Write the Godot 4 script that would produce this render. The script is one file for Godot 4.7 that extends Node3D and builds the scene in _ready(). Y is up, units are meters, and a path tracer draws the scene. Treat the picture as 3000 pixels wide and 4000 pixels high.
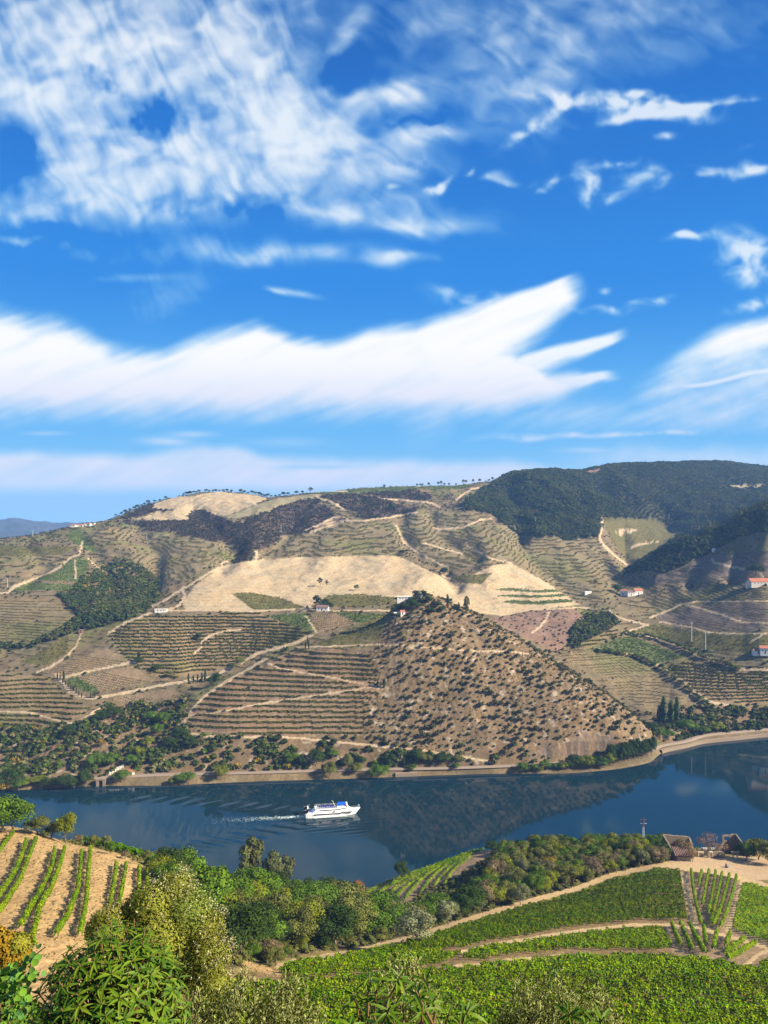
extends Node3D
# A river valley with vineyards seen from a hillside. Layout numbers are sight lines (u to the right, v down) from the
# viewpoint plus a distance; they become places on real, modelled ground.
const F := 1703.0
const CU := 829.5
const CV := 1106.0
const EYE := 196.0
const SKY_MULT := 0.36
const EXPO := 2.8

var rng := RandomNumberGenerator.new()
var n_big := FastNoiseLite.new()
var n_mid := FastNoiseLite.new()
var n_fine := FastNoiseLite.new()
var n_rock := FastNoiseLite.new()
var n_sky := FastNoiseLite.new()
var n_sky2 := FastNoiseLite.new()
var n_warp := FastNoiseLite.new()
var n_hair := FastNoiseLite.new()
var M := {}
var taken := {}
var ts0 := 0

func tick(what: String) -> void:
	print(what, " ", Time.get_ticks_msec() - ts0)

# ---------------------------------------------------------------- small helpers
func nums(s: String) -> PackedFloat64Array:
	return s.replace(",", " ").replace(";", " ").split_floats(" ", false)

func pts2(s: String) -> PackedVector2Array:
	var n := nums(s)
	var o := PackedVector2Array()
	for i in n.size() / 2:
		o.append(Vector2(n[2 * i], n[2 * i + 1]))
	return o

func numbered(called: String) -> String:
	if not taken.has(called):
		taken[called] = 0
		return called
	taken[called] += 1
	return "%s_%03d" % [called, taken[called]]

func thing(called: String, label: String, category: String, at := Vector3.ZERO, turn := 0.0, group := "") -> Node3D:
	var o := Node3D.new()
	o.name = numbered(called)
	add_child(o)
	o.position = at
	o.rotation.y = turn
	tag(o, label, category, group)
	return o

func tag(o: Node, label: String, category: String, group := "", kind := "") -> void:
	if label: o.set_meta("label", label)
	if category: o.set_meta("category", category)
	if group: o.set_meta("group", group)
	if kind: o.set_meta("kind", kind)

func obj(called: String, m: Mesh, mat: Material, parent: Node = null, at := Vector3.ZERO) -> MeshInstance3D:
	var o := MeshInstance3D.new()
	o.mesh = m
	if mat: o.material_override = mat
	if parent:
		o.name = called
		parent.add_child(o, true)
	else:
		o.name = numbered(called)
		add_child(o)
	o.position = at
	return o

func copies(called: String, m: Mesh, mat: Material, where: Array, tint: Array, parent: Node = null) -> MultiMeshInstance3D:
	var mm := MultiMesh.new()
	mm.transform_format = MultiMesh.TRANSFORM_3D
	mm.use_colors = true
	mm.mesh = m
	mm.instance_count = where.size()
	for i in where.size():
		mm.set_instance_transform(i, where[i])
		mm.set_instance_color(i, tint[i])
	var o := MultiMeshInstance3D.new()
	o.multimesh = mm
	o.material_override = mat
	if parent:
		o.name = called
		parent.add_child(o, true)
	else:
		o.name = numbered(called)
		add_child(o)
	return o

const ORD := ["first", "second", "third", "fourth", "fifth", "sixth", "seventh", "eighth", "ninth", "tenth", "eleventh", "twelfth", "thirteenth", "fourteenth", "fifteenth", "sixteenth", "seventeenth", "eighteenth", "nineteenth"]
const TENS := ["", "", "twenty", "thirty", "forty", "fifty", "sixty", "seventy", "eighty", "ninety"]
const TENTHS := ["", "", "twentieth", "thirtieth", "fortieth", "fiftieth", "sixtieth", "seventieth", "eightieth", "ninetieth"]
func nth(i: int) -> String:
	var k := i + 1
	if k < 20: return ORD[i]
	if k >= 100: return ("two hundred " if k >= 200 else "one hundred ") + (nth(k % 100 - 1) if k % 100 else "even")
	if k % 10 == 0: return TENTHS[k / 10]
	return TENS[k / 10] + "-" + ORD[k % 10 - 1]

# monotone cubic slopes
func slopes(x: PackedFloat64Array, y: PackedFloat64Array) -> PackedFloat64Array:
	var n := x.size()
	var m := PackedFloat64Array()
	m.resize(n)
	for i in n:
		if i == 0: m[i] = (y[1] - y[0]) / (x[1] - x[0])
		elif i == n - 1: m[i] = (y[i] - y[i - 1]) / (x[i] - x[i - 1])
		else:
			var a := (y[i] - y[i - 1]) / (x[i] - x[i - 1])
			var b := (y[i + 1] - y[i]) / (x[i + 1] - x[i])
			m[i] = 0.0 if a * b <= 0.0 else 2.0 * a * b / (a + b)
	return m

func herm(x0: float, x1: float, y0: float, y1: float, m0: float, m1: float, x: float) -> float:
	var h := x1 - x0
	var t := (x - x0) / h
	var t2 := t * t
	var t3 := t2 * t
	return y0 * (2 * t3 - 3 * t2 + 1) + h * m0 * (t3 - 2 * t2 + t) + y1 * (3 * t2 - 2 * t3) + h * m1 * (t3 - t2)

class Track:
	var x := PackedFloat64Array()
	var y := PackedFloat64Array()
	var m := PackedFloat64Array()
	func at(q: float) -> float:
		var n := x.size()
		if q <= x[0]: return y[0]
		if q >= x[n - 1]: return y[n - 1]
		var i := x.bsearch(q) - 1
		if i < 0: i = 0
		var h := x[i + 1] - x[i]
		var t := (q - x[i]) / h
		var t2 := t * t
		var t3 := t2 * t
		return y[i] * (2 * t3 - 3 * t2 + 1) + h * m[i] * (t3 - 2 * t2 + t) + y[i + 1] * (3 * t2 - 2 * t3) + h * m[i + 1] * (t3 - t2)

func track(n: PackedFloat64Array, stride: int, k: int) -> Track:
	var t := Track.new()
	for i in n.size() / stride:
		t.x.append(n[i * stride])
		t.y.append(n[i * stride + k])
	t.m = slopes(t.x, t.y)
	return t

func sight(u: float, v: float, d: float) -> Vector3:
	return Vector3((u - CU) / F * d, EYE - (v - CV) / F * d, -d)

# ---------------------------------------------------------------- ground: a lofted sheet through level lines of sight
class Ground:
	var us := PackedFloat64Array()
	var seg := PackedInt32Array()
	var rows := 0
	var cols := 0
	var kd: Array = []        # per column: distances of the lines
	var kh: Array = []
	var km: Array = []
	var hb := PackedFloat32Array()   # smooth height
	var hh := PackedFloat32Array()   # final height
	var dd := PackedFloat32Array()
	var ty := PackedInt32Array()     # field number
	var map := PackedByteArray()
	var map_u0 := 0.0
	var map_v0 := 0.0
	var map_w := 0
	var map_h := 0
	var map_su := 1.0

	func field(u: float, v: float) -> int:
		var i := int((u - map_u0) / map_su)
		var j := int(v - map_v0)
		if i < 0 or j < 0 or i >= map_w or j >= map_h: return 0
		return map[j * map_w + i]

	func fill(poly: PackedVector2Array, id: int) -> void:
		var lo := 1e9
		var hi := -1e9
		for p in poly:
			lo = minf(lo, p.y)
			hi = maxf(hi, p.y)
		for j in range(maxi(0, int(lo - map_v0)), mini(map_h - 1, int(hi - map_v0) + 1) + 1):
			var y := map_v0 + j + 0.5
			var xs: Array[float] = []
			for k in poly.size():
				var a := poly[k]
				var b := poly[(k + 1) % poly.size()]
				if (a.y <= y) != (b.y <= y):
					xs.append(a.x + (y - a.y) / (b.y - a.y) * (b.x - a.x))
			xs.sort()
			for k in xs.size() / 2:
				for i in range(maxi(0, int((xs[2 * k] - map_u0) / map_su + 0.5)), mini(map_w - 1, int((xs[2 * k + 1] - map_u0) / map_su - 0.5)) + 1):
					map[j * map_w + i] = id

	func stroke(line: PackedVector2Array, wide: float, id: int) -> void:
		for k in line.size() - 1:
			var a := line[k]
			var b := line[k + 1]
			var n := int(a.distance_to(b) / 0.5) + 1
			for q in n + 1:
				var p := a.lerp(b, float(q) / n)
				for dj in range(int(-wide), int(wide) + 1):
					for di in range(int(-wide), int(wide) + 1):
						if di * di + dj * dj <= wide * wide:
							var i := int((p.x + di - map_u0) / map_su)
							var j := int(p.y + dj - map_v0)
							if i >= 0 and j >= 0 and i < map_w and j < map_h: map[j * map_w + i] = id

	func column(u: float) -> float:      # fractional column number
		var i := us.bsearch(u)
		if i <= 0: return 0.0
		if i >= cols: return cols - 1.0
		return i - 1 + (u - us[i - 1]) / (us[i] - us[i - 1])

	func col_h(c: int, d: float) -> float:
		# final height in a column at a distance
		var lo := c * rows
		var hi := lo + rows - 1
		if d <= dd[lo]: return hh[lo]
		if d >= dd[hi]: return hh[hi]
		while hi - lo > 1:
			var mid := (lo + hi) >> 1
			if dd[mid] <= d: lo = mid
			else: hi = mid
		return lerpf(hh[lo], hh[hi], (d - dd[lo]) / (dd[hi] - dd[lo]))

	func height(x: float, z: float) -> float:
		var d := -z
		var f := column(829.5 + x / d * 1703.0)
		var c := int(f)
		if c >= cols - 1: return col_h(cols - 1, d)
		return lerpf(col_h(c, d), col_h(c + 1, d), f - c)

	func kind_at(x: float, z: float) -> int:
		var d := -z
		var c := int(column(829.5 + x / d * 1703.0) + 0.5)
		var lo := c * rows
		var hi := lo + rows - 1
		while hi - lo > 1:
			var mid := (lo + hi) >> 1
			if dd[mid] <= d: lo = mid
			else: hi = mid
		return ty[lo]

	func hit(u: float, v: float) -> Vector3:
		# the first ground met along a sight line
		var c := int(column(u) + 0.5)
		var last := 1e9
		var best := 1e9
		var crest := 0
		for r in rows:
			var i := c * rows + r
			var w := 1106.0 + (196.0 - hh[i]) / dd[i] * 1703.0
			if w <= v and r > 0:
				var t := clampf((last - v) / maxf(last - w, 1e-6), 0, 1) if last < 1e8 else 1.0
				var d := lerpf(dd[i - 1], dd[i], t)
				var x := (u - 829.5) / 1703.0 * d
				return Vector3(x, height(x, -d), -d)
			if w < best and dd[i] < 4000.0:
				best = w
				crest = i
			last = w
		# the sight line passes over everything: the ridge below it
		var dc := dd[crest]
		return Vector3((u - 829.5) / 1703.0 * dc, hh[crest], -dc)

	func make_mesh(colors: PackedColorArray) -> ArrayMesh:
		var pos := PackedVector3Array()
		pos.resize(cols * rows)
		for c in cols:
			var k := (us[c] - 829.5) / 1703.0
			for r in rows:
				var i := c * rows + r
				pos[i] = Vector3(k * dd[i], hh[i], -dd[i])
		var nor := PackedVector3Array()
		nor.resize(cols * rows)
		for c in cols:
			var ca := maxi(c - 1, 0) * rows
			var cb := mini(c + 1, cols - 1) * rows
			for r in rows:
				var ra := maxi(r - 1, 0)
				var rb := mini(r + 1, rows - 1)
				nor[c * rows + r] = (pos[cb + r] - pos[ca + r]).cross(pos[c * rows + rb] - pos[c * rows + ra]).normalized()
		var idx := PackedInt32Array()
		idx.resize((cols - 1) * (rows - 1) * 6)
		var q := 0
		for c in cols - 1:
			for r in rows - 1:
				var a := c * rows + r
				var b := a + rows
				idx[q] = a
				idx[q + 1] = b + 1
				idx[q + 2] = b
				idx[q + 3] = a
				idx[q + 4] = a + 1
				idx[q + 5] = b + 1
				q += 6
		var arr := []
		arr.resize(Mesh.ARRAY_MAX)
		arr[Mesh.ARRAY_VERTEX] = pos
		arr[Mesh.ARRAY_NORMAL] = nor
		arr[Mesh.ARRAY_COLOR] = colors
		arr[Mesh.ARRAY_INDEX] = idx
		var m := ArrayMesh.new()
		m.add_surface_from_arrays(Mesh.PRIMITIVE_TRIANGLES, arr)
		return m

func columns_for(lo: float, hi: float, step: float, out_lo: float, out_hi: float, out_step: float) -> PackedFloat64Array:
	var us := PackedFloat64Array()
	var u := out_lo
	while u < lo - 0.01:
		us.append(u)
		u += out_step
	u = lo
	while u < hi:
		us.append(u)
		u += step
	u = hi
	while u <= out_hi:
		us.append(u)
		u += out_step
	return us

var far := Ground.new()
var near := Ground.new()

func ground_at(p: Vector3) -> Vector3:
	var d := -p.z
	return Vector3(p.x, near.height(p.x, p.z) if d < 440 else far.height(p.x, p.z), p.z)

func near_hit(u: float, v: float) -> Vector3: return near.hit(u, v)
func far_hit(u: float, v: float) -> Vector3: return far.hit(u, v)

# ---------------------------------------------------------------- kinds of ground
# name: base colour (linear), terrace step in metres (0 none), terrace strength, colour spread
const KINDS := {
	"scrub": [Color(0.155, 0.120, 0.070), 3.0, 0.35, 0.35],
	"golden": [Color(0.385, 0.300, 0.185), 2.0, 0.35, 0.12],
	"pale": [Color(0.243, 0.211, 0.122), 0.0, 0.0, 0.12],
	"terrace": [Color(0.185, 0.148, 0.082), 2.0, 0.6, 0.22],
	"shelf": [Color(0.194, 0.140, 0.083), 2.4, 0.85, 0.22],
	"ledge": [Color(0.205, 0.142, 0.088), 3.1, 0.9, 0.25],
	"bench": [Color(0.19, 0.148, 0.082), 2.0, 0.7, 0.22],
	"greenvine": [Color(0.117, 0.104, 0.038), 0.0, 0.0, 0.2],
	"lush": [Color(0.090, 0.108, 0.041), 0.0, 0.0, 0.2],
	"dark": [Color(0.068, 0.052, 0.041), 0.0, 0.0, 0.3],
	"wood": [Color(0.041, 0.041, 0.027), 0.0, 0.0, 0.3],
	"olive": [Color(0.158, 0.112, 0.064), 0.0, 0.0, 0.45],
	"rock": [Color(0.215, 0.155, 0.098), 0.0, 0.0, 0.4],
	"road": [Color(0.387, 0.297, 0.194), 0.0, 0.0, 0.1],
	"dots": [Color(0.207, 0.149, 0.090), 0.0, 0.0, 0.15],
	"plough": [Color(0.149, 0.117, 0.090), 2.0, 0.4, 0.15],
	"ravine": [Color(0.140, 0.099, 0.056), 0.0, 0.0, 0.35],
	"pink": [Color(0.180, 0.117, 0.086), 3.0, 0.3, 0.3],
	"hedge": [Color(0.090, 0.090, 0.050), 0.0, 0.0, 0.3],
	"bank": [Color(0.149, 0.113, 0.063), 0.0, 0.0, 0.4],
	"far": [Color(0.063, 0.068, 0.050), 0.0, 0.0, 0.4],
	# this side of the river
	"grass": [Color(0.22, 0.17, 0.07), 0.0, 0.0, 0.35],
	"dry": [Color(0.40, 0.27, 0.125), 0.0, 0.0, 0.22],
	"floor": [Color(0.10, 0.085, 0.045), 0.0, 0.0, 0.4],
	"vineyard": [Color(0.215, 0.148, 0.072), 0.0, 0.0, 0.25],
	"brown": [Color(0.27, 0.19, 0.115), 0.0, 0.0, 0.25],
	"track": [Color(0.47, 0.345, 0.185), 0.0, 0.0, 0.18],
	"yard": [Color(0.44, 0.315, 0.185), 0.0, 0.0, 0.12],
}

# the far side: "u v distance" along each line, from the water to the horizon
const SHORE := "-700 1716  0 1708  100 1703  200 1698  333 1697  553 1688  786 1681  886 1677  1106 1671  1200 1671  1300 1665  1370 1655  1405 1646  1418 1636  1426 1629  1480 1616  1523 1606  1590 1599  1659 1592  2360 1560"
const RAIL := "-700 1694  0 1688  100 1684  207 1679  333 1673  553 1667.6  786 1661  920 1659  1106 1653  1173 1650  1249 1641  1340 1632  1400 1621  1426 1611  1480 1601  1523 1588  1590 1581  1659 1575  2360 1545"
const LINES := [
	"-700 1600 610  0 1635 602  150 1590 615  300 1545 645  380 1560 630  430 1585 612  520 1592 606  700 1596 607  900 1598 608  1060 1600 610  1200 1600 612  1300 1600 616  1370 1604 625  1400 1608 637  1440 1600 653  1500 1585 690  1600 1565 708  1659 1558 716  2360 1520 732",
	"-700 1480 690  0 1460 700  150 1475 690  300 1475 685  380 1478 680  430 1490 664  470 1472 671  520 1450 680  600 1418 692  700 1385 702  770 1366 706  800 1352 709  830 1332 714  846 1316 718  862 1302 721  885 1291 724  910 1286 725  935 1289 725  960 1297 724  985 1308 722  1010 1319 720  1060 1345 715  1200 1432 690  1300 1495 665  1370 1548 648  1400 1575 645  1440 1588 660  1500 1562 702  1600 1545 722  1659 1540 730  2360 1480 748",
	"-700 1450 730  0 1440 730  150 1445 712  300 1455 700  380 1460 697  430 1475 690  520 1455 705  600 1425 712  700 1388 720  800 1364 726  860 1336 748  910 1322 772  970 1345 772  1060 1392 762  1200 1475 745  1300 1545 715  1370 1575 700  1400 1574 695  1440 1566 697  1500 1542 722  1600 1526 738  1659 1520 745  2360 1460 762",
	"-700 1340 850  0 1330 830  150 1338 805  300 1325 800  380 1322 800  430 1322 800  520 1325 795  600 1330 787  700 1325 782  800 1322 784  860 1316 805  910 1314 832  970 1318 842  1060 1332 850  1200 1352 850  1300 1372 850  1400 1390 848  1440 1394 842  1500 1390 828  1600 1380 802  1659 1378 788  2360 1340 780",
	"-700 1310 900  0 1295 875  150 1295 870  300 1294 890  380 1290 870  430 1287 862  520 1292 855  600 1308 832  700 1303 842  800 1299 850  860 1290 870  910 1285 880  970 1295 890  1060 1302 910  1200 1305 930  1300 1312 955  1400 1322 948  1440 1328 932  1500 1325 905  1600 1310 870  1659 1305 850  2360 1280 830",
	"-700 1250 1040  0 1230 1000  150 1225 1010  300 1215 1070  380 1218 1040  430 1222 1005  520 1205 1055  600 1200 1085  700 1203 1090  860 1205 1090  910 1207 1088  970 1225 1060  1060 1216 1078  1200 1242 1095  1300 1260 1100  1360 1274 1050  1440 1268 1015  1500 1260 985  1600 1250 940  1659 1246 915  2360 1210 890",
	"-700 1200 1180  0 1188 1130  150 1165 1180  300 1130 1330  380 1123 1340  430 1118 1350  520 1110 1350  600 1107 1375  700 1110 1360  860 1114 1360  1060 1110 1395  1200 1150 1345  1300 1170 1300  1360 1232 1125  1400 1210 1130  1440 1182 1135  1500 1152 1125  1600 1117 1090  1659 1093 1070  2360 1030 1020",
	"-700 1188 1250  0 1176 1210  150 1150 1260  300 1110 1420  380 1094 1440  430 1087 1450  520 1085 1455  600 1083 1450  700 1082 1450  800 1080 1485  910 1075 1520  1060 1076 1550  1200 1088 1550  1300 1122 1490  1360 1222 1250  1400 1208 1290  1440 1192 1350  1500 1152 1420  1600 1112 1550  1659 1092 1600  2360 1030 1700",
	"-700 1175 1320  0 1163 1300  60 1158 1305  120 1145 1320  160 1137 1335  230 1124 1400  270 1108 1460  300 1096 1500  345 1083 1520  400 1070 1545  440 1064 1560  480 1062 1570  540 1068 1580  580 1076 1570  640 1070 1560  720 1060 1580  800 1055 1620  910 1050 1660  1000 1047 1690  1050 1042 1705  1100 1023 1730  1180 1016 1750  1250 1018 1830  1300 1009 1950  1350 1003 2050  1440 1001 2150  1550 999 2280  1659 1011 2350  2360 1040 2500",
]
# gullies (deep) and spurs (negative): depth in metres, half width in sight units, line
const FOLDS := [
	"9|16|868,1108 866,1140 884,1176 914,1200 950,1222 985,1262", "-6|26|1010,1100 1030,1140 1050,1190 1056,1220", "-5|24|800,1120 740,1160 700,1200", "9|20|420,1098 470,1140 515,1188 480,1222", "-6|26|600,1092 560,1130 545,1180", "6|16|640,1120 610,1170 560,1206",
	"8|16|930,1110 950,1150 990,1180 1030,1205", "8|20|1100,1140 1150,1200 1210,1262 1262,1310", "-6|24|1180,1160 1240,1215 1300,1270", "7|14|1298,1124 1320,1180 1362,1232", "-7|22|1345,1122 1362,1160 1372,1210", "7|18|300,1140 340,1190 335,1250 320,1310", "-6|22|230,1150 270,1190 300,1240", "6|16|170,1150 205,1190 240,1240 250,1290",
	"26|20|1262,1012 1300,1046 1380,1092 1500,1146", "-16|34|1120,1020 1200,1080 1290,1118", "14|18|1100,1040 1110,1090 1130,1150", "-14|30|1400,1020 1470,1070 1560,1110", "16|22|1330,1006 1400,1040 1480,1080 1560,1132", "13|18|1200,1026 1240,1070 1270,1118", "-9|20|1500,1170 1460,1210 1420,1250", "8|18|1580,1130 1540,1190 1490,1250", "8|16|1640,1130 1610,1190 1580,1250",
	"7|16|620,1076 690,1098 720,1120", "5|14|60,1180 100,1220 60,1262", "6|18|1440,1400 1480,1450 1500,1510", "-5|18|1380,1400 1400,1450 1420,1500",
]
const SKY_HILLS := "-700 1128  0 1123  30 1121  60 1122  100 1127  130 1130  165 1131  200 1129  240 1133  400 1150  2360 1160"

# fields of the far side: kind | what it is | outline as "u,v"; the sides of the frame stand for what lies beyond them
const FIELDS := [
	"greenvine|green vine plots on the far left hilltop|0,1171 170,1181 100,1211 0,1208",
	"bench|brown terraces on the far left hill|0,1218 167,1198 67,1251 50,1245 0,1235",
	"lush|green vine plots below the far left hill road|160,1206 190,1210 187,1254 107,1256 128,1231",
	"lush|small green vine plot left of the far hill road|70,1252 130,1231 107,1254",
	"lush|row of green vine plots above the left wood|20,1276 62,1259 147,1262 213,1275 205,1279 110,1275",
	"terrace|terraced vines under the far left skyline|173,1138 293,1144 277,1168 213,1184",
	"lush|bright green vine strip under the left skyline|150,1144 173,1144 213,1190 200,1194 147,1165",
	"terrace|wide terraces left of the dark hill|300,1148 400,1158 517,1184 500,1208 427,1234 327,1188",
	"terrace|green terraces above the left wood|233,1198 327,1188 427,1234 407,1254 340,1246 300,1225",
	"ravine|bushy scrub above the left wood|150,1282 187,1236 233,1226 250,1205 300,1224 337,1248 342,1285 250,1292 190,1290",
	"wood|green wood in the left valley|127,1287 165,1280 200,1292 250,1290 300,1282 344,1286 345,1300 320,1316 213,1361 173,1363 67,1398 20,1404 0,1412 0,1402 67,1391 140,1344 160,1321",
	"wood|small dense wood on the left valley side|225,1250 262,1244 318,1252 338,1262 334,1278 270,1276",
	"terrace|sparse terraces at the left edge|0,1301 127,1295 160,1328 170,1338 77,1384 0,1398",
	"dark|dark scrub under the pale dome|243,1124 333,1124 400,1118 430,1115 417,1101 440,1099 500,1128 523,1141 523,1184 467,1171 333,1144",
	"dark|dark scrub on the left shoulder of the pale dome|262,1120 300,1098 345,1086 397,1090 395,1100 330,1108 290,1118",
	"golden|pale ploughed dome on the skyline|417,1072 467,1061 553,1070 580,1076 553,1089 483,1116 450,1108",
	"golden|tan slope of the pale dome|330,1089 383,1072 417,1072 500,1094 477,1114 430,1101 397,1101 345,1100",
	"golden|tan field under the pale dome|287,1121 340,1108 380,1101 417,1101 430,1118 390,1124",
	"pale|pale green field on the skyline|483,1118 553,1091 600,1076 690,1066 675,1076 553,1112 500,1120",
	"dark|dark scrub hill|420,1103 440,1100 470,1117 520,1130 553,1112 600,1094 667,1075 686,1078 726,1111 676,1150 630,1153 573,1181 553,1197 500,1219 518,1190 500,1172 440,1142 400,1115",
	"dark|dark scrub hill right of the ridge track|683,1071 710,1065 790,1072 826,1078 903,1101 870,1112 793,1122 740,1098 700,1081",
	"dark|dark scrub band under the skyline|770,1063 870,1056 933,1066 930,1084 826,1076",
	"lush|dark green vines along the skyline|640,1067 720,1060 820,1053 900,1051 895,1057 820,1062 720,1067",
	"lush|green vines on the skyline right of the scrub|900,1052 1015,1047 1010,1055 930,1058",
	"terrace|thin green terraces beside the ridge track|694,1081 712,1081 793,1122 793,1128 753,1121",
	"terrace|terraces above the golden field|560,1209 620,1156 680,1149 696,1134 793,1126 846,1124 862,1140 873,1181 850,1199 760,1203 640,1205",
	"terrace|shaded terraces right of the dry gully|870,1124 900,1104 950,1103 1046,1108 1062,1122 1070,1154 1106,1208 1053,1216 970,1236 926,1214 880,1181 862,1140",
	"terrace|wide terraces left of the narrow valley|1070,1122 1106,1134 1246,1166 1293,1168 1363,1224 1320,1245 1363,1268 1293,1303 1253,1303 1193,1261 1106,1212 1070,1154",
	"golden|large golden field|480,1222 553,1209 640,1204 840,1199 873,1206 983,1261 930,1281 853,1291 786,1283 710,1286 663,1313 553,1322 400,1318 395,1300 420,1265 455,1240",
	"golden|golden terraces right of the gully|983,1259 1063,1222 1106,1216 1193,1265 1253,1306 1150,1318 1085,1330 1010,1322 925,1285",
	"greenvine|green vines at the foot of the golden field|500,1281 540,1280 603,1290 663,1313 553,1318 538,1310",
	"greenvine|green vines above the white farmhouse|706,1286 783,1283 856,1291 850,1300 820,1303 783,1311 716,1310",
	"greenvine|dark green plot in the bend of the gully road|970,1246 1063,1238 1040,1262 985,1258",
	"lush|wavy green strip on the golden terraces|1060,1274 1106,1270 1150,1275 1200,1274 1215,1278 1160,1280 1106,1276",
	"lush|second wavy green strip on the golden terraces|1070,1287 1106,1284 1150,1286 1215,1283 1228,1288 1160,1291 1106,1290",
	"lush|lowest wavy green strip on the golden terraces|1080,1300 1106,1297 1160,1299 1225,1294 1240,1300 1170,1306 1106,1304",
	"pink|reddish scrub slope behind the olive hill|1085,1330 1150,1319 1240,1310 1263,1334 1240,1361 1206,1410 1150,1385 1060,1345",
	"wood|blue green forest on the big hill|1000,1100 1010,1080 1060,1045 1100,1020 1180,1010 1260,1010 1360,995 1500,990 1659,1000 1659,1092 1600,1117 1560,1140 1505,1146 1475,1153 1450,1142 1415,1122 1300,1122 1300,1162 1240,1166 1130,1156 1090,1130 1050,1110",
	"greenvine|vine slope in the narrow valley|1300,1122 1415,1122 1450,1140 1480,1150 1440,1172 1365,1222 1330,1180",
	"pale|pale clearing in the forest below the skyline|1580,1049 1659,1045 1659,1052 1580,1054",
	"pink|red clearing at the forest top|1258,1020 1300,1011 1285,1026",
	"pink|red clearing on the left forest edge|1035,1030 1078,1031 1080,1039 1020,1041",
	"pale|tan fields under the forest on the right|1500,1140 1560,1128 1600,1124 1580,1140 1530,1160 1490,1156",
	"wood|dark wood on the right ridge|1359,1228 1400,1206 1440,1180 1483,1150 1539,1140 1600,1112 1659,1088 1659,1118 1606,1154 1536,1194 1443,1235 1363,1236 1333,1250",
	"plough|mauve vine slope below the right ridge|1443,1236 1536,1198 1659,1124 1659,1235 1573,1258 1453,1260 1380,1262",
	"terrace|green brown terraces below the village|1320,1318 1350,1300 1410,1282 1480,1272 1590,1268 1659,1276 1659,1298 1500,1304 1400,1340 1330,1326",
	"plough|grey ploughed field with white lines|1420,1328 1500,1307 1659,1300 1659,1367 1500,1362 1430,1345",
	"greenvine|green brown plots under the ploughed field|1363,1361 1420,1348 1500,1364 1659,1370 1659,1408 1560,1408 1480,1392 1400,1372",
	"lush|green field between the hedge tracks|1289,1398 1340,1378 1370,1376 1426,1398 1479,1421 1426,1431 1386,1421",
	"bench|shaded terraces under the hedge track|1206,1416 1283,1405 1340,1412 1426,1455 1423,1466 1306,1464 1260,1440",
	"bench|lower shaded terraces behind the poplars|1313,1468 1423,1466 1476,1498 1489,1535 1419,1540 1390,1536 1339,1501",
	"shelf|right hill terraces|1433,1438 1506,1425 1589,1448 1659,1451 1659,1521 1533,1518 1489,1481",
	"wood|trees in the small side valley|1232,1362 1270,1332 1320,1328 1345,1345 1250,1397 1225,1407",
	"shelf|tan side road terraces|1255,1390 1290,1372 1330,1352 1340,1368 1290,1392 1262,1404",
	"shelf|middle left hill terraces|228,1366 307,1331 417,1329 500,1324 560,1322 582,1334 676,1366 640,1387 553,1414 493,1443 365,1468 330,1460 262,1414",
	"lush|bright green vine block beside the farm track|576,1330 663,1324 680,1365 676,1366",
	"dots|dark dotted vine block beside the farm track|670,1326 726,1328 771,1346 686,1366",
	"lush|bright green vine block right of the dotted one|726,1323 843,1328 800,1345 771,1346",
	"greenvine|green brown vines left of the olive hill|736,1365 820,1330 846,1332 816,1387 733,1368",
	"greenvine|green vines above the curved terraces|676,1397 733,1368 813,1392 760,1400",
	"dots|dotted vine plot on the left, upper|100,1451 230,1398 287,1431 133,1461",
	"dots|dotted vine plot on the left, lower|190,1458 287,1438 333,1471 213,1495 147,1468",
	"lush|bright green corner of the dotted plot|147,1465 165,1462 213,1488 208,1497 185,1494 150,1478",
	"greenvine|greenish plot below the red hut|43,1431 147,1375 152,1405 100,1437",
	"dots|small dotted plot beside the ravine|233,1511 373,1485 387,1498 300,1520",
	"shelf|lower left edge terraces|0,1452 93,1455 160,1511 200,1528 147,1561 110,1581 0,1602",
	"ledge|curved terraces above the river|640,1407 700,1400 800,1408 806,1431 833,1487 786,1521 786,1588 653,1588 553,1592 433,1578 408,1555 417,1530 443,1498 500,1468 553,1445 600,1420",
	"olive|olive scrub hill|800,1404 816,1387 840,1332 870,1305 905,1280 960,1295 1060,1340 1200,1426 1300,1490 1400,1568 1420,1600 1404,1622 1340,1632 1249,1641 1150,1651 800,1660 786,1590 786,1521 833,1487 806,1431",
	"rock|bare rock cliff above the railway|1150,1630 1180,1610 1228,1603 1245,1578 1262,1572 1300,1590 1322,1586 1326,1618 1290,1634 1249,1639",
	"ravine|bushes on the lower slope|410,1590 553,1596 653,1592 786,1592 800,1604 1000,1628 1120,1640 1120,1651 920,1658 786,1660 553,1666 333,1672 420,1625",
	"ravine|bushes in the ravine|233,1525 330,1520 400,1512 406,1560 430,1584 460,1621 333,1672 187,1676 0,1684 0,1607 133,1568 187,1555",
	"ravine|bushes above the right bank railway|1495,1524 1580,1530 1659,1524 1659,1574 1590,1580 1523,1586 1480,1598 1440,1606 1405,1590 1440,1545",
	"bank|dry river bank|0,1684 207,1680 333,1674 553,1669 786,1663 1106,1655 1249,1643 1340,1634 1400,1623 1426,1613 1523,1590 1659,1577 1659,1600 1523,1612 1426,1636 1400,1660 1200,1680 553,1695 0,1715",
]
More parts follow.
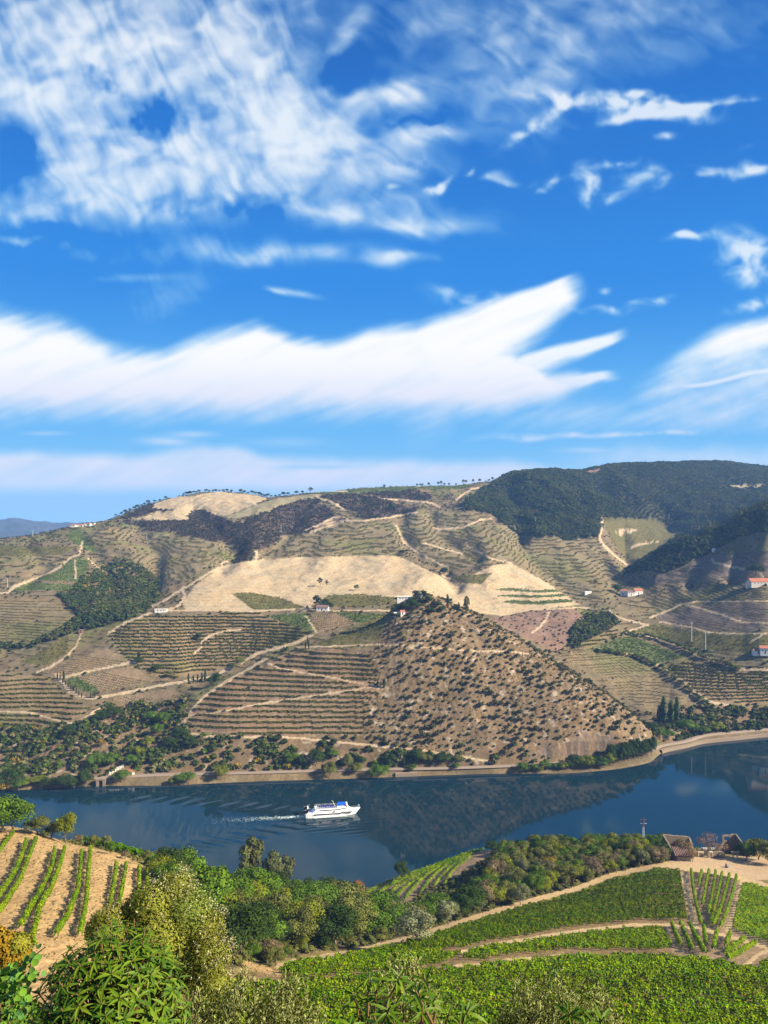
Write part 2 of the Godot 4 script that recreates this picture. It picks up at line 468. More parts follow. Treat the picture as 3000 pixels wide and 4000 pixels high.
# tracks of the far side: width | line
const TRACKS := [
	"2.2|400,1580 402,1555 412,1535 430,1515 445,1500 478,1478 512,1458 553,1435 575,1423",
	"1.4|410,1545 430,1541 455,1541 500,1532 560,1520 640,1508 720,1496 800,1484 840,1487",
	"1.6|577,1432 605,1444 650,1452 710,1462 760,1472 815,1482 838,1485",
	"2.0|405,1582 440,1590 560,1592 620,1592 700,1600 800,1610 920,1622 1000,1636 1060,1645",
	"1.6|640,1398 720,1396 800,1392 860,1394 1000,1405 1106,1408 1140,1412",
	"1.8|80,1452 110,1440 150,1412 165,1395 175,1368",
	"2.2|128,1465 200,1448 287,1430 300,1424",
	"2.6|120,1455 135,1475 147,1490 170,1505 200,1508 240,1502 300,1490 360,1478 410,1470 460,1462 490,1446 520,1432 553,1412 590,1402 640,1388 672,1372",
	"2.0|147,1561 165,1566 200,1540 215,1530",
	"1.6|0,1521 60,1538 110,1552 150,1562",
	"1.8|235,1367 270,1345 300,1334 330,1322 355,1318 560,1318 600,1318 665,1316 700,1320 770,1318 840,1318",
	"2.2|352,1319 380,1312 392,1300 400,1285 392,1272 398,1268",
	"1.6|325,1310 350,1300 380,1280 420,1258 450,1238 478,1224 480,1215 492,1212",
	"2.0|553,1206 556,1198 552,1190",
	"1.8|672,1149 700,1138 735,1130 752,1122 740,1116 720,1118 700,1128 685,1136",
	"1.6|740,1098 725,1088 712,1082 695,1078 683,1073 690,1068",
	"1.4|660,1145 690,1134 730,1126 790,1124 840,1118 870,1112 900,1106",
	"1.4|553,1063 690,1062 750,1061",
	"1.8|855,1134 866,1155 872,1170 890,1186 920,1202 950,1218 966,1226 968,1236 955,1244 975,1252 988,1258 983,1262",
	"1.4|914,1173 940,1180 960,1186 1000,1196",
	"1.5|936,1140 950,1143 1000,1140 1040,1122 1062,1120",
	"1.4|1008,1172 1010,1180 1030,1190 1060,1206 1106,1216",
	"1.8|985,1080 1000,1068 1020,1056 1040,1052",
	"1.5|825,1077 870,1080 930,1086 950,1096",
	"1.3|384,1075 398,1085 400,1097 395,1098",
	"1.8|178,1168 176,1185 172,1197 150,1206 127,1226 100,1240 60,1256 30,1265 16,1280 0,1300",
	"1.2|162,1210 164,1250",
	"1.3|190,1205 205,1222 225,1235",
	"1.6|20,1276 55,1256",
	"1.6|1299,1122 1300,1140 1295,1165 1310,1185 1340,1210 1362,1222",
	"1.3|1330,1150 1345,1146 1375,1145 1338,1153",
	"1.4|1360,1186 1380,1176 1420,1170",
	"2.0|1536,1208 1545,1216 1580,1224 1630,1233 1644,1240 1650,1254 1656,1262",
	"1.6|1483,1306 1560,1328 1600,1344 1659,1360",
	"1.6|1424,1342 1460,1350 1500,1356 1530,1366 1570,1368 1659,1370",
	"1.6|1402,1335 1440,1320 1470,1306 1500,1300 1659,1292",
	"1.5|1318,1318 1320,1326 1350,1338 1400,1350 1380,1356 1360,1362 1345,1366",
	"2.0|1345,1364 1420,1378 1480,1400 1510,1416 1550,1430 1590,1444 1605,1446 1659,1452",
	"2.0|1290,1402 1373,1417 1426,1440 1470,1470 1500,1496 1533,1516 1580,1524",
	"1.4|1110,1318 1180,1316 1255,1312 1290,1316",
	"1.6|1150,1366 1165,1355 1180,1338 1186,1322",
	"1.2|660,1330 684,1366",
	"1.2|655,1284 665,1302 672,1314",
	"1.2|1045,1264 1060,1250 1064,1240",
	"1.6|420,1412 432,1400 436,1385 455,1372 480,1364 520,1360",
	"1.3|1620,1388 1640,1376 1645,1372",
]

# ---------------------------------------------------------------- sky: air and clouds only
func blob(u: float, v: float, cu: float, cv: float, ru: float, rv: float, turn: float = 0.0) -> float:
	var x := u - cu
	var y := v - cv
	var c := cos(turn)
	var s := sin(turn)
	var a := (x * c + y * s) / ru
	var b := (-x * s + y * c) / rv
	return exp(-(a * a + b * b))

func streak(u: float, v: float, ax: float, ay: float, bx: float, by: float, wa: float, wb: float, sharp: float) -> float:
	# a tapered band of cloud from a to b, crisp above and soft below
	var dx := bx - ax
	var dy := by - ay
	var l := sqrt(dx * dx + dy * dy)
	var t := ((u - ax) * dx + (v - ay) * dy) / (l * l)
	var side := ((u - ax) * -dy + (v - ay) * dx) / l    # positive below
	var w := lerpf(wa, wb, clampf(t, 0, 1))
	var ends := smoothstep(-0.25, 0.15, t) * (1.0 - smoothstep(0.86, 1.0, t))
	var q := side / w
	var across := (1.0 - smoothstep(0.2, 1.0, q)) * smoothstep(-1.0, -1.0 + sharp, q)
	return ends * across

var band_top: Track
var low_top: Track

func air(v: float) -> Vector3:
	# clear sky by height above the horizon
	var t := clampf((CV - v) / 1106.0, 0.0, 1.6)
	var c := Vector3(0.66, 0.85, 0.97)
	c = c.lerp(Vector3(0.43, 0.735, 0.965), smoothstep(0.0, 0.17, t))
	c = c.lerp(Vector3(0.205, 0.55, 0.895), smoothstep(0.14, 0.46, t))
	c = c.lerp(Vector3(0.17, 0.475, 0.825), smoothstep(0.44, 0.72, t))
	c = c.lerp(Vector3(0.145, 0.405, 0.735), smoothstep(0.7, 1.0, t))
	c = c.lerp(Vector3(0.12, 0.35, 0.66), smoothstep(1.0, 1.6, t))
	return c

var bank_low: Track
var wedge_top: Track

func cloudiness(u: float, v: float) -> Vector2:
	# x: cover, y: how grey its underside is
	var wu := n_warp.get_noise_2d(u, v * 1.2)
	var wv := n_warp.get_noise_2d(u + 900.0, v * 1.2 + 300.0)
	var U := u + 26.0 * wu
	var V := v + 22.0 * wv
	var fine := n_sky2.get_noise_2d(U * 1.1, V * 1.5)
	var hair := n_hair.get_noise_2d((U * 0.83 + V * 0.55) * 0.30 + 70.0, (V * 0.83 - U * 0.55) * 1.7)
	var hair2 := n_hair.get_noise_2d((u * 0.90 - v * 0.43 + 20.0 * wu) * 1.9 + 500.0, (v * 0.90 + u * 0.43) * 0.12)
	var lump := 1.1 * n_warp.get_noise_2d(U * 1.5 + 400.0, V * 1.9) + 0.35 * n_sky2.get_noise_2d(U * 0.5, V * 0.65)
	var hu := u + 60.0 * n_sky.get_noise_2d(u * 1.3 + 60.0, v * 1.3)
	var hv := v + 46.0 * n_sky.get_noise_2d(u * 1.3 + 860.0, v * 1.3 + 90.0)
	# high broken cloud, upper left
	var e := 0.0
	e += 0.75 * blob(U, V, 110, 70, 170, 80) + 0.80 * blob(U, V, 300, 80, 180, 75) + 0.85 * blob(U, V, 75, 195, 95, 75) + 0.5 * blob(U, V, 480, 60, 190, 100)
	e += 0.75 * blob(U, V, 560, 130, 75, 40) + 0.85 * blob(U, V, 520, 330, 210, 75, -0.1) + 1.0 * blob(U, V, 640, 285, 95, 62) + 0.7 * blob(U, V, 570, 225, 90, 60)
	e += 0.85 * blob(U, V, 760, 340, 130, 55) + 0.75 * blob(U, V, 860, 205, 95, 32, -0.1) + 0.75 * blob(U, V, 290, 350, 170, 66) + 0.65 * blob(U, V, 340, 430, 150, 46) + 0.8 * blob(U, V, 180, 230, 60, 70, 0.5) + 0.5 * blob(U, V, 400, 185, 170, 60)
	e += 0.62 * blob(U, V, 50, 455, 90, 40, 0.25) + 0.45 * blob(U, V, 160, 400, 130, 55, 0.5) + 0.75 * blob(U, V, 915, 292, 80, 20, -0.08) + 0.45 * blob(U, V, 700, 215, 90, 45) + 0.75 * blob(U, V, 738, 78, 55, 17, -0.75)
	e += 0.65 * blob(U, V, 860, 478, 150, 20, 0.14) + 0.5 * blob(U, V, 720, 440, 230, 34, 0.12) + 0.68 * blob(U, V, 560, 545, 170, 22, 0.02) + 0.7 * blob(U, V, 850, 565, 62, 13, -0.05)
	e += 0.5 * blob(U, V, 60, 528, 110, 14, 0.12) + 0.25 * blob(u, v, 300, 600, 80, 8, -0.02) + 0.4 * blob(u, v, 645, 634, 44, 7, 0.18) + 0.3 * blob(u, v, 595, 628, 22, 5, 0.3) + 0.16 * blob(u, v, 370, 640, 90, 40, -0.4)
	e -= 0.75 * blob(hu, hv, 215, 172, 56, 26) + 0.9 * blob(hu, hv, 335, 240, 38, 44) + 0.5 * blob(hu, hv, 440, 262, 40, 32) + 0.6 * blob(hu, hv, 20, 320, 60, 60) + 0.5 * blob(hu, hv, 730, 170, 60, 60) + 0.4 * blob(hu, hv, 80, 370, 60, 40, 0.6)
	e -= 0.5 * blob(hu, hv, 120, 520, 140, 26) + 0.5 * blob(hu, hv, 890, 258, 60, 10) + 0.45 * blob(hu, hv, 375, 425, 60, 18) + 0.4 * blob(hu, hv, 540, 440, 120, 20)
	e += 0.16 * blob(U, V, 330, 200, 420, 190)
	# veils and puffs on the right
	e += 0.46 * blob(U, V, 1130, 150, 120, 120, 0.2) + 0.30 * blob(U, V, 1350, 60, 260, 70) + 0.2 * blob(U, V, 930, 60, 120, 60)
	var r := 0.62 * blob(u, v + 8 * wv, 1160, 268, 90, 15, -0.62) + 0.8 * blob(u, v + 10 * wv, 1265, 222, 100, 18, 0.12) + 0.85 * blob(u, v + 8 * wv, 1420, 228, 120, 20, 0.16) + 0.75 * blob(u, v + 8 * wv, 1420, 243, 170, 11, -0.17) + 0.6 * blob(u, v, 1390, 203, 70, 9, 0.05) + 0.4 * blob(u, v, 1570, 222, 80, 5, -0.12) + 0.6 * blob(u, v, 1440, 294, 26, 9)
	r += 0.75 * blob(U, V, 1278, 398, 26, 44) + 0.7 * blob(U, V, 1390, 385, 44, 30, 0.4) + 0.55 * blob(U, V, 1205, 392, 26, 18) + 0.55 * blob(U, V, 1330, 350, 40, 12) + 0.6 * blob(U, V, 1330, 428, 24, 16) + 0.4 * blob(U, V, 1100, 385, 50, 10) + 0.4 * blob(U, V, 1160, 408, 16, 10)
	r += 0.9 * blob(U, V, 938, 402, 36, 15, -0.7) + 0.5 * blob(U, V, 880, 350, 40, 14) + 0.4 * blob(U, V, 1008, 368, 20, 7) + 0.4 * blob(U, V, 855, 412, 16, 8)
	r += 0.85 * blob(U, V, 1620, 560, 80, 46, 0.2) + 0.55 * blob(U, V, 1480, 520, 44, 11) + 0.55 * blob(U, V, 1560, 370, 110, 14, -0.08) + 0.4 * blob(U, V, 1640, 360, 30, 10) + 0.4 * blob(U, V, 1580, 326, 50, 9, -0.1) + 0.8 * blob(u, v, 1640, 658, 62, 14, -0.2)
	r += 0.42 * blob(U, V, 1290, 676, 80, 12, 0.05) + 0.45 * blob(U, V, 1400, 650, 60, 12, -0.2) + 0.6 * blob(u, v, 1306, 627, 14, 9) + 0.36 * blob(U, V, 1010, 635, 110, 22, 0.08)
	# beyond the picture the same kind of broken cloud goes on
	var out := smoothstep(900.0, 1300.0, absf(u - CU)) + smoothstep(80.0, -200.0, v)
	e += clampf(out, 0, 1) * (0.32 + 0.75 * n_sky.get_noise_2d(u * 0.35 + 3000.0, v * 0.6 + 777.0)) * smoothstep(1000.0, 700.0, v)
	var hairs := lerpf(hair2, hair, smoothstep(560.0, 860.0, u))
	var soft_e := 1.0 - exp(-maxf(e, 0.0) * 1.7)
	var edge_e := soft_e * (1.0 - soft_e) * 4.0
	var a := clampf(soft_e * (0.86 + 0.30 * lump + 0.13 * hairs + 0.16 * fine) + (0.40 * hairs + 0.4 * lump + 0.2 * fine) * edge_e * 0.26, 0, 1)
	a = smoothstep(-0.12, 1.06, a) * smoothstep(0.0, 0.14, a)
	var soft_r := clampf(r, 0, 1)
	var b := clampf(smoothstep(0.05, 0.95, soft_r + (0.75 * fine + 0.55 * lump + 0.2 * hair) * (0.25 + 0.75 * soft_r) * smoothstep(0.02, 0.25, soft_r)), 0, 1)
	# the long white bank
	var silk := n_warp.get_noise_2d((u * 0.93 - v * 0.36) * 0.7, (v * 0.93 + u * 0.36) * 3.2)
	var ub := clampf(u, -600, 2260)
	var edge := band_top.at(ub) + 7.0 * wu + 4.0 * silk
	var soft := lerpf(62.0, 34.0, smoothstep(100.0, 600.0, u))
	var low_e := bank_low.at(ub) + 12.0 * wv
	var low_soft := lerpf(75.0, 42.0, smoothstep(700.0, 1250.0, u))
	var d := smoothstep(-8.0, soft, v - edge) * (1.0 - smoothstep(low_e - low_soft * 0.8, low_e + low_soft * 0.4, v)) * smoothstep(1352.0, 1240.0, u)
	d *= 1.0 - 0.10 * clampf(silk, 0, 1)
	var vs := v + 5.0 * silk + 4.0 * wv
	d = maxf(d, streak(u, vs, 900, 832, 1272, 606, 150, 30, 0.35))
	d = maxf(d, 0.94 * streak(u, vs, 1010, 836, 1366, 716, 52, 13, 0.6))
	d = maxf(d, 0.92 * streak(u, vs, 1000, 862, 1350, 808, 62, 12, 0.8))
	# the bank that comes in from the right
	var wt := wedge_top.at(ub) + 5.0 * silk
	var w := smoothstep(-5.0, 34.0, v - wt) * smoothstep(1360.0, 1640.0, u + 1.3 * (v - wt)) * (1.0 - 0.42 * smoothstep(40.0, 110.0, v - wt)) * (1.0 - smoothstep(890.0, 955.0, v))
	w = maxf(w * (0.94 + 0.3 * silk), 0.88 * streak(u, vs, 1440, 842, 1900, 755, 8, 26, 1.0))
	d = maxf(d, w)
	d = maxf(d, 0.40 * blob(u, v, 1300, 900, 230, 30) * (1.0 + 0.5 * silk))
	d = maxf(d, 0.6 * streak(u, vs, 1090, 944, 1535, 930, 14, 8, 1.2) * (0.9 + 0.6 * fine))
	# fibres drawn along the wind
	var fib := n_hair.get_noise_2d((u * 0.93 - v * 0.36) * 0.22, (v * 0.93 + u * 0.36) * 2.4 + 90.0)
	d = clampf(d, 0, 1)
	d = clampf(d + (0.45 * fib + 0.2 * fine) * d * (1.0 - d) * 2.2 - 0.14 * clampf(fib, 0, 1) * d * smoothstep(850.0, 1250.0, u), 0, 1)
	# the low bank over the hills
	var low := low_top.at(ub) + 5.0 * wu + 3.0 * fine
	var f := smoothstep(-4.0, 30.0, v - low) * (1.0 - smoothstep(1040.0, 1078.0, v + 5.0 * wv)) * (1.0 - 0.42 * smoothstep(1000.0, 1330.0, u))
	f *= 0.93 + 0.2 * silk - 0.55 * blob(u, v, 690, 1009, 90, 5)
	f = maxf(f, 0.75 * blob(u, v, 360, 954, 55, 9, 0.05) + 0.6 * blob(u, v, 415, 938, 48, 7) + 0.55 * blob(u, v, 1275, 973, 62, 7) + 0.5 * blob(u, v, 100, 936, 42, 4) + 0.3 * blob(u, v, 620, 955, 80, 10))
	f = maxf(f, (0.62 + 0.25 * fine) * smoothstep(1150.0, 1420.0, u) * blob(0, v + 10.0 * wv, 0, 992, 1, 26))
	var grey := smoothstep(750.0, 890.0, v) * 1.0
	var cover := 1.0 - (1.0 - a * 0.88) * (1.0 - b * 0.82) * (1.0 - clampf(d, 0, 1)) * (1.0 - clampf(f * 0.88, 0, 1))
	return Vector2(cover, grey)

func sky_color(az: float, el: float) -> Color:
	var u := 0.0
	var v := 0.0
	var wide := absf(az)
	if wide > 1.15:   # far round to the sides and behind: the picture plane no longer serves
		u = CU + signf(az) * (F * 2.23 + (wide - 1.15) * F * 1.4)
		v = CV - F * tan(minf(el, 1.25)) / 0.41
	else:
		u = CU + F * tan(az)
		v = CV - F * tan(minf(el, 1.25)) / cos(az)
	var vv := CV - F * tan(minf(el, 1.4))
	var c := air(vv)
	if el > -0.02:
		var k := cloudiness(u, v)
		var white := Vector3(1.0, 1.0, 1.0).lerp(Vector3(0.90, 0.915, 0.98), k.y)
		c = c.lerp(white, k.x)
	return Color(c.x, c.y, c.z)

func make_sky() -> ImageTexture:
	var W := 4096
	var H := 2048
	var w := 512
	var h := 256
	var data := PackedByteArray()
	data.resize(w * h * 3)
	for j in h:
		var el := PI / 2 - (j + 0.5) / h * PI
		for i in w:
			var az := ((i + 0.5) / w - 0.5) * TAU
			var c := sky_color(az, maxf(el, 0.0))
			var k := (j * w + i) * 3
			data[k] = int(clampf(c.r, 0, 1) * 255.0 + 0.5)
			data[k + 1] = int(clampf(c.g, 0, 1) * 255.0 + 0.5)
			data[k + 2] = int(clampf(c.b, 0, 1) * 255.0 + 0.5)
	var im := Image.create_from_data(w, h, false, Image.FORMAT_RGB8, data)
	im.resize(W, H, Image.INTERPOLATE_CUBIC)
	# the part of the sky before the viewer, at full fineness
	var i0 := int(W * (0.5 - 33.0 / 360.0))
	var i1 := int(W * (0.5 + 33.0 / 360.0))
	var j0 := int(H * (0.5 - 38.0 / 180.0))
	var j1 := int(H * 0.5)
	var pw := i1 - i0
	var parts: Array = []
	parts.resize(j1 - j0)
	var job := func(n: int) -> void:
		var line := PackedByteArray()
		line.resize(pw * 3)
		var el := PI / 2 - (j0 + n + 0.5) / H * PI
		for i in pw:
			var az := ((i0 + i + 0.5) / W - 0.5) * TAU
			var c := sky_color(az, el)
			line[i * 3] = int(clampf(c.r, 0, 1) * 255.0 + 0.5)
			line[i * 3 + 1] = int(clampf(c.g, 0, 1) * 255.0 + 0.5)
			line[i * 3 + 2] = int(clampf(c.b, 0, 1) * 255.0 + 0.5)
		parts[n] = line
	var id := WorkerThreadPool.add_group_task(job, j1 - j0)
	WorkerThreadPool.wait_for_group_task_completion(id)
	var all := PackedByteArray()
	for p in parts: all.append_array(p)
	var win := Image.create_from_data(pw, j1 - j0, false, Image.FORMAT_RGB8, all)
	im.blit_rect(win, Rect2i(0, 0, pw, j1 - j0), Vector2i(i0, j0))
	var turned := Image.create_empty(W, H, false, Image.FORMAT_RGB8)     # the map begins straight ahead
	turned.blit_rect(im, Rect2i(W / 2, 0, W / 2, H), Vector2i(0, 0))
	turned.blit_rect(im, Rect2i(0, 0, W / 2, H), Vector2i(W / 2, 0))
	return ImageTexture.create_from_image(turned)

# ---------------------------------------------------------------- materials
func mat(c: Color, rough := 0.9, tinted := false) -> StandardMaterial3D:
	# c is a linear base colour
	var m := StandardMaterial3D.new()
	m.albedo_color = c.linear_to_srgb()
	m.roughness = rough
	m.metallic_specular = 0.3
	m.vertex_color_use_as_albedo = tinted
	return m

func leaf_mat(back: float, rough := 0.8) -> StandardMaterial3D:
	var m := mat(Color(1, 1, 1), rough, true)
	m.backlight_enabled = true
	m.backlight = Color(back, back, back * 0.6).linear_to_srgb()
	m.cull_mode = BaseMaterial3D.CULL_DISABLED
	m.metallic_specular = 0.16
	return m

func noise_tex(freq: float, lo: float, hi: float, sd: int, bump := false) -> NoiseTexture2D:
	var n := FastNoiseLite.new()
	n.seed = sd
	n.frequency = freq
	n.fractal_octaves = 5
	n.fractal_gain = 0.6
	var t := NoiseTexture2D.new()
	t.width = 512
	t.height = 512
	t.seamless = true
	t.noise = n
	if bump:
		t.as_normal_map = true
		t.bump_strength = hi
	else:
		var g := Gradient.new()
		g.set_color(0, Color(lo, lo, lo))
		g.set_color(1, Color(hi, hi, hi))
		t.color_ramp = g
	return t

func ground_mat(metres: float, sd: int, lo: float, hi: float, relief: float) -> StandardMaterial3D:
	var m := mat(Color(1, 1, 1), 0.95, true)
	m.metallic_specular = 0.15
	m.albedo_texture = noise_tex(0.022, lo, hi, sd)
	m.uv1_triplanar = true
	m.uv1_world_triplanar = true
	m.uv1_scale = Vector3.ONE / metres
	if relief > 0.0:
		m.normal_enabled = true
		m.normal_texture = noise_tex(0.03, 0, relief, sd + 9, true)
	return m

# ---------------------------------------------------------------- foliage meshes
class Leafy:
	var pos := PackedVector3Array()
	var nor := PackedVector3Array()
	var col := PackedColorArray()
	var idx := PackedInt32Array()
	func quad(c: Vector3, a: Vector3, b: Vector3, n: Vector3, tint: Color) -> void:
		var k := pos.size()
		pos.append(c - a)
		pos.append(c + b)
		pos.append(c + a)
		pos.append(c - b)
		for q in 4:
			nor.append(n)
			col.append(tint)
		idx.append_array([k, k + 1, k + 2, k, k + 2, k + 3])
	func commit() -> ArrayMesh:
		var arr := []
		arr.resize(Mesh.ARRAY_MAX)
		arr[Mesh.ARRAY_VERTEX] = pos
		arr[Mesh.ARRAY_NORMAL] = nor
		arr[Mesh.ARRAY_COLOR] = col
		arr[Mesh.ARRAY_INDEX] = idx
		var m := ArrayMesh.new()
		m.add_surface_from_arrays(Mesh.PRIMITIVE_TRIANGLES, arr)
		return m

func ball(r: RandomNumberGenerator) -> Vector3:
	var z := r.randf_range(-1, 1)
	var a := r.randf_range(0, TAU)
	var q := sqrt(1 - z * z)
	return Vector3(q * cos(a), z, q * sin(a))

# a crown of leaf clusters: lobes (centre, radius) within a box, leaves in each lobe's outer shell
func crown(sd: int, lobes: Array, leaves: int, size: float, tint: Color, spread: float, long := 1.0, hang := 0.0, tint2 := Color(-1, 0, 0), share2 := 0.0) -> ArrayMesh:
	var r := RandomNumberGenerator.new()
	r.seed = sd
	var L := Leafy.new()
	var total := 0.0
	for l in lobes: total += l[1] * l[1]
	for l in lobes:
		var c: Vector3 = l[0]
		var rad: float = l[1]
		var squash: float = l[2] if l.size() > 2 else 0.85
		var n := int(leaves * rad * rad / total)
		var shade := r.randf_range(1.0 - spread, 1.0 + spread)
		var base := tint
		if share2 > 0.0 and r.randf() < share2: base = tint2
		for i in n:
			var d := ball(r)
			if d.y < -0.35 and r.randf() < 0.7: d.y = -d.y * 0.6
			var f := pow(r.randf(), 0.30)
			var p := c + Vector3(d.x, d.y * squash, d.z) * rad * (0.25 + 0.80 * f)
			var nn := (d + ball(r) * 0.75).normalized()
			var s := size * r.randf_range(0.6, 1.3)
			var side := nn.cross(ball(r)).normalized()
			if hang > 0.0: side = (side + Vector3(0, -hang, 0)).normalized()
			var up := nn.cross(side).normalized()
			var k := shade * r.randf_range(0.78, 1.25)
			var cc := Color(base.r * k * r.randf_range(0.9, 1.12), base.g * k, base.b * k * r.randf_range(0.85, 1.15))
			L.quad(p, side * s * long, up * s / long, (nn + d * 0.9 + Vector3(0, 0.15, 0)).normalized(), cc)
	return L.commit()

func round_lobes(r: RandomNumberGenerator, w: float, h: float, n: int, base: float) -> Array:
	# lobes that make up a crown w wide whose top is at h and underside at base
	var o := []
	var mid := (h + base) * 0.5
	o.append([Vector3(0, mid, 0), w * 0.33, 0.8 * (h - base) / w])
	for i in n:
		var a := TAU * i / n + r.randf_range(-0.5, 0.5)
		var e := r.randf_range(-0.5, 0.95)
		var q := sqrt(maxf(0.0, 1 - e * e))
		var rad := w * r.randf_range(0.16, 0.27)
		o.append([Vector3(cos(a) * q * w * 0.34, mid + e * (h - base) * 0.33, sin(a) * q * w * 0.34), rad])
	return o

func column_lobes(r: RandomNumberGenerator, w: float, h: float, n: int) -> Array:
	var o := []
	for i in n:
		var t := (i + 0.5) / n
		var rad := w * 0.5 * pow(sin(PI * clampf(0.12 + t * 0.84, 0, 1)), 0.6) * r.randf_range(0.85, 1.05)
		o.append([Vector3(r.randf_range(-0.1, 0.1) * w, h * (0.04 + 0.9 * t), r.randf_range(-0.1, 0.1) * w), rad, 1.6])
	return o

func tube(st: SurfaceTool, a: Vector3, b: Vector3, ra: float, rb: float, sides := 6) -> void:
	var d := (b - a).normalized()
	var s := d.cross(Vector3(0, 0, 1) if absf(d.z) < 0.9 else Vector3(1, 0, 0)).normalized()
	var t := d.cross(s)
	for i in sides:
		var p := TAU * i / sides
		var q := TAU * (i + 1) / sides
		var e := s * cos(p) + t * sin(p)
		var f := s * cos(q) + t * sin(q)
		for v in [[a + e * ra, e], [b + e * rb, e], [b + f * rb, f], [a + e * ra, e], [b + f * rb, f], [a + f * ra, f]]:
			st.set_normal(v[1])
			st.add_vertex(v[0])

func begin() -> SurfaceTool:
	var st := SurfaceTool.new()
	st.begin(Mesh.PRIMITIVE_TRIANGLES)
	return st

func trunk_mesh(sd: int, h: float, rad: float, limbs: int, reach: float) -> ArrayMesh:
	var r := RandomNumberGenerator.new()
	r.seed = sd
	var st := begin()
	var p := Vector3(0, -0.6, 0)
	var n := 4
	for i in n:
		var q := Vector3(r.randf_range(-0.08, 0.08) * h, h * (i + 1) / n, r.randf_range(-0.08, 0.08) * h)
		tube(st, p, q, rad * (1.0 - 0.6 * i / n), rad * (1.0 - 0.6 * (i + 1) / n))
		p = q
		if i > 0:
			for k in limbs:
				var a := r.randf_range(0, TAU)
				var e := q + Vector3(cos(a) * reach, reach * r.randf_range(0.3, 0.9), sin(a) * reach) * r.randf_range(0.6, 1.0)
				tube(st, q, e, rad * 0.38, rad * 0.1, 5)
	return st.commit()

# prototypes of trees: each a list [trunk, crown]
var trees := {}
func tree_kind(called: String, trunk: ArrayMesh, top: ArrayMesh) -> void:
	if not trees.has(called): trees[called] = []
	trees[called].append([trunk, top])

var proto := {}
func plant(kind: String, called: String, label: String, category: String, at: Vector3, height: float, group := "", variant := -1, wide := 1.0) -> Node3D:
	var list: Array = trees[kind]
	var k := variant if variant >= 0 else rng.randi_range(0, list.size() - 1)
	k = k % list.size()
	var key := kind + str(k)
	var o: Node3D
	if not proto.has(key):
		o = Node3D.new()
		if list[k][0]: obj("trunk", list[k][0], M.bark, o)
		obj("crown", list[k][1], M.leaf, o)
		proto[key] = o
	o = proto[key].duplicate()
	o.name = numbered(called)
	add_child(o)
	tag(o, label, category, group)
	var s := height
	o.position = at
	o.rotation.y = rng.randf_range(0, TAU)
	o.scale = Vector3(s * wide, s, s * wide) * Vector3(rng.randf_range(0.9, 1.1), 1.0, rng.randf_range(0.9, 1.1))
	return o

# ---------------------------------------------------------------- the far side of the river
var far_type: Array[String] = ["scrub"]
var far_label: Array[String] = ["slope"]
var far_seen: Array[bool] = []

func stretch(p: PackedVector2Array) -> PackedVector2Array:
	var o := PackedVector2Array()
	for q in p:
		if q.x <= 0.0: q.x = -700.0
		if q.x >= 1659.0: q.x = 2360.0
		o.append(q)
	return o

func field_map(g: Ground, u0: float, v0: float, w: int, h: int, su: float) -> void:
	g.map_u0 = u0
	g.map_v0 = v0
	g.map_w = w
	g.map_h = h
	g.map_su = su
	g.map.resize(w * h)

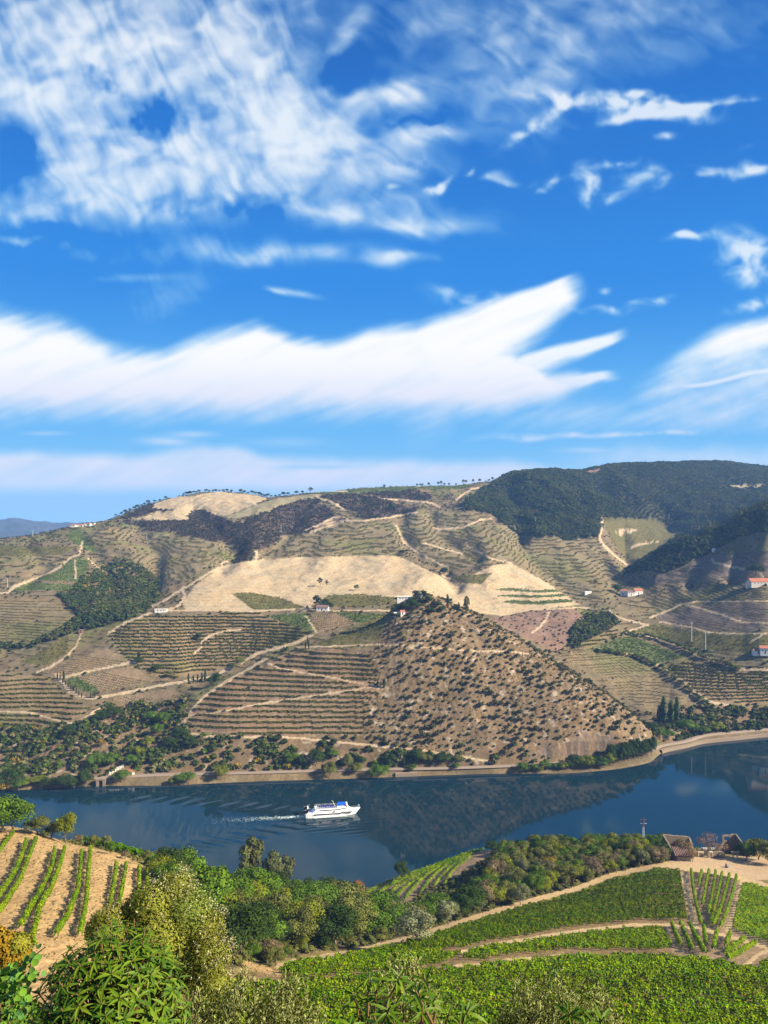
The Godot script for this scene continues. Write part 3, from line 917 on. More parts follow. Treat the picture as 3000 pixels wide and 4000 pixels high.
func build_far() -> void:
	var g := far
	g.us = columns_for(-30, 1690, 2.4, -700, 2360, 14)
	g.cols = g.us.size()
	var shore := track(nums(SHORE), 2, 1)
	var rail := track(nums(RAIL), 2, 1)
	var tv: Array = []
	var td: Array = []
	for l in LINES:
		var n := nums(l)
		tv.append(track(n, 3, 1))
		td.append(track(n, 3, 2))
	var hills := track(nums(SKY_HILLS), 2, 1)
	var rowsof := [2, 8, 46, 112, 12, 74, 40, 72, 72, 30, 64, 8, 8, 24, 4]
	for k in rowsof.size(): g.rows += rowsof[k]
	g.rows += 1
	field_map(g, -704, 980, 1536, 760, 2.0)
	far_type = ["scrub"]
	far_label = ["bare slopes"]
	for s in FIELDS:
		var part: PackedStringArray = s.split("|")
		far_type.append(part[0])
		far_label.append(part[1])
		g.fill(stretch(pts2(part[2])), far_type.size() - 1)
	far_type.append("road")
	far_label.append("road")
	var road_id := far_type.size() - 1
	for s in TRACKS:
		var part: PackedStringArray = s.split("|")
		g.stroke(stretch(pts2(part[1])), float(part[0]), road_id)
	far_type.append("far")
	far_label.append("distant hills")
	var far_id := far_type.size() - 1
	var size := g.cols * g.rows
	g.hb.resize(size)
	g.hh.resize(size)
	g.dd.resize(size)
	g.ty.resize(size)
	var colors := PackedColorArray()
	colors.resize(size)
	var kc: Array = []
	var kz: Array = []
	var kf: Array = []
	var ks: Array = []
	var kt: Array = []
	for t in far_type:
		kc.append(KINDS[t][0])
		kz.append(KINDS[t][1])
		kf.append(KINDS[t][2])
		ks.append(KINDS[t][3])
		kt.append(t)
	var folds: Array = []
	for f in FOLDS:
		var part: PackedStringArray = f.split("|")
		folds.append([float(part[0]), float(part[1]), pts2(part[2])])
	for c in g.cols:
		var u: float = g.us[c]
		var kx := (u - CU) / F
		var by := folds.filter(func(f): return absf(u - f[2][f[2].size() / 2].x) < 260.0)
		var D := PackedFloat64Array()
		var Hh := PackedFloat64Array()
		var sd := EYE * F / (shore.at(u) - CV)
		D.append(sd - 14.0)
		Hh.append(-6.0)
		D.append(sd)
		Hh.append(0.0)
		var rd := maxf((EYE - 4.2) * F / (rail.at(u) - CV), sd + 3.0)
		D.append(rd)
		Hh.append(4.2)
		for k in tv.size():
			var d: float = maxf(td[k].at(u), D[D.size() - 1] + 3.0)
			D.append(d)
			Hh.append(EYE - (tv[k].at(u) - CV) / F * d)
		var last_d: float = D[D.size() - 1]
		var last_h: float = Hh[Hh.size() - 1]
		D.append(last_d + 240)
		Hh.append(last_h - 30)
		D.append(4600)
		Hh.append(30)
		D.append(6500)
		Hh.append(EYE - (hills.at(u) - CV) / F * 6500.0)
		D.append(8600)
		Hh.append(0)
		var ms := slopes(D, Hh)
		var r := 0
		for k in D.size() - 1:
			var n: int = rowsof[k]
			for j in n + (1 if k == D.size() - 2 else 0):
				var d := lerpf(D[k], D[k + 1], float(j) / n)
				var h := herm(D[k], D[k + 1], Hh[k], Hh[k + 1], ms[k], ms[k + 1], d)
				var x := kx * d
				var i := c * g.rows + r
				var away := clampf((d - rd - 2.0) / 45.0, 0.0, 1.0)
				var scale := clampf(d / 700.0, 1.0, 2.4)
				h += away * scale * (1.5 * n_big.get_noise_2d(x, d) + 0.75 * n_mid.get_noise_2d(x, d))
				if k >= 12: h += 26.0 * n_big.get_noise_2d(x * 0.22, d * 0.22) * clampf((d - 4000.0) / 1500.0, 0, 1)
				g.hb[i] = h
				g.dd[i] = d
				var v := CV + (EYE - h) / d * F
				if d > 830.0 and k < 11:
					var sky_v: float = tv[8].at(u)
					var ease := clampf((d - 830.0) / 120.0, 0, 1) * clampf((v - sky_v - 2.0) / 22.0, 0, 1)
					if ease > 0.0:
						var add := 5.5 * (0.28 - absf(n_big.get_noise_2d(x * 0.55 + 200, d * 0.28))) * scale
						for f in by:
							var line: PackedVector2Array = f[2]
							var best := 1e9
							for q in line.size() - 1:
								best = minf(best, Vector2(u, v).distance_squared_to(Geometry2D.get_closest_point_to_segment(Vector2(u, v), line[q], line[q + 1])))
							if best < 9.0 * f[1] * f[1]: add -= f[0] * exp(-best / (f[1] * f[1]))
						h += add * ease
						v = CV + (EYE - h) / d * F
						g.hb[i] = h
				var ju := n_fine.get_noise_2d(x * 0.7, d * 0.7)
				var id := g.field(u + 2.2 * ju, v + 1.6 * n_fine.get_noise_2d(x * 0.7 + 400, d * 0.7))
				if kt[id] in ["scrub", "terrace", "bench", "greenvine", "ravine", "plough", "wood", "dark"] and k < 12:
					# woods and scrub have ragged edges
					var jw := n_mid.get_noise_2d(x * 0.55 + 40, d * 0.55)
					var jv := n_mid.get_noise_2d(x * 0.55 + 640, d * 0.55)
					var id2 := g.field(u + 13.0 * jw, v + 8.0 * jv)
					if kt[id2] in ["wood", "dark"]: id = id2
					elif kt[id] in ["wood", "dark"]: id = id2 if kt[id2] != "road" else 0
				if k >= 12: id = far_id
				if kt[id] == "wood" and d > 1150.0:
					# the wooded hill is folded into spurs and gullies
					var fold := clampf((d - 1150.0) / 250.0, 0, 1) * clampf((v - (tv[8] as Track).at(u) - 4.0) / 30.0, 0, 1)
					h += fold * (16.0 * (0.35 - absf(n_big.get_noise_2d(x * 0.62 + d * 0.25 + 900, d * 0.16))) + 6.0 * n_big.get_noise_2d(x * 1.3, d * 1.3))
				g.ty[i] = id
				var t: String = kt[id]
				var col: Color = kc[id]
				var dz: float = kz[id]
				var tone: float = 1.0 + ks[id] * (0.75 * n_mid.get_noise_2d(x * 0.8, d * 0.8) + 0.7 * n_fine.get_noise_2d(x * 0.45 + 90, d * 0.45) + 0.5 * n_big.get_noise_2d(x * 0.5 + 700, d * 0.5))
				if t == "terrace" or t == "bench" or t == "scrub" or t == "shelf" or t == "dots":
					col = col.lerp(Color(0.125, 0.135, 0.040), 0.6 * smoothstep(0.02, 0.5, n_big.get_noise_2d(x * 0.7 + 333, d * 0.7) + 0.2 * n_mid.get_noise_2d(x, d)))
				if dz > 0.0:
					var q := h / (dz * clampf(d / 900.0, 1.0, 1.6))
					var fr := q - floorf(q)
					var gq: float = fr * 0.35 if fr < 0.55 else 0.1925 + (fr - 0.55) * 1.794
					h += (gq - fr) * dz * kf[id] * clampf(d / 900.0, 1.0, 1.6)
					if t == "golden":
						if fr > 0.78: tone *= 0.87     # lines of young vines, a few leaves each
					elif fr > 0.6: tone *= 0.93      # the earth banks are a little darker than the tilled shelves
				elif t == "rock":
					var crack := absf(n_rock.get_noise_2d(x * 1.5 + d * 0.5, d * 0.7))
					h += away * (5.0 * crack + 1.6 * n_rock.get_noise_2d(x * 3.1, d * 2.5))
					tone *= 0.62 + 1.3 * minf(crack, 0.5)
					col = col.lerp(Color(0.135, 0.108, 0.088), clampf(0.5 + 1.4 * n_mid.get_noise_2d(x * 1.4 + 77, d * 1.4), 0, 1))
				elif t == "olive" or t == "ravine" or t == "pink":
					h += away * (0.9 * n_rock.get_noise_2d(x * 1.6, d * 1.6) + 0.5 * n_fine.get_noise_2d(x * 2.0, d * 2.0))
					var stone := n_rock.get_noise_2d(x * 0.9 + 300, d * 1.1)
					if stone > 0.32: col = col.lerp(Color(0.36, 0.30, 0.235), clampf((stone - 0.32) * 5.0, 0, 0.7))
				g.hh[i] = h
				var warm := 1.0 + 0.08 * n_mid.get_noise_2d(x * 0.5 + 55, d * 0.5)
				colors[i] = Color(col.r * tone * warm, col.g * tone, col.b * tone / warm)
				r += 1
	tick("far heights")
	var o := obj("hillside", g.make_mesh(colors), M.ground_far)
	tag(o, "terraced valley side across the river", "", "", "structure")
	tick("far mesh")

const TUFT_ROWS := {"terrace": -0.30, "shelf": -9.0, "ledge": -9.0, "bench": -0.30, "scrub": 0.08, "plough": 0.02}

func grow_far() -> void:
	# plants of the far side: vines along the terraces, bushes, woods
	var g := far
	var R := g.rows
	var where := {}      # field -> list of transforms
	var tint := {}
	var line := {}       # field -> level -> transforms (terraces near enough to tell the rows apart)
	var olives: Array = []
	var r := RandomNumberGenerator.new()
	r.seed = 77
	var first_row := 10
	for c in range(1, g.cols - 1):
		var u: float = g.us[c]
		var kx := (u - CU) / F
		var du := (g.us[c + 1] - g.us[c - 1]) * 0.5 / F
		var low := 1e9
		for rr in range(0, R - 42):
			var i := c * R + rr
			var d := g.dd[i]
			var v := CV + (EYE - g.hh[i]) / d * F
			var seen := v < low + 3.0
			low = minf(low, v)
			if rr < first_row or not seen: continue
			if u < -160 or u > 1820: continue
			var id := g.ty[i]
			var t: String = far_type[id]
			if t == "road": continue
			var step := g.dd[i + 1] - d
			var area := du * d * step
			var p := Vector3(kx * d, g.hh[i], -d)
			if TUFT_ROWS.has(t):
				var dz: float = KINDS[t][1] * clampf(d / 900.0, 1.0, 1.6)
				var a := floorf(g.hb[i] / dz)
				var b := floorf(g.hb[i + 1] / dz)
				if a != b and g.ty[i + 1] == id:
					var key := int(maxf(a, b))
					var gap := n_mid.get_noise_2d(p.x * 0.35 + key * 37.0, 50.0)
					if gap > TUFT_ROWS[t] and (t == "shelf" or t == "ledge" or r.randf() < 0.93):
						if not line.has(id): line[id] = {}
						if not line[id].has(key): line[id][key] = []
						var s := r.randf_range(0.8, 1.2)
						var wide := maxf(1.0, du * d / 0.9)
						var T := Transform3D(Basis(Vector3.UP, r.randf_range(-0.4, 0.4) + (PI if r.randf() < 0.5 else 0.0)).scaled(Vector3(0.85 * wide, (1.1 if t == "shelf" else 0.85) * s, 0.75) * clampf(d / 900.0, 0.85, 1.35)), Vector3(p.x, lerpf(g.hh[i], g.hh[i + 1], 0.3), p.z))
						line[id][key].append(T)
				if t != "scrub":
					if r.randf() < 0.0006 * area: add_to(where, tint, id, p, r.randf_range(0.8, 1.7), r)
					continue
			var dens := 0.0
			var lo := 0.8
			var hi := 1.6
			match t:
				"wood":
					dens = 0.06 if d > 1250 else 0.09
					lo = 2.0; hi = 4.2 if d > 1250 else 3.6
				"dark":
					dens = 0.05
					lo = 1.0; hi = 2.4
				"ravine":
					var cl := n_big.get_noise_2d(p.x * 2.2, d * 2.2)
					dens = 0.030 + 0.10 * clampf(cl * 2.0 + 0.25, 0, 1)
					lo = 1.5; hi = 3.8
				"scrub":
					dens = 0.007 + 0.03 * clampf(n_big.get_noise_2d(p.x * 2.0, d * 2.0) * 2.2 - 0.25, 0, 1)
					lo = 0.7; hi = 2.0
				"pink":
					dens = 0.02
					lo = 0.6; hi = 1.5
				"greenvine":
					dens = 0.10
					lo = 0.7; hi = 1.1
				"lush":
					dens = 0.22 if d < 900 else 0.12
					lo = 0.8; hi = 1.3
				"plough":
					dens = 0.004
				"dots":
					dens = 0.0
				"rock":
					dens = 0.006
					lo = 0.7; hi = 1.8
				"bank":
					dens = 0.09
					lo = 0.4; hi = 1.9
				"hedge":
					dens = 0.2
				"olive":
					dens = 0.085
					lo = 0.35; hi = 0.8
					# the shoulder towards the side valley is overgrown
					var grown := clampf((u - (1060 + (v - 1345) * 1.35)) / 40.0, 0, 1) * clampf((1500 - v) / 100.0, 0.25, 1)
					if r.randf() < grown:
						dens = 0.06
						lo = 1.0; hi = 2.2
			if dens > 0.0 and r.randf() < dens * area:
				add_to(where, tint, id, p, r.randf_range(lo, hi), r)
	tick("far scatter")
	# dotted vine plots: vines planted on a square grid
	for id in far_type.size():
		if far_type[id] != "dots": continue
		dot_plot(where, tint, id, r)
	var made := 0
	for id in where:
		var t: String = far_type[id]
		var mesh: ArrayMesh = M.bush_far if t in ["wood", "dark"] else M.tuft if t in ["greenvine", "lush", "dots", "plough"] else M.bush_far
		var called: String = {"wood": "wood", "dark": "scrub", "greenvine": "vines", "lush": "vines", "dots": "vines"}.get(t, "undergrowth")
		var o := copies(called, mesh, M.leaf, where[id], tint[id])
		tag(o, STUFF_WORD.get(t, "low bushes") + " on the " + far_label[id] if id != 0 else "low bushes dotted over the bare slopes between the fields", called.replace("_", " "), "", "stuff")
		made += where[id].size()
	# terrace rows: the nearer ones are single objects
	for id in line:
		var keys: Array = line[id].keys()
		keys.sort()
		keys.reverse()
		if far_type[id] == "shelf" or far_type[id] == "ledge":
			var n := 0
			for key in keys:
				var runs: Array = []
				for T in line[id][key]:
					if runs.is_empty() or (runs[-1][-1].origin as Vector3).distance_to(T.origin) > 3.6: runs.append([])
					runs[-1].append(T)
				runs = runs.filter(func(q): return q.size() >= 7)
				for q in runs.size():
					var o := obj("vine_row", far_row(runs[q], r), M.leaf)
					tag(o, "%s vine row down the %s%s" % [nth(n), far_label[id], "" if runs.size() == 1 else ", %s piece from left" % nth(q)], "vine row", "vine rows of the " + far_label[id])
				if runs.size(): n += 1
		else:
			var all: Array = []
			var tt: Array = []
			for key in keys:
				for T in line[id][key]:
					all.append(T)
					tt.append(vine_tint(r, 0.7))
			var o := copies("vines", M.tuft, M.leaf, all, tt)
			tag(o, "thin vine rows on the " + far_label[id], "vines", "", "stuff")
			made += all.size()
	# olive trees stand in rough rows over the scrub hill
	var gz := -598.0
	var odd := 0
	while gz > -742.0:
		var gx := -40.0
		odd += 1
		while gx < 250.0:
			gx += 5.4
			var p := Vector3(gx + r.randf_range(-1.3, 1.3) + 2.7 * (odd % 2), 0, gz + r.randf_range(-0.9, 0.9) + 0.06 * gx)
			var q := n_big.get_noise_2d(p.x * 1.8, p.z * 1.8)
			if far_type[g.kind_at(p.x, p.z)] != "olive" or r.randf() < 0.14 - 0.5 * q: continue
			p.y = g.height(p.x, p.z)
			olives.append([p, (r.randf_range(1.15, 1.95) + 1.0 * pow(r.randf(), 4.0)) * (1.0 + 0.4 * q), r.randf()])
		gz -= 4.6
	# olive trees: the 280 that show largest are objects of their own
	olives.sort_custom(func(a, b): return a[1] / -a[0].z > b[1] / -b[0].z)
	var rest: Array = []
	var rt: Array = []
	var count := {}
	for k in olives.size():
		var e: Array = olives[k]
		var c := Color(0.066, 0.076, 0.026) * r.randf_range(0.7, 1.35)
		if e[2] > 0.86: c = Color(0.13, 0.10, 0.045) * r.randf_range(0.8, 1.2)
		if k < 280:
			var o := obj("olive_tree", M.olive[k % M.olive.size()], M.leaf_olive[k % M.leaf_olive.size()], null, e[0])
			var u: float = CU + e[0].x / -e[0].z * F
			var v: float = CV + (EYE - e[0].y) / -e[0].z * F
			var zone := "under the chapel" if v < 1400 else "above the cliff" if u > 1080 and v > 1540 else "on the right flank" if u > 1100 else "on the left edge" if u < 880 else "in the middle" if v < 1520 else "on the lower slope"
			count[zone] = count.get(zone, 0) + 1
			tag(o, "%s largest olive tree %s of the scrub hill" % [nth(count[zone] - 1), zone], "tree", "olive trees scattered over the scrub hill")
			o.scale = Vector3.ONE * e[1]
			o.rotation.y = r.randf_range(0, TAU)
		else:
			rest.append(Transform3D(Basis(Vector3.UP, r.randf_range(0, TAU)).scaled(Vector3.ONE * e[1]), e[0]))
			rt.append(c)
	var ro := copies("olive_bushes", M.bush_far, M.leaf, rest, rt)
	tag(ro, "smaller olive bushes all over the scrub hill", "bushes", "", "stuff")
	print("far plants ", made, " olives ", olives.size())
	tick("far plants")

func far_row(list: Array, r: RandomNumberGenerator) -> ArrayMesh:
	var L := Leafy.new()
	for k in list.size() - 1:
		# the wired hedge itself, behind its leaves
		var a: Vector3 = list[k].origin
		var b: Vector3 = list[k + 1].origin
		var n := (b - a).cross(Vector3.UP).normalized()
		L.quad((a + b) * 0.5 + Vector3(0, 0.75, 0), (b - a) * 0.5 + Vector3(0, 0.6, 0), (b - a) * 0.5 - Vector3(0, 0.6, 0), n if n.z > 0 else -n, vine_tint(r, 0.8))
	for T in list:
		var sc: Vector3 = T.basis.get_scale()
		var tone := vine_tint(r, 0.95)
		for q in 11:
			var d := ball(r)
			d.y = absf(d.y)
			var p: Vector3 = T.origin + Vector3(d.x * 0.75 * sc.x, 0.25 + d.y * 1.35 * sc.y, d.z * 0.6)
			var nn := (d + ball(r) * 0.6).normalized()
			var side := nn.cross(ball(r)).normalized()
			L.quad(p, side * 0.42, nn.cross(side) * 0.36, (nn + Vector3(0, 0.3, 0)).normalized(), tone * r.randf_range(0.8, 1.2))
	return L.commit()

const STUFF_WORD := {"wood": "close-grown trees", "dark": "dark scrub bushes", "greenvine": "low vines", "lush": "dense green vines", "dots": "vines planted in a grid", "ravine": "wild bushes", "rock": "bushes clinging", "bank": "weeds", "pink": "small round bushes"}

func vine_tint(r: RandomNumberGenerator, k: float) -> Color:
	var c := Color(0.085, 0.108, 0.014).lerp(Color(0.16, 0.14, 0.03), r.randf() * 0.6)
	return c * (k * r.randf_range(0.75, 1.25))

func add_to(where: Dictionary, tint: Dictionary, id: int, p: Vector3, s: float, r: RandomNumberGenerator) -> void:
	if not where.has(id):
		where[id] = []
		tint[id] = []
	var t: String = far_type[id]
	where[id].append(Transform3D(Basis(Vector3.UP, r.randf_range(0, TAU)).scaled(Vector3(s, s * r.randf_range(0.8, 1.15), s)), p))
	var c := Color(0.07, 0.085, 0.03)
	match t:
		"wood":
			c = Color(0.036, 0.056, 0.018).lerp(Color(0.085, 0.098, 0.024), clampf(pow(r.randf(), 1.5) * 0.8 + 0.9 * n_big.get_noise_2d(p.x * 0.9, p.z * 0.9), 0, 1))
			if r.randf() < 0.10: c = Color(0.07, 0.058, 0.028)
		"dark": c = Color(0.038, 0.040, 0.020).lerp(Color(0.065, 0.052, 0.034), r.randf())
		"greenvine": c = vine_tint(r, 1.0)
		"lush": c = Color(0.065, 0.125, 0.010).lerp(Color(0.11, 0.155, 0.014), r.randf())
		"dots": c = Color(0.085, 0.095, 0.018)
		"ravine":
			c = Color(0.058, 0.085, 0.012).lerp(Color(0.036, 0.050, 0.014), r.randf())
			if r.randf() < 0.03: c = Color(0.20, 0.14, 0.02)
			elif r.randf() < 0.15: c = Color(0.13, 0.12, 0.05)
		"scrub": c = Color(0.045, 0.056, 0.014)
		"olive": c = Color(0.10, 0.085, 0.030).lerp(Color(0.06, 0.08, 0.02), r.randf())
		"bank": c = Color(0.13, 0.105, 0.035).lerp(Color(0.06, 0.085, 0.018), r.randf())
		"pink": c = Color(0.075, 0.075, 0.035)
	tint[id].append(c * r.randf_range(0.7, 1.35))

func dot_plot(where: Dictionary, tint: Dictionary, id: int, r: RandomNumberGenerator) -> void:
	var poly := pts2(FIELDS[id - 1].split("|")[2])
	var lo := Vector3.INF
	var hi := -Vector3.INF
	var corners := PackedVector2Array()
	for q in poly:
		var p := far.hit(q.x, q.y)
		if p == Vector3.INF: continue
		corners.append(Vector2(p.x, p.z))
		lo = lo.min(p)
		hi = hi.max(p)
	var z := lo.z
	var n := 0
	while z < hi.z:
		var x := lo.x
		while x < hi.x:
			var q := Vector2(x + r.randf_range(-0.3, 0.3), z + 0.35 * (x - lo.x) + r.randf_range(-0.2, 0.2))
			if Geometry2D.is_point_in_polygon(q, corners):
				add_to(where, tint, id, Vector3(q.x, far.height(q.x, q.y), q.y), r.randf_range(0.75, 1.05), r)
			x += 2.2
		z += 3.2
		n += 1

# ---------------------------------------------------------------- river
const BOAT_U := 716.0
var boat_at := Vector3.ZERO
var boat_dir := Vector3(1, 0, 0)

func wave(x: float, z: float) -> float:
	# the boat's wake: two arms of slanting crests behind it, and faint ripples everywhere
	var rel := Vector2(x - boat_at.x, z - boat_at.z)
	var dir := Vector2(boat_dir.x, boat_dir.z)
	var back := -rel.dot(dir) + 2.0
	var side := rel.x * dir.y - rel.y * dir.x
	var h := 0.0
	if back > -16.0 and back < 170.0:
		var s := back + 16.0
		var c := absf(side)
		var mid := s * 0.37
		var wide := 4.0 + s * 0.035
		var e := exp(-pow((c - mid) / wide, 2.0)) * smoothstep(0.0, 30.0, s) * smoothstep(185.0, 90.0, s)
		h += 0.15 * e * (0.75 + 0.5 * n_mid.get_noise_2d(x * 0.8, z * 0.8)) * sin((s * 0.60 + c * 0.80) * TAU / 10.5 + 1.6 * n_big.get_noise_2d(x * 1.5, z * 1.5))
		var inner := smoothstep(mid, mid * 0.4, c) * smoothstep(10.0, 30.0, s) * smoothstep(185.0, 60.0, s)
		h += 0.030 * inner * sin(s * TAU / 7.0 + 2.0 * n_mid.get_noise_2d(x, z))
	if absf(rel.x) < 60 and absf(rel.y) < 40:
		var q := exp(-pow(rel.length() / 22.0, 2.0))
		h += 0.06 * q * sin(side * TAU / 5.0 + 0.15 * back)
	return h

func build_water() -> void:
	var d0 := EYE * F / (1763.0 - CV)
	var stern := Vector3((665.0 - CU) / F * d0, 0, -d0)
	var d1 := EYE * F / (1757.5 - CV)
	var bow := Vector3((765.0 - CU) / F * d1, 0, -d1)
	boat_dir = (bow - stern).normalized()
	boat_at = (bow + stern) * 0.5
	var m := mat(Color(0.003, 0.016, 0.026), 0.04)
	m.metallic_specular = 0.305
	m.normal_enabled = true
	m.normal_texture = noise_tex(0.02, 0, 1.0, 61, true)
	m.normal_scale = 0.045
	m.uv1_triplanar = true
	m.uv1_world_triplanar = true
	m.uv1_scale = Vector3(1.0 / 26.0, 1.0 / 26.0, 1.0 / 60.0)
	M.water = m
	var us := columns_for(120, 900, 2.2, -2600, 4400, 60)
	var ds := PackedFloat64Array()
	var d := 380.0
	while d < 760.0:
		ds.append(d)
		d += 0.8 if d > 440 and d < 580 else 6.0
	var pos := PackedVector3Array()
	var nor := PackedVector3Array()
	var idx := PackedInt32Array()
	var R := ds.size()
	for u in us:
		for dd in ds:
			var x := (u - CU) / F * dd
			var h := wave(x, -dd)
			var hx := wave(x + 0.4, -dd)
			var hz := wave(x, -dd + 0.4)
			pos.append(Vector3(x, h, -dd))
			nor.append(Vector3((h - hx) / 0.4, 1, (h - hz) / 0.4).normalized())
	for c in us.size() - 1:
		for r in R - 1:
			var a := c * R + r
			idx.append_array([a, a + R + 1, a + R, a, a + 1, a + R + 1])
	var arr := []
	arr.resize(Mesh.ARRAY_MAX)
	arr[Mesh.ARRAY_VERTEX] = pos
	arr[Mesh.ARRAY_NORMAL] = nor
	arr[Mesh.ARRAY_INDEX] = idx
	var am := ArrayMesh.new()
	am.add_surface_from_arrays(Mesh.PRIMITIVE_TRIANGLES, arr)
	var o := obj("river", am, m)
	tag(o, "calm dark river with a boat's wake", "", "", "structure")
	# foam of the propellers and along the hull
	var L := Leafy.new()
	var r := RandomNumberGenerator.new()
	r.seed = 9
	var out := Vector3(boat_dir.z, 0, -boat_dir.x)
	for k in 1300:
		var t := r.randf()
		var p: Vector3
		var s := r.randf_range(0.15, 0.5)
		if k < 1000:
			t = t * t
			p = stern - boat_dir * (t * 62.0 - 1.0) + out * r.randfn(0, 0.45 + 2.6 * t)
			s *= 0.95 - 0.72 * t
		else:
			p = stern.lerp(bow, r.randf()) - out * (3.6 + absf(r.randfn(0, 0.35))) * 1.0
			s *= 0.55
		p.y = wave(p.x, p.z) + 0.05
		var a := r.randf_range(0, TAU)
		L.quad(p, (boat_dir * 1.8 + out * 0.5 * cos(a)) * s, (out * 0.7 + boat_dir * 0.3 * sin(a)) * s, Vector3.UP, Color(1, 1, 1))
	var fo := obj("foam", L.commit(), mat(Color(0.46, 0.56, 0.52), 0.8))
	tag(fo, "white foam trailing behind the boat", "foam", "", "stuff")

# ---------------------------------------------------------------- this side of the river
const NLINES := [
	"-2500 8131 0.4  4300 8131 0.4", "-2500 3150 3  4300 3150 3", "-2500 2915 8  4300 2915 8", "-2500 2627 14  4300 2627 14", "-2500 2468 25  4300 2468 25", "-2500 2326 60  4300 2326 60",
	"-2500 2160 95  0 2160 95  330 2170 100  500 2212 112  900 2212 118  1659 2212 125  4300 2212 125",
	"-2500 2030 120  0 2030 120  330 2065 130  600 2110 150  900 2110 155  1300 2110 160  1659 2120 155  4300 2140 150",
	"-2500 1880 170  0 1905 160  200 1920 158  330 1965 160  480 2045 170  620 2074 180  800 2058 200  1000 2030 210  1300 2008 235  1500 2005 240  1659 2035 225  4300 2060 200",
	"-2500 1740 220  0 1790 205  60 1797 203  140 1829 195  250 1853 190  330 1888 185  420 1965 185  500 2025 190  620 2064 196  800 2043 222  1000 1988 262  1100 1957 282  1250 1917 310  1350 1888 325  1440 1864 338  1550 1872 335  1659 1895 320  4300 1960 300",
	"-2500 1780 260  0 1805 240  100 1818 235  170 1822 232  330 1862 230  430 1886 232  500 1912 240  600 1965 260  750 1972 280  830 1962 300  950 1930 320  1050 1885 335  1250 1852 350  1440 1848 355  1659 1852 355  4300 1900 350",
	"-2500 1850 350  0 1860 340  300 1885 345  500 1908 360  700 1935 365  780 1925 360  900 1880 365  1000 1850 370  1050 1838 372  1200 1834 385  1440 1832 385  1659 1838 385  4300 1880 385",
]
const NEAR_FIELDS := [
	"dry|vine slope|0,1775 60,1785 140,1820 190,1826 250,1842 300,1865 340,1880 400,1905 450,1965 420,2060 330,2110 200,2240 0,2260",
	"grass|slope|140,1800 480,1880 520,1925 440,1920 340,1880 250,1842 140,1822",
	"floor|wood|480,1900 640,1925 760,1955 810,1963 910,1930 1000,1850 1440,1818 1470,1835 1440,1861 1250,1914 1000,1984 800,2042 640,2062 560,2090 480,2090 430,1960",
	"dry|bank|463,1901 507,1908 545,1991 497,1985 480,1928",
	"brown|small vineyard|1060,1828 930,1868 800,1941 815,1964 868,1964 908,1931 985,1898 1060,1850",
	"vineyard|vineyard|560,2100 640,2082 800,2060 1000,1999 1250,1926 1440,1880 1473,1880 1606,1901 1659,1921 1659,2420 400,2420 480,2110",
	"brown|fan|1470,1882 1606,1903 1570,2015 1500,2010",
	"brown|fan|1430,2000 1660,2040 1600,2090 1460,2070",
	"yard|yard|1436,1862 1506,1850 1613,1850 1659,1848 1659,1923 1606,1901 1530,1886 1473,1880 1440,1884",
	"dry|patch|505,2068 540,2078 600,2098 640,2106 600,2110 540,2096",
	"dry|patch|560,1945 600,1960 595,1985 570,1970",
]
const NEAR_TRACKS := [
	"5|600,2088 640,2076 700,2067 760,2057 800,2047 880,2028 940,2010 1000,1990 1100,1959 1200,1932 1250,1918 1320,1890 1400,1874 1440,1868 1480,1873 1550,1884 1606,1898 1659,1915",
	"3.6|1000,2056 1060,2040 1106,2034 1200,2018 1300,2005 1372,1998 1433,1998 1480,2003 1520,2006 1560,2020 1600,2030 1659,2048",
	"2.6|980,2088 1040,2082 1106,2072 1160,2070 1215,2060",
	"4|1659,2050 1620,2075 1600,2090",
	"5|1477,1888 1484,1925 1492,1960 1500,2004",
	"4|1602,1906 1592,1950 1580,1985 1572,2012",
	"2.4|630,2108 690,2100 740,2096",
]

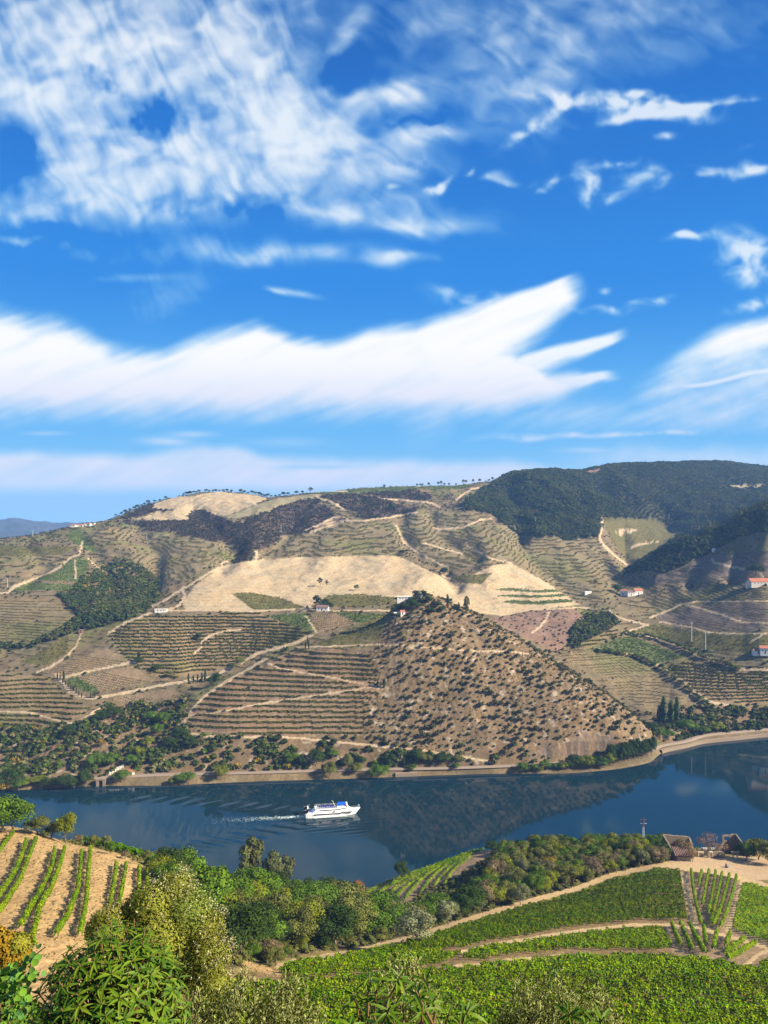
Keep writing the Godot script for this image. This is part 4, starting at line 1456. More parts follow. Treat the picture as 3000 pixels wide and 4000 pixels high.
func build_near() -> void:
	var g := near
	g.us = columns_for(-40, 1700, 2.4, -2500, 4300, 40)
	g.cols = g.us.size()
	var tv: Array = []
	var td: Array = []
	for l in NLINES:
		var n := nums(l)
		tv.append(track(n, 3, 1))
		td.append(track(n, 3, 2))
	var rowsof := [3, 5, 5, 6, 10, 24, 80, 70, 96, 50, 50, 24, 4]
	for k in rowsof.size(): g.rows += rowsof[k]
	g.rows += 1
	field_map(g, -2504, 1700, 3404, 760, 2.0)
	var kinds: Array[String] = ["grass"]
	for s in NEAR_FIELDS:
		var part: PackedStringArray = s.split("|")
		kinds.append(part[0])
		var poly := PackedVector2Array()
		for q in pts2(part[2]):
			if q.x <= 0.0: q.x = -2500.0
			if q.x >= 1659.0: q.x = 4300.0
			poly.append(q)
		g.fill(poly, kinds.size() - 1)
	kinds.append("track")
	for s in NEAR_TRACKS:
		var part: PackedStringArray = s.split("|")
		g.stroke(pts2(part[1]), float(part[0]), kinds.size() - 1)
	var size := g.cols * g.rows
	g.hb.resize(size)
	g.hh.resize(size)
	g.dd.resize(size)
	g.ty.resize(size)
	var colors := PackedColorArray()
	colors.resize(size)
	for c in g.cols:
		var u: float = g.us[c]
		var kx := (u - CU) / F
		var D := PackedFloat64Array()
		var Hh := PackedFloat64Array()
		for k in tv.size():
			var d: float = td[k].at(u)
			D.append(d)
			Hh.append(EYE - (tv[k].at(u) - CV) / F * d)
		D.append(412)
		Hh.append(-0.4)
		D.append(432)
		Hh.append(-7)
		var ms := slopes(D, Hh)
		var r := 0
		for k in D.size() - 1:
			var n: int = rowsof[k]
			for j in n + (1 if k == D.size() - 2 else 0):
				var d := lerpf(D[k], D[k + 1], float(j) / n)
				var h := herm(D[k], D[k + 1], Hh[k], Hh[k + 1], ms[k], ms[k + 1], d)
				var x := kx * d
				var i := c * g.rows + r
				var v := CV + (EYE - h) / d * F
				var id := g.field(u + 2.5 * n_fine.get_noise_2d(x * 3.0, d * 3.0), v + 1.6 * n_fine.get_noise_2d(x * 3.0 + 400, d * 3.0))
				var t := kinds[id]
				if t != "track" and t != "yard":
					h += clampf(d / 60.0, 0, 1) * (0.35 * n_mid.get_noise_2d(x * 1.5, d * 1.5) + 0.14 * n_fine.get_noise_2d(x * 3.0, d * 3.0))
				g.hb[i] = h
				g.hh[i] = h
				g.dd[i] = d
				g.ty[i] = id
				var col: Color = KINDS[t][0]
				var tone: float = 1.0 + KINDS[t][3] * (0.7 * n_mid.get_noise_2d(x * 2.0, d * 2.0) + 0.9 * n_fine.get_noise_2d(x * 1.6, d * 1.6))
				if t == "dry":
					col = col.lerp(Color(0.36, 0.225, 0.10), clampf(0.5 * n_big.get_noise_2d(x * 5.0, d * 5.0) + 0.25 * n_fine.get_noise_2d(x * 3.0 + 30, d * 3.0) + 0.2, 0, 0.6))
				colors[i] = Color(col.r * tone, col.g * tone, col.b * tone)
				r += 1
	var o := obj("ground", g.make_mesh(colors), M.ground_near)
	tag(o, "steep hillside on the near bank", "", "", "structure")
	tick("near ground")

# a row of trained vines along a ground line
func vine_mesh(line: PackedVector3Array, r: RandomNumberGenerator, high: float, wide: float, per_m: float, leaf: float, tint: Color, tint2: Color, gaps: float) -> ArrayMesh:
	var L := Leafy.new()
	for k in line.size() - 1:
		var a := line[k]
		var b := line[k + 1]
		var len := a.distance_to(b)
		var along := (b - a).normalized()
		var out := Vector3(along.z, 0, -along.x).normalized()
		for q in int(len * per_m + r.randf()):
			var t := r.randf()
			var p := a.lerp(b, t)
			var big := n_mid.get_noise_2d(p.x * 9.0, p.z * 9.0)
			if big < -0.55 + gaps and r.randf() < 0.75: continue
			var ang := r.randf_range(-0.25, PI + 0.25)
			var hh := high * (1.0 + 0.5 * big + 0.1 * n_fine.get_noise_2d(p.x * 8, p.z * 8))
			var f := r.randf_range(0.62, 1.08)
			var y := hh * 0.52 + sin(ang) * hh * 0.5 * f
			var s := cos(ang) * wide * 0.5 * f * (1.0 + 0.4 * big)
			var c := p + Vector3(0, y, 0) + out * s
			var nn := (out * cos(ang) + Vector3(0, sin(ang), 0) + ball(r) * 0.7).normalized()
			var side := nn.cross(ball(r)).normalized()
			var up := nn.cross(side)
			var z := leaf * r.randf_range(0.6, 1.25)
			var cc := tint.lerp(tint2, clampf(pow(r.randf(), 1.5) * 0.85 + 0.5 * n_big.get_noise_2d(p.x * 6.0, p.z * 6.0), 0, 1)) * r.randf_range(0.75, 1.25)
			cc *= 1.0 + 0.5 * big + 0.25 * n_fine.get_noise_2d(p.x * 3.0 + 50, p.z * 3.0)
			if r.randf() < 0.006: cc = Color(0.22, 0.07, 0.02)
			L.quad(c, side * z, up * z * 0.85, nn, cc)
	return L.commit()

func on_near(u: float, v: float) -> Vector3:
	return near.hit(u, v)

func sample_line(s: String) -> PackedVector3Array:
	var p := pts2(s)
	var o := PackedVector3Array()
	for k in p.size() - 1:
		var n := maxi(2, int(p[k].distance_to(p[k + 1]) / 5.0))
		for q in n + (1 if k == p.size() - 2 else 0):
			var t := float(q) / n
			var w := on_near(lerpf(p[k].x, p[k + 1].x, t), lerpf(p[k].y, p[k + 1].y, t))
			if w != Vector3.INF: o.append(w)
	return o

func world_poly(s: String) -> PackedVector2Array:
	var o := PackedVector2Array()
	for q in pts2(s):
		var w := on_near(q.x, q.y)
		if w != Vector3.INF: o.append(Vector2(w.x, w.z))
	return o

func rows_in(poly: PackedVector2Array, turn: float, gap: float) -> Array:
	# parallel lines over a plot, each as points on the ground
	var o: Array = []
	var c := cos(turn)
	var s := sin(turn)
	var rot := PackedVector2Array()
	var lo := 1e9
	var hi := -1e9
	for p in poly:
		var q := Vector2(p.x * c + p.y * s, -p.x * s + p.y * c)
		rot.append(q)
		lo = minf(lo, q.y)
		hi = maxf(hi, q.y)
	var y := hi - gap * 0.5
	while y > lo:
		var xs: Array[float] = []
		for k in rot.size():
			var a := rot[k]
			var b := rot[(k + 1) % rot.size()]
			if (a.y <= y) != (b.y <= y): xs.append(a.x + (y - a.y) / (b.y - a.y) * (b.x - a.x))
		xs.sort()
		for k in xs.size() / 2:
			if xs[2 * k + 1] - xs[2 * k] < 3.0: continue
			var line := PackedVector3Array()
			var n := int((xs[2 * k + 1] - xs[2 * k]) / 2.0) + 1
			for q in n + 1:
				var x := lerpf(xs[2 * k], xs[2 * k + 1], float(q) / n)
				var wx := x * c - y * s
				var wz := x * s + y * c
				line.append(Vector3(wx, near.height(wx, wz), wz))
			o.append(line)
		y -= gap
	return o

const LEFT_ROWS := [
	"28,1806 12,1828 -12,1862", "57,1823 46,1860 33,1891 0,1944 -20,1970", "79,1816 62,1860 43,1911 0,1978 -20,2005", "118,1843 112,1880 100,1911 70,1965 43,2012", "140,1838 127,1885 110,1928 86,1970 70,2038 75,2060",
	"176,1846 173,1890 167,1934 148,1985 120,2030", "196,1840 191,1890 187,1948 180,1991 172,2030", "252,1874 246,1915 237,1965", "273,1871 266,1915 256,1970", "301,1880 300,1921 297,1950", "317,1886 318,1915 316,1945",
]
const FAN_ROWS := [
	"1493,1884 1496,1920 1504,1960 1514,2002", "1516,1886 1512,1902 1509,1920", "1532,1886 1526,1910 1521,1940 1517,1962", "1546,1888 1540,1925 1535,1955 1530,1980", "1560,1891 1554,1920 1546,1955 1536,2003",
	"1576,1894 1567,1930 1556,1970 1541,2006", "1591,1898 1581,1940 1570,1975 1556,2010",
]
const LOW_FAN_ROWS := [
	"1451,2002 1458,2020 1470,2050", "1470,2002 1480,2025 1494,2058", "1491,2004 1502,2030 1522,2066", "1520,2008 1522,2025 1525,2044", "1549,2018 1545,2035 1541,2058", "1577,2025 1572,2036 1568,2052", "1610,2034 1590,2050 1566,2066", "1634,2042 1605,2062 1572,2080",
]
const SMALL_ROWS := [
	"786,1936 820,1918 863,1901 913,1882 970,1861", "806,1942 840,1918 880,1899 930,1879 980,1858 1026,1840", "831,1946 853,1923 886,1902 920,1885 963,1865 1020,1842", "850,1949 870,1925 903,1902 936,1882 983,1858 1033,1839", "875,1946 893,1922 916,1898 946,1878 986,1860 1046,1838", "908,1931 923,1912 940,1892 963,1873 996,1857", "938,1918 953,1897 973,1878 1003,1858", "961,1913 975,1888 990,1873 1016,1855",
]
const BACK_ROWS := ["170,1815 240,1832 327,1852 433,1879 505,1902 560,1925", "250,1841 330,1862 430,1884 520,1912", "200,1828 290,1849 370,1867"]

func grow_vineyards() -> void:
	var r := RandomNumberGenerator.new()
	r.seed = 31
	var g1 := Color(0.062, 0.140, 0.003)
	var g2 := Color(0.19, 0.235, 0.004)
	var k := 0
	for s in LEFT_ROWS:
		var o := obj("vine_row", vine_mesh(sample_line(s), r, 1.55, 0.75, 110.0, 0.13, g1, g2, -0.5), M.leaf)
		tag(o, "leafy vine row down the dry left slope, %s from the left" % nth(k), "vine row", "vine rows on the dry left slope")
		k += 1
	k = 0
	for s in FAN_ROWS:
		var o := obj("vine_row", vine_mesh(sample_line(s), r, 1.9, 0.95, 60.0, 0.18, g1, g2, -0.5), M.leaf)
		tag(o, "vine row in the spaced plot below the ruins, %s from the left" % nth(k), "vine row", "spaced vine rows below the ruins")
		k += 1
	k = 0
	for s in LOW_FAN_ROWS:
		var o := obj("vine_row", vine_mesh(sample_line(s), r, 1.9, 0.95, 70.0, 0.17, g1, g2, -0.5), M.leaf)
		tag(o, "short vine row fanning out under the curved path, %s from the left" % nth(k), "vine row", "short fanned vine rows under the curved path")
		k += 1
	k = 0
	for s in SMALL_ROWS:
		var o := obj("vine_row", vine_mesh(sample_line(s), r, 1.6, 1.0, 55.0, 0.19, g1, g2 * 1.15, -0.5), M.leaf)
		tag(o, "curved vine row between the wooded spur and the river, %s of eight" % nth(k), "vine row", "curved vine rows above the river")
		k += 1
	k = 0
	for s in BACK_ROWS:
		var o := obj("vine_row", vine_mesh(sample_line(s), r, 1.9, 1.4, 40.0, 0.25, g1 * 0.75, g1, -0.5), M.leaf)
		tag(o, "dark vine hedge along the edge behind the dry left slope, %s of three" % nth(k), "vine row", "dark vine hedges behind the left slope")
		k += 1
	var plots := [
		["1468,1882 1440,1881 1400,1886 1320,1904 1250,1931 1200,1946 1100,1973 1000,2004 940,2024 880,2042 870,2052 900,2062 1000,2049 1060,2033 1106,2027 1200,2011 1300,1998 1372,1991 1433,1991 1485,1994", 0.03, 3.4, "dark green block under the dirt track", 0.66],
		["1000,2067 1060,2051 1106,2045 1200,2031 1300,2016 1372,2009 1430,2009 1452,2044 1440,2054 1330,2055 1215,2053 1106,2064 1010,2080", 0.06, 3.3, "long green strip below the path", 1.0],
		["1606,1906 1659,1924 1840,1965 1840,2080 1720,2060 1659,2038 1583,2010 1592,1960", -0.35, 2.7, "bright green block at the right edge", 1.15],
		["600,2104 640,2086 720,2077 800,2060 870,2042 880,2062 1000,2062 960,2084 800,2106 640,2120", 0.05, 3.3, "narrow plot below the dirt track", 0.9],
		["470,2118 640,2126 800,2114 980,2100 1106,2085 1215,2075 1400,2070 1530,2080 1610,2096 1720,2110 1880,2130 1880,2235 1200,2240 500,2240 400,2180", 0.09, 3.4, "wide lower vineyard", 1.1],
		["1640,2090 1720,2060 1720,2110 1650,2120", 0.3, 2.6, "corner plot right of the path", 1.1],
	]
	for p in plots:
		k = 0
		for line in rows_in(world_poly(p[0]), p[1], p[2]):
			if line[0].x / -line[0].z > 0.66 and line[line.size() - 1].x / -line[line.size() - 1].z > 0.62: continue
			var tone := r.randf_range(0.78, 1.22)
			var o := obj("vine_row", vine_mesh(line, r, 1.55, 1.0, 62.0, 0.195, g1 * p[4] * tone, g2 * p[4] * tone, -0.5), M.leaf)
			tag(o, "vine row of the %s, %s from the viewer" % [p[3], nth(k)], "vine row", "vine rows of the " + p[3])
			k += 1
	tick("near vines")

# ---------------------------------------------------------------- trees of the near bank
func inside(u: float, v: float, p: PackedVector2Array) -> bool:
	return Geometry2D.is_point_in_polygon(Vector2(u, v), p)

func make_trees() -> void:
	var r := RandomNumberGenerator.new()
	r.seed = 14
	var tints := {
		"green": Color(0.062, 0.112, 0.010), "dark": Color(0.028, 0.050, 0.010), "yellowish": Color(0.110, 0.128, 0.010), "olive": Color(0.092, 0.102, 0.024), "grey": Color(0.110, 0.120, 0.055),
		"rust": Color(0.20, 0.095, 0.045), "brownish": Color(0.135, 0.105, 0.058), "gold": Color(0.17, 0.12, 0.015), "pale": Color(0.155, 0.17, 0.085),
	}
	for k in tints:
		for q in 3:
			var t: Color = tints[k]
			tree_kind(k, trunk_mesh(100 + q, 0.42, 0.030, 3, 0.22), crown(200 + q * 7 + k.hash() % 50, round_lobes(r, 0.95, 1.0, 13 + q, 0.16), 3600, 0.021, t, 0.22, 1.1, 0.0, t * 1.35, 0.25))
	for q in 2:
		tree_kind("tall", trunk_mesh(120 + q, 0.7, 0.022, 2, 0.15), crown(300 + q, column_lobes(r, 0.36, 1.0, 9), 1500, 0.026, Color(0.060, 0.115, 0.02), 0.2))
		tree_kind("cypress", trunk_mesh(125 + q, 0.2, 0.02, 0, 0.1), crown(310 + q, column_lobes(r, 0.19, 1.0, 9), 420, 0.035, Color(0.028, 0.050, 0.018), 0.15))
		tree_kind("poplar", trunk_mesh(127 + q, 0.5, 0.015, 1, 0.06), crown(320 + q, column_lobes(r, 0.24, 1.0, 11), 900, 0.028, Color(0.040, 0.078, 0.022), 0.2))
		tree_kind("gum", trunk_mesh(130 + q, 0.75, 0.022, 3, 0.2), crown(330 + q, [[Vector3(0.02, 0.87, 0), 0.11, 1.3], [Vector3(0.15, 0.72, 0.05), 0.13, 1.3], [Vector3(-0.13, 0.76, -0.04), 0.12, 1.3], [Vector3(0.03, 0.62, -0.1), 0.14, 1.4], [Vector3(-0.18, 0.54, 0.1), 0.12, 1.3], [Vector3(0.2, 0.5, 0), 0.13, 1.3], [Vector3(0.0, 0.42, 0.1), 0.14, 1.3], [Vector3(0.1, 0.3, -0.05), 0.12, 1.2]], 1500, 0.026, Color(0.075, 0.085, 0.030), 0.25, 1.5, 0.6))
		tree_kind("pine", trunk_mesh(140 + q, 0.7, 0.028, 3, 0.2), crown(340 + q, [[Vector3(0, 0.85, 0), 0.2, 0.6], [Vector3(0.22, 0.72, 0.05), 0.18, 0.6], [Vector3(-0.2, 0.66, -0.1), 0.18, 0.6], [Vector3(0.02, 0.58, 0.18), 0.15, 0.6], [Vector3(0.1, 0.45, -0.2), 0.13, 0.6]], 700, 0.034, Color(0.045, 0.065, 0.025), 0.2))
		tree_kind("bare", trunk_mesh(150 + q, 0.5, 0.030, 4, 0.3), crown(350 + q, round_lobes(r, 0.95, 1.0, 8, 0.2), 900, 0.018, Color(0.20, 0.125, 0.085), 0.2, 2.2))
	tick("tree kinds")

const WORD := {"green": "mid green", "dark": "dark green", "yellowish": "yellow green", "olive": "olive green", "grey": "grey green", "rust": "rusty brown", "brownish": "brownish", "gold": "golden yellow", "pale": "pale silvery", "bare": "bare pinkish"}

func stand(poly_s: String, n: int, gap: float, lo: float, hi: float, kinds: Array, place: String, sd: int) -> void:
	# trees scattered over a piece of ground, each an object
	var r := RandomNumberGenerator.new()
	r.seed = sd
	var poly := pts2(poly_s)
	var b := Rect2(poly[0], Vector2.ZERO)
	for p in poly: b = b.expand(p)
	var done: Array[Vector3] = []
	var picks: Array = []
	for k in n * 14:
		if done.size() >= n: break
		var u := r.randf_range(b.position.x, b.end.x)
		var v := r.randf_range(b.position.y, b.end.y)
		if not inside(u, v, poly): continue
		var w := on_near(u, v)
		if w == Vector3.INF or -w.z > 420: continue
		var ok := true
		for q in done:
			if Vector2(q.x - w.x, q.z - w.z).length() < gap:
				ok = false
				break
		if not ok: continue
		done.append(w)
		picks.append([u, w, kinds[r.randi_range(0, kinds.size() - 1)], r.randf_range(lo, hi), r.randf_range(0.95, 1.35)])
	picks.sort_custom(func(a, c): return a[0] < c[0])
	var count := {}
	for e in picks:
		count[e[2]] = count.get(e[2], 0) + 1
		plant(e[2], "woodland_tree" if e[3] > 4.5 else "bush", "%s %s %s, %s such from the left" % [WORD[e[2]], "tree" if e[3] > 4.5 else "bush", place, nth(count[e[2]] - 1)], "tree" if e[3] > 4.5 else "bush", e[1], e[3], "trees and bushes " + place, -1, e[4])

func grow_near() -> void:
	stand("490,1945 560,1915 650,1932 760,1966 800,1994 900,1992 1000,1962 1045,1965 1000,1984 900,2012 800,2034 700,2050 620,2054 540,2060 480,2050", 70, 5.2, 7.0, 11.5, ["green", "dark", "dark", "olive", "yellowish", "green"], "in the gully wood", 61)
	stand("1035,1945 1072,1885 1108,1858 1250,1850 1440,1844 1440,1856 1340,1884 1250,1908 1100,1950 1040,1968", 95, 4.6, 5.5, 8.5, ["olive", "dark", "green", "yellowish", "olive", "brownish", "yellowish", "grey", "green"], "on the wooded spur", 62)
	stand("1060,1842 1200,1832 1440,1830 1440,1845 1250,1850 1100,1858", 40, 5.0, 5.0, 7.5, ["olive", "green", "dark", "yellowish"], "along the far edge of the wooded spur", 63)
	stand("640,2052 800,2036 1000,1980 1200,1926 1340,1886 1350,1882 1250,1912 1000,1984 800,2041 640,2061", 34, 4.0, 2.2, 4.2, ["green", "yellowish", "olive", "grey", "dark"], "beside the dirt track", 64)
	stand("350,1905 420,1915 470,1960 500,2040 470,2085 400,2080 360,1990", 22, 5.0, 5.5, 9.0, ["green", "yellowish", "green", "dark"], "right of the dry slope", 65)
	stand("500,2040 560,2055 640,2066 600,2092 520,2070", 14, 4.0, 2.5, 4.5, ["yellowish", "olive", "green", "brownish"], "at the bend of the dirt track", 66)
	stand("150,1812 240,1830 330,1852 430,1878 500,1900 480,1915 330,1874 200,1836", 16, 4.5, 1.8, 3.2, ["olive", "green", "brownish"], "on the edge behind the dry slope", 67)
	stand("500,1900 560,1910 640,1922 700,1932 640,1936 520,1925", 12, 5.5, 3.5, 6.5, ["green", "dark", "yellowish"], "at the river's near edge", 68)
	# trees that stand out
	for e in [
		["green", 25, 1798, 9.5, "big round green tree on the left bank", 1.1], ["dark", 6, 1800, 7.0, "dark low tree at the left edge", 1.1], ["olive", 82, 1803, 4.6, "olive green bush right of the big bank tree", 1.6], ["olive", 112, 1812, 4.0, "second low bush right of the big bank tree", 1.3],
		["yellowish", 141, 1822, 8.0, "bright green pointed tree on the left bank", 0.75], ["grey", 230, 1834, 3.6, "thin grey green sapling on the bank edge", 0.8], ["grey", 336, 1856, 3.6, "pale green sapling above the dark vine hedge", 1.0], ["green", 482, 1898, 4.0, "small light tree at the end of the dark hedge", 1.0],
		["gum", 545, 1926, 18.5, "tall olive gum tree left of the dry ones by the river", 1.0], ["gum", 588, 1930, 17.5, "half dry gum tree by the river", 1.1], ["gum", 617, 1932, 17.0, "right gum tree of the three by the river", 1.1],
		["dark", 708, 1938, 7.0, "dark round tree at the water's edge", 1.2], ["dark", 742, 1940, 5.2, "lower dark tree at the water's edge", 1.2], ["rust", 774, 1944, 8.0, "reddish bush at the water's edge", 0.8],
		["dark", 868, 1903, 8.6, "single round tree on the edge of the curved vineyard", 1.0], ["pale", 902, 2040, 8.6, "silvery round bush beside the dirt track", 1.3], ["pale", 968, 1998, 8.0, "grey green tree above the silvery bush", 0.9], ["grey", 1125, 1955, 7.0, "pale olive tree above the long vineyard strip", 1.0],
		["grey", 1388, 1873, 7.6, "grey olive tree left of the ruins by the track", 0.9], ["gold", 1186, 1893, 7.5, "golden yellow tree in the spur wood", 1.2], ["bare", 1528, 1843, 9.5, "pinkish bare tree behind the ruins", 1.0], ["bare", 1556, 1848, 6.0, "low bare thicket right of the pinkish tree", 1.4],
		["brownish", 1478, 1854, 8.0, "brown dry shrub against the ruined house", 1.3], ["bare", 1495, 1862, 6.0, "bare little tree in front of the ruined house", 0.9], ["dark", 1612, 1860, 8.0, "dark bush at the right ruin's foot", 1.1], ["olive", 1640, 1858, 9.0, "olive tree right of the ruins", 1.2], ["yellowish", 1626, 1846, 7.0, "yellow green bush behind the right ruin", 1.3],
		["olive", 1665, 1868, 9.0, "leaning tree at the right edge of the yard", 1.2], ["dark", 515, 2076, 11.0, "dense dark leafy tree beside the blooming shrub", 1.1], ["green", 430, 2020, 13.5, "big walnut green tree right of the dry slope", 1.25], ["green", 372, 1985, 9.5, "green tree at the end of the left vine rows", 1.1],
		["brownish", 1420, 1862, 6.5, "brown bush left of the ruined house", 1.6], ["bare", 1345, 1868, 7.0, "mauve bare thicket on the spur", 1.6], ["brownish", 1322, 1884, 8.0, "tan rounded bush beside the track", 1.2],
	]:
		var w := on_near(e[1], e[2])
		plant(e[0], "tree" if e[3] > 4.5 else "bush", e[4], "tree" if e[3] > 4.5 else "bush", w, e[3], "", -1, e[5])
	tick("near trees")
	# undergrowth: nobody could count it
	var r := RandomNumberGenerator.new()
	r.seed = 71
	var where: Array = []
	var tint: Array = []
	var g := near
	for c in range(1, g.cols - 1):
		var u: float = g.us[c]
		if u < -60 or u > 1720: continue
		var du := (g.us[c + 1] - g.us[c - 1]) * 0.5 / F
		for rr in range(20, g.rows - 8):
			var i := c * g.rows + rr
			var d := g.dd[i]
			var dens := 0.0
			var s := r.randf_range(0.4, 0.9)
			var cc := Color(0.10, 0.115, 0.03)
			match g.ty[i]:
				0: dens = 0.05 if d > 105 else 0.12
				2: dens = 0.25
				3:
					dens = 0.16
					s *= 2.0
					cc = Color(0.075, 0.095, 0.022)
				1, 10, 11:
					dens = 0.55
					s *= 0.26
					cc = Color(0.36, 0.27, 0.12) if r.randf() < 0.6 else Color(0.14, 0.14, 0.04)
				6:
					dens = 0.02
					s *= 0.4
					cc = Color(0.36, 0.28, 0.11)
			if dens > 0.0 and r.randf() < dens * du * d * (g.dd[i + 1] - d):
				where.append(Transform3D(Basis(Vector3.UP, r.randf_range(0, TAU)).scaled(Vector3(s, s * r.randf_range(0.6, 1.0), s)), Vector3((u - CU) / F * d, g.hh[i], -d)))
				tint.append(cc.lerp(Color(0.17, 0.14, 0.035), r.randf() * 0.5) * r.randf_range(0.7, 1.25))
	var o := copies("undergrowth", M.bush_far, M.leaf, where, tint)
	tag(o, "low weeds and brush on the near slope", "undergrowth", "", "stuff")
	print("undergrowth ", where.size())

# ---------------------------------------------------------------- small mesh helpers for built things
func quad4(st: SurfaceTool, a: Vector3, b: Vector3, c: Vector3, d: Vector3) -> void:
	var n := (b - a).cross(c - a).normalized()
	if n == Vector3.ZERO: n = (c - a).cross(d - a).normalized()
	for v in [a, c, b, a, d, c]:
		st.set_normal(n)
		st.add_vertex(v)

func box(st: SurfaceTool, lo: Vector3, hi: Vector3) -> void:
	var p := [Vector3(lo.x, lo.y, hi.z), Vector3(hi.x, lo.y, hi.z), Vector3(hi.x, lo.y, lo.z), Vector3(lo.x, lo.y, lo.z), Vector3(lo.x, hi.y, hi.z), Vector3(hi.x, hi.y, hi.z), Vector3(hi.x, hi.y, lo.z), Vector3(lo.x, hi.y, lo.z)]
	for f in [[0, 1, 5, 4], [1, 2, 6, 5], [2, 3, 7, 6], [3, 0, 4, 7], [4, 5, 6, 7], [3, 2, 1, 0]]:
		quad4(st, p[f[0]], p[f[1]], p[f[2]], p[f[3]])

func boxm(lo: Vector3, hi: Vector3) -> ArrayMesh:
	var st := begin()
	box(st, lo, hi)
	return st.commit()

func prism(st: SurfaceTool, outline: PackedVector2Array, z0: float, z1: float) -> void:
	# an outline in x and y given a thickness along z
	var t := Geometry2D.triangulate_polygon(outline)
	for k in t.size() / 3:
		var a := outline[t[3 * k]]
		var b := outline[t[3 * k + 1]]
		var c := outline[t[3 * k + 2]]
		for z in [z1, z0]:
			for q in [a, b, c]:
				st.set_normal(Vector3(0, 0, 1 if z == z1 else -1))
				st.add_vertex(Vector3(q.x, q.y, z))
	for k in outline.size():
		var a := outline[k]
		var b := outline[(k + 1) % outline.size()]
		quad4(st, Vector3(a.x, a.y, z0), Vector3(b.x, b.y, z0), Vector3(b.x, b.y, z1), Vector3(a.x, a.y, z1))

func house(called: String, label: String, at: Vector3, turn: float, w: float, d: float, h: float, rise: float, wall: Material, roof: Material, win: int, door: bool, category := "house") -> Node3D:
	# gable ends face +x and -x; the front faces +z
	var t := thing(called, label, category, at, turn)
	var st := begin()
	box(st, Vector3(-w / 2, -2.5, -d / 2), Vector3(w / 2, h, d / 2))
	for s in [-1.0, 1.0]:
		var x: float = s * w / 2
		for v in [Vector3(x, h, -d / 2), Vector3(x, h + rise, 0), Vector3(x, h, d / 2)]:
			st.set_normal(Vector3(s, 0, 0))
			st.add_vertex(v)
	obj("wall", st.commit(), wall, t)
	st = begin()
	var e := 0.35
	var k := rise / (d / 2)
	for s in [-1.0, 1.0]:
		var lo := Vector3(0, h - e * k + 0.06, s * (d / 2 + e))
		var hi := Vector3(0, h + rise + 0.06, 0)
		var X := Vector3(w / 2 + e, 0, 0)
		var up := Vector3(0, 0.16, 0)
		quad4(st, lo - X + up, lo + X + up, hi + X + up, hi - X + up)
		quad4(st, lo - X, lo + X, lo + X + up, lo - X + up)
		quad4(st, lo - X, hi - X, hi - X + up, lo - X + up)
		quad4(st, lo + X, hi + X, hi + X + up, lo + X + up)
		quad4(st, lo - X, lo + X, hi + X, hi - X)
	obj("roof", st.commit(), roof, t)
	for i in win:
		var x := -w / 2 + w * (i + (1.0 if not door else 0.5)) / (win + (0.0 if door else 1.0)) if not door else -w / 2 + w * (i + 0.7) / (win + 0.4)
		obj("window", boxm(Vector3(x - 0.45, h * 0.42, d / 2 - 0.1), Vector3(x + 0.45, h * 0.42 + 1.1, d / 2 + 0.03)), M.dark_glass, t)
	if door:
		obj("door", boxm(Vector3(-w * 0.05 - 0.5, -0.2, d / 2 - 0.1), Vector3(-w * 0.05 + 0.6, 2.0, d / 2 + 0.04)), M.wood_dark, t)
	return t

func at_far(u: float, v: float) -> Vector3: return far.hit(u, v)

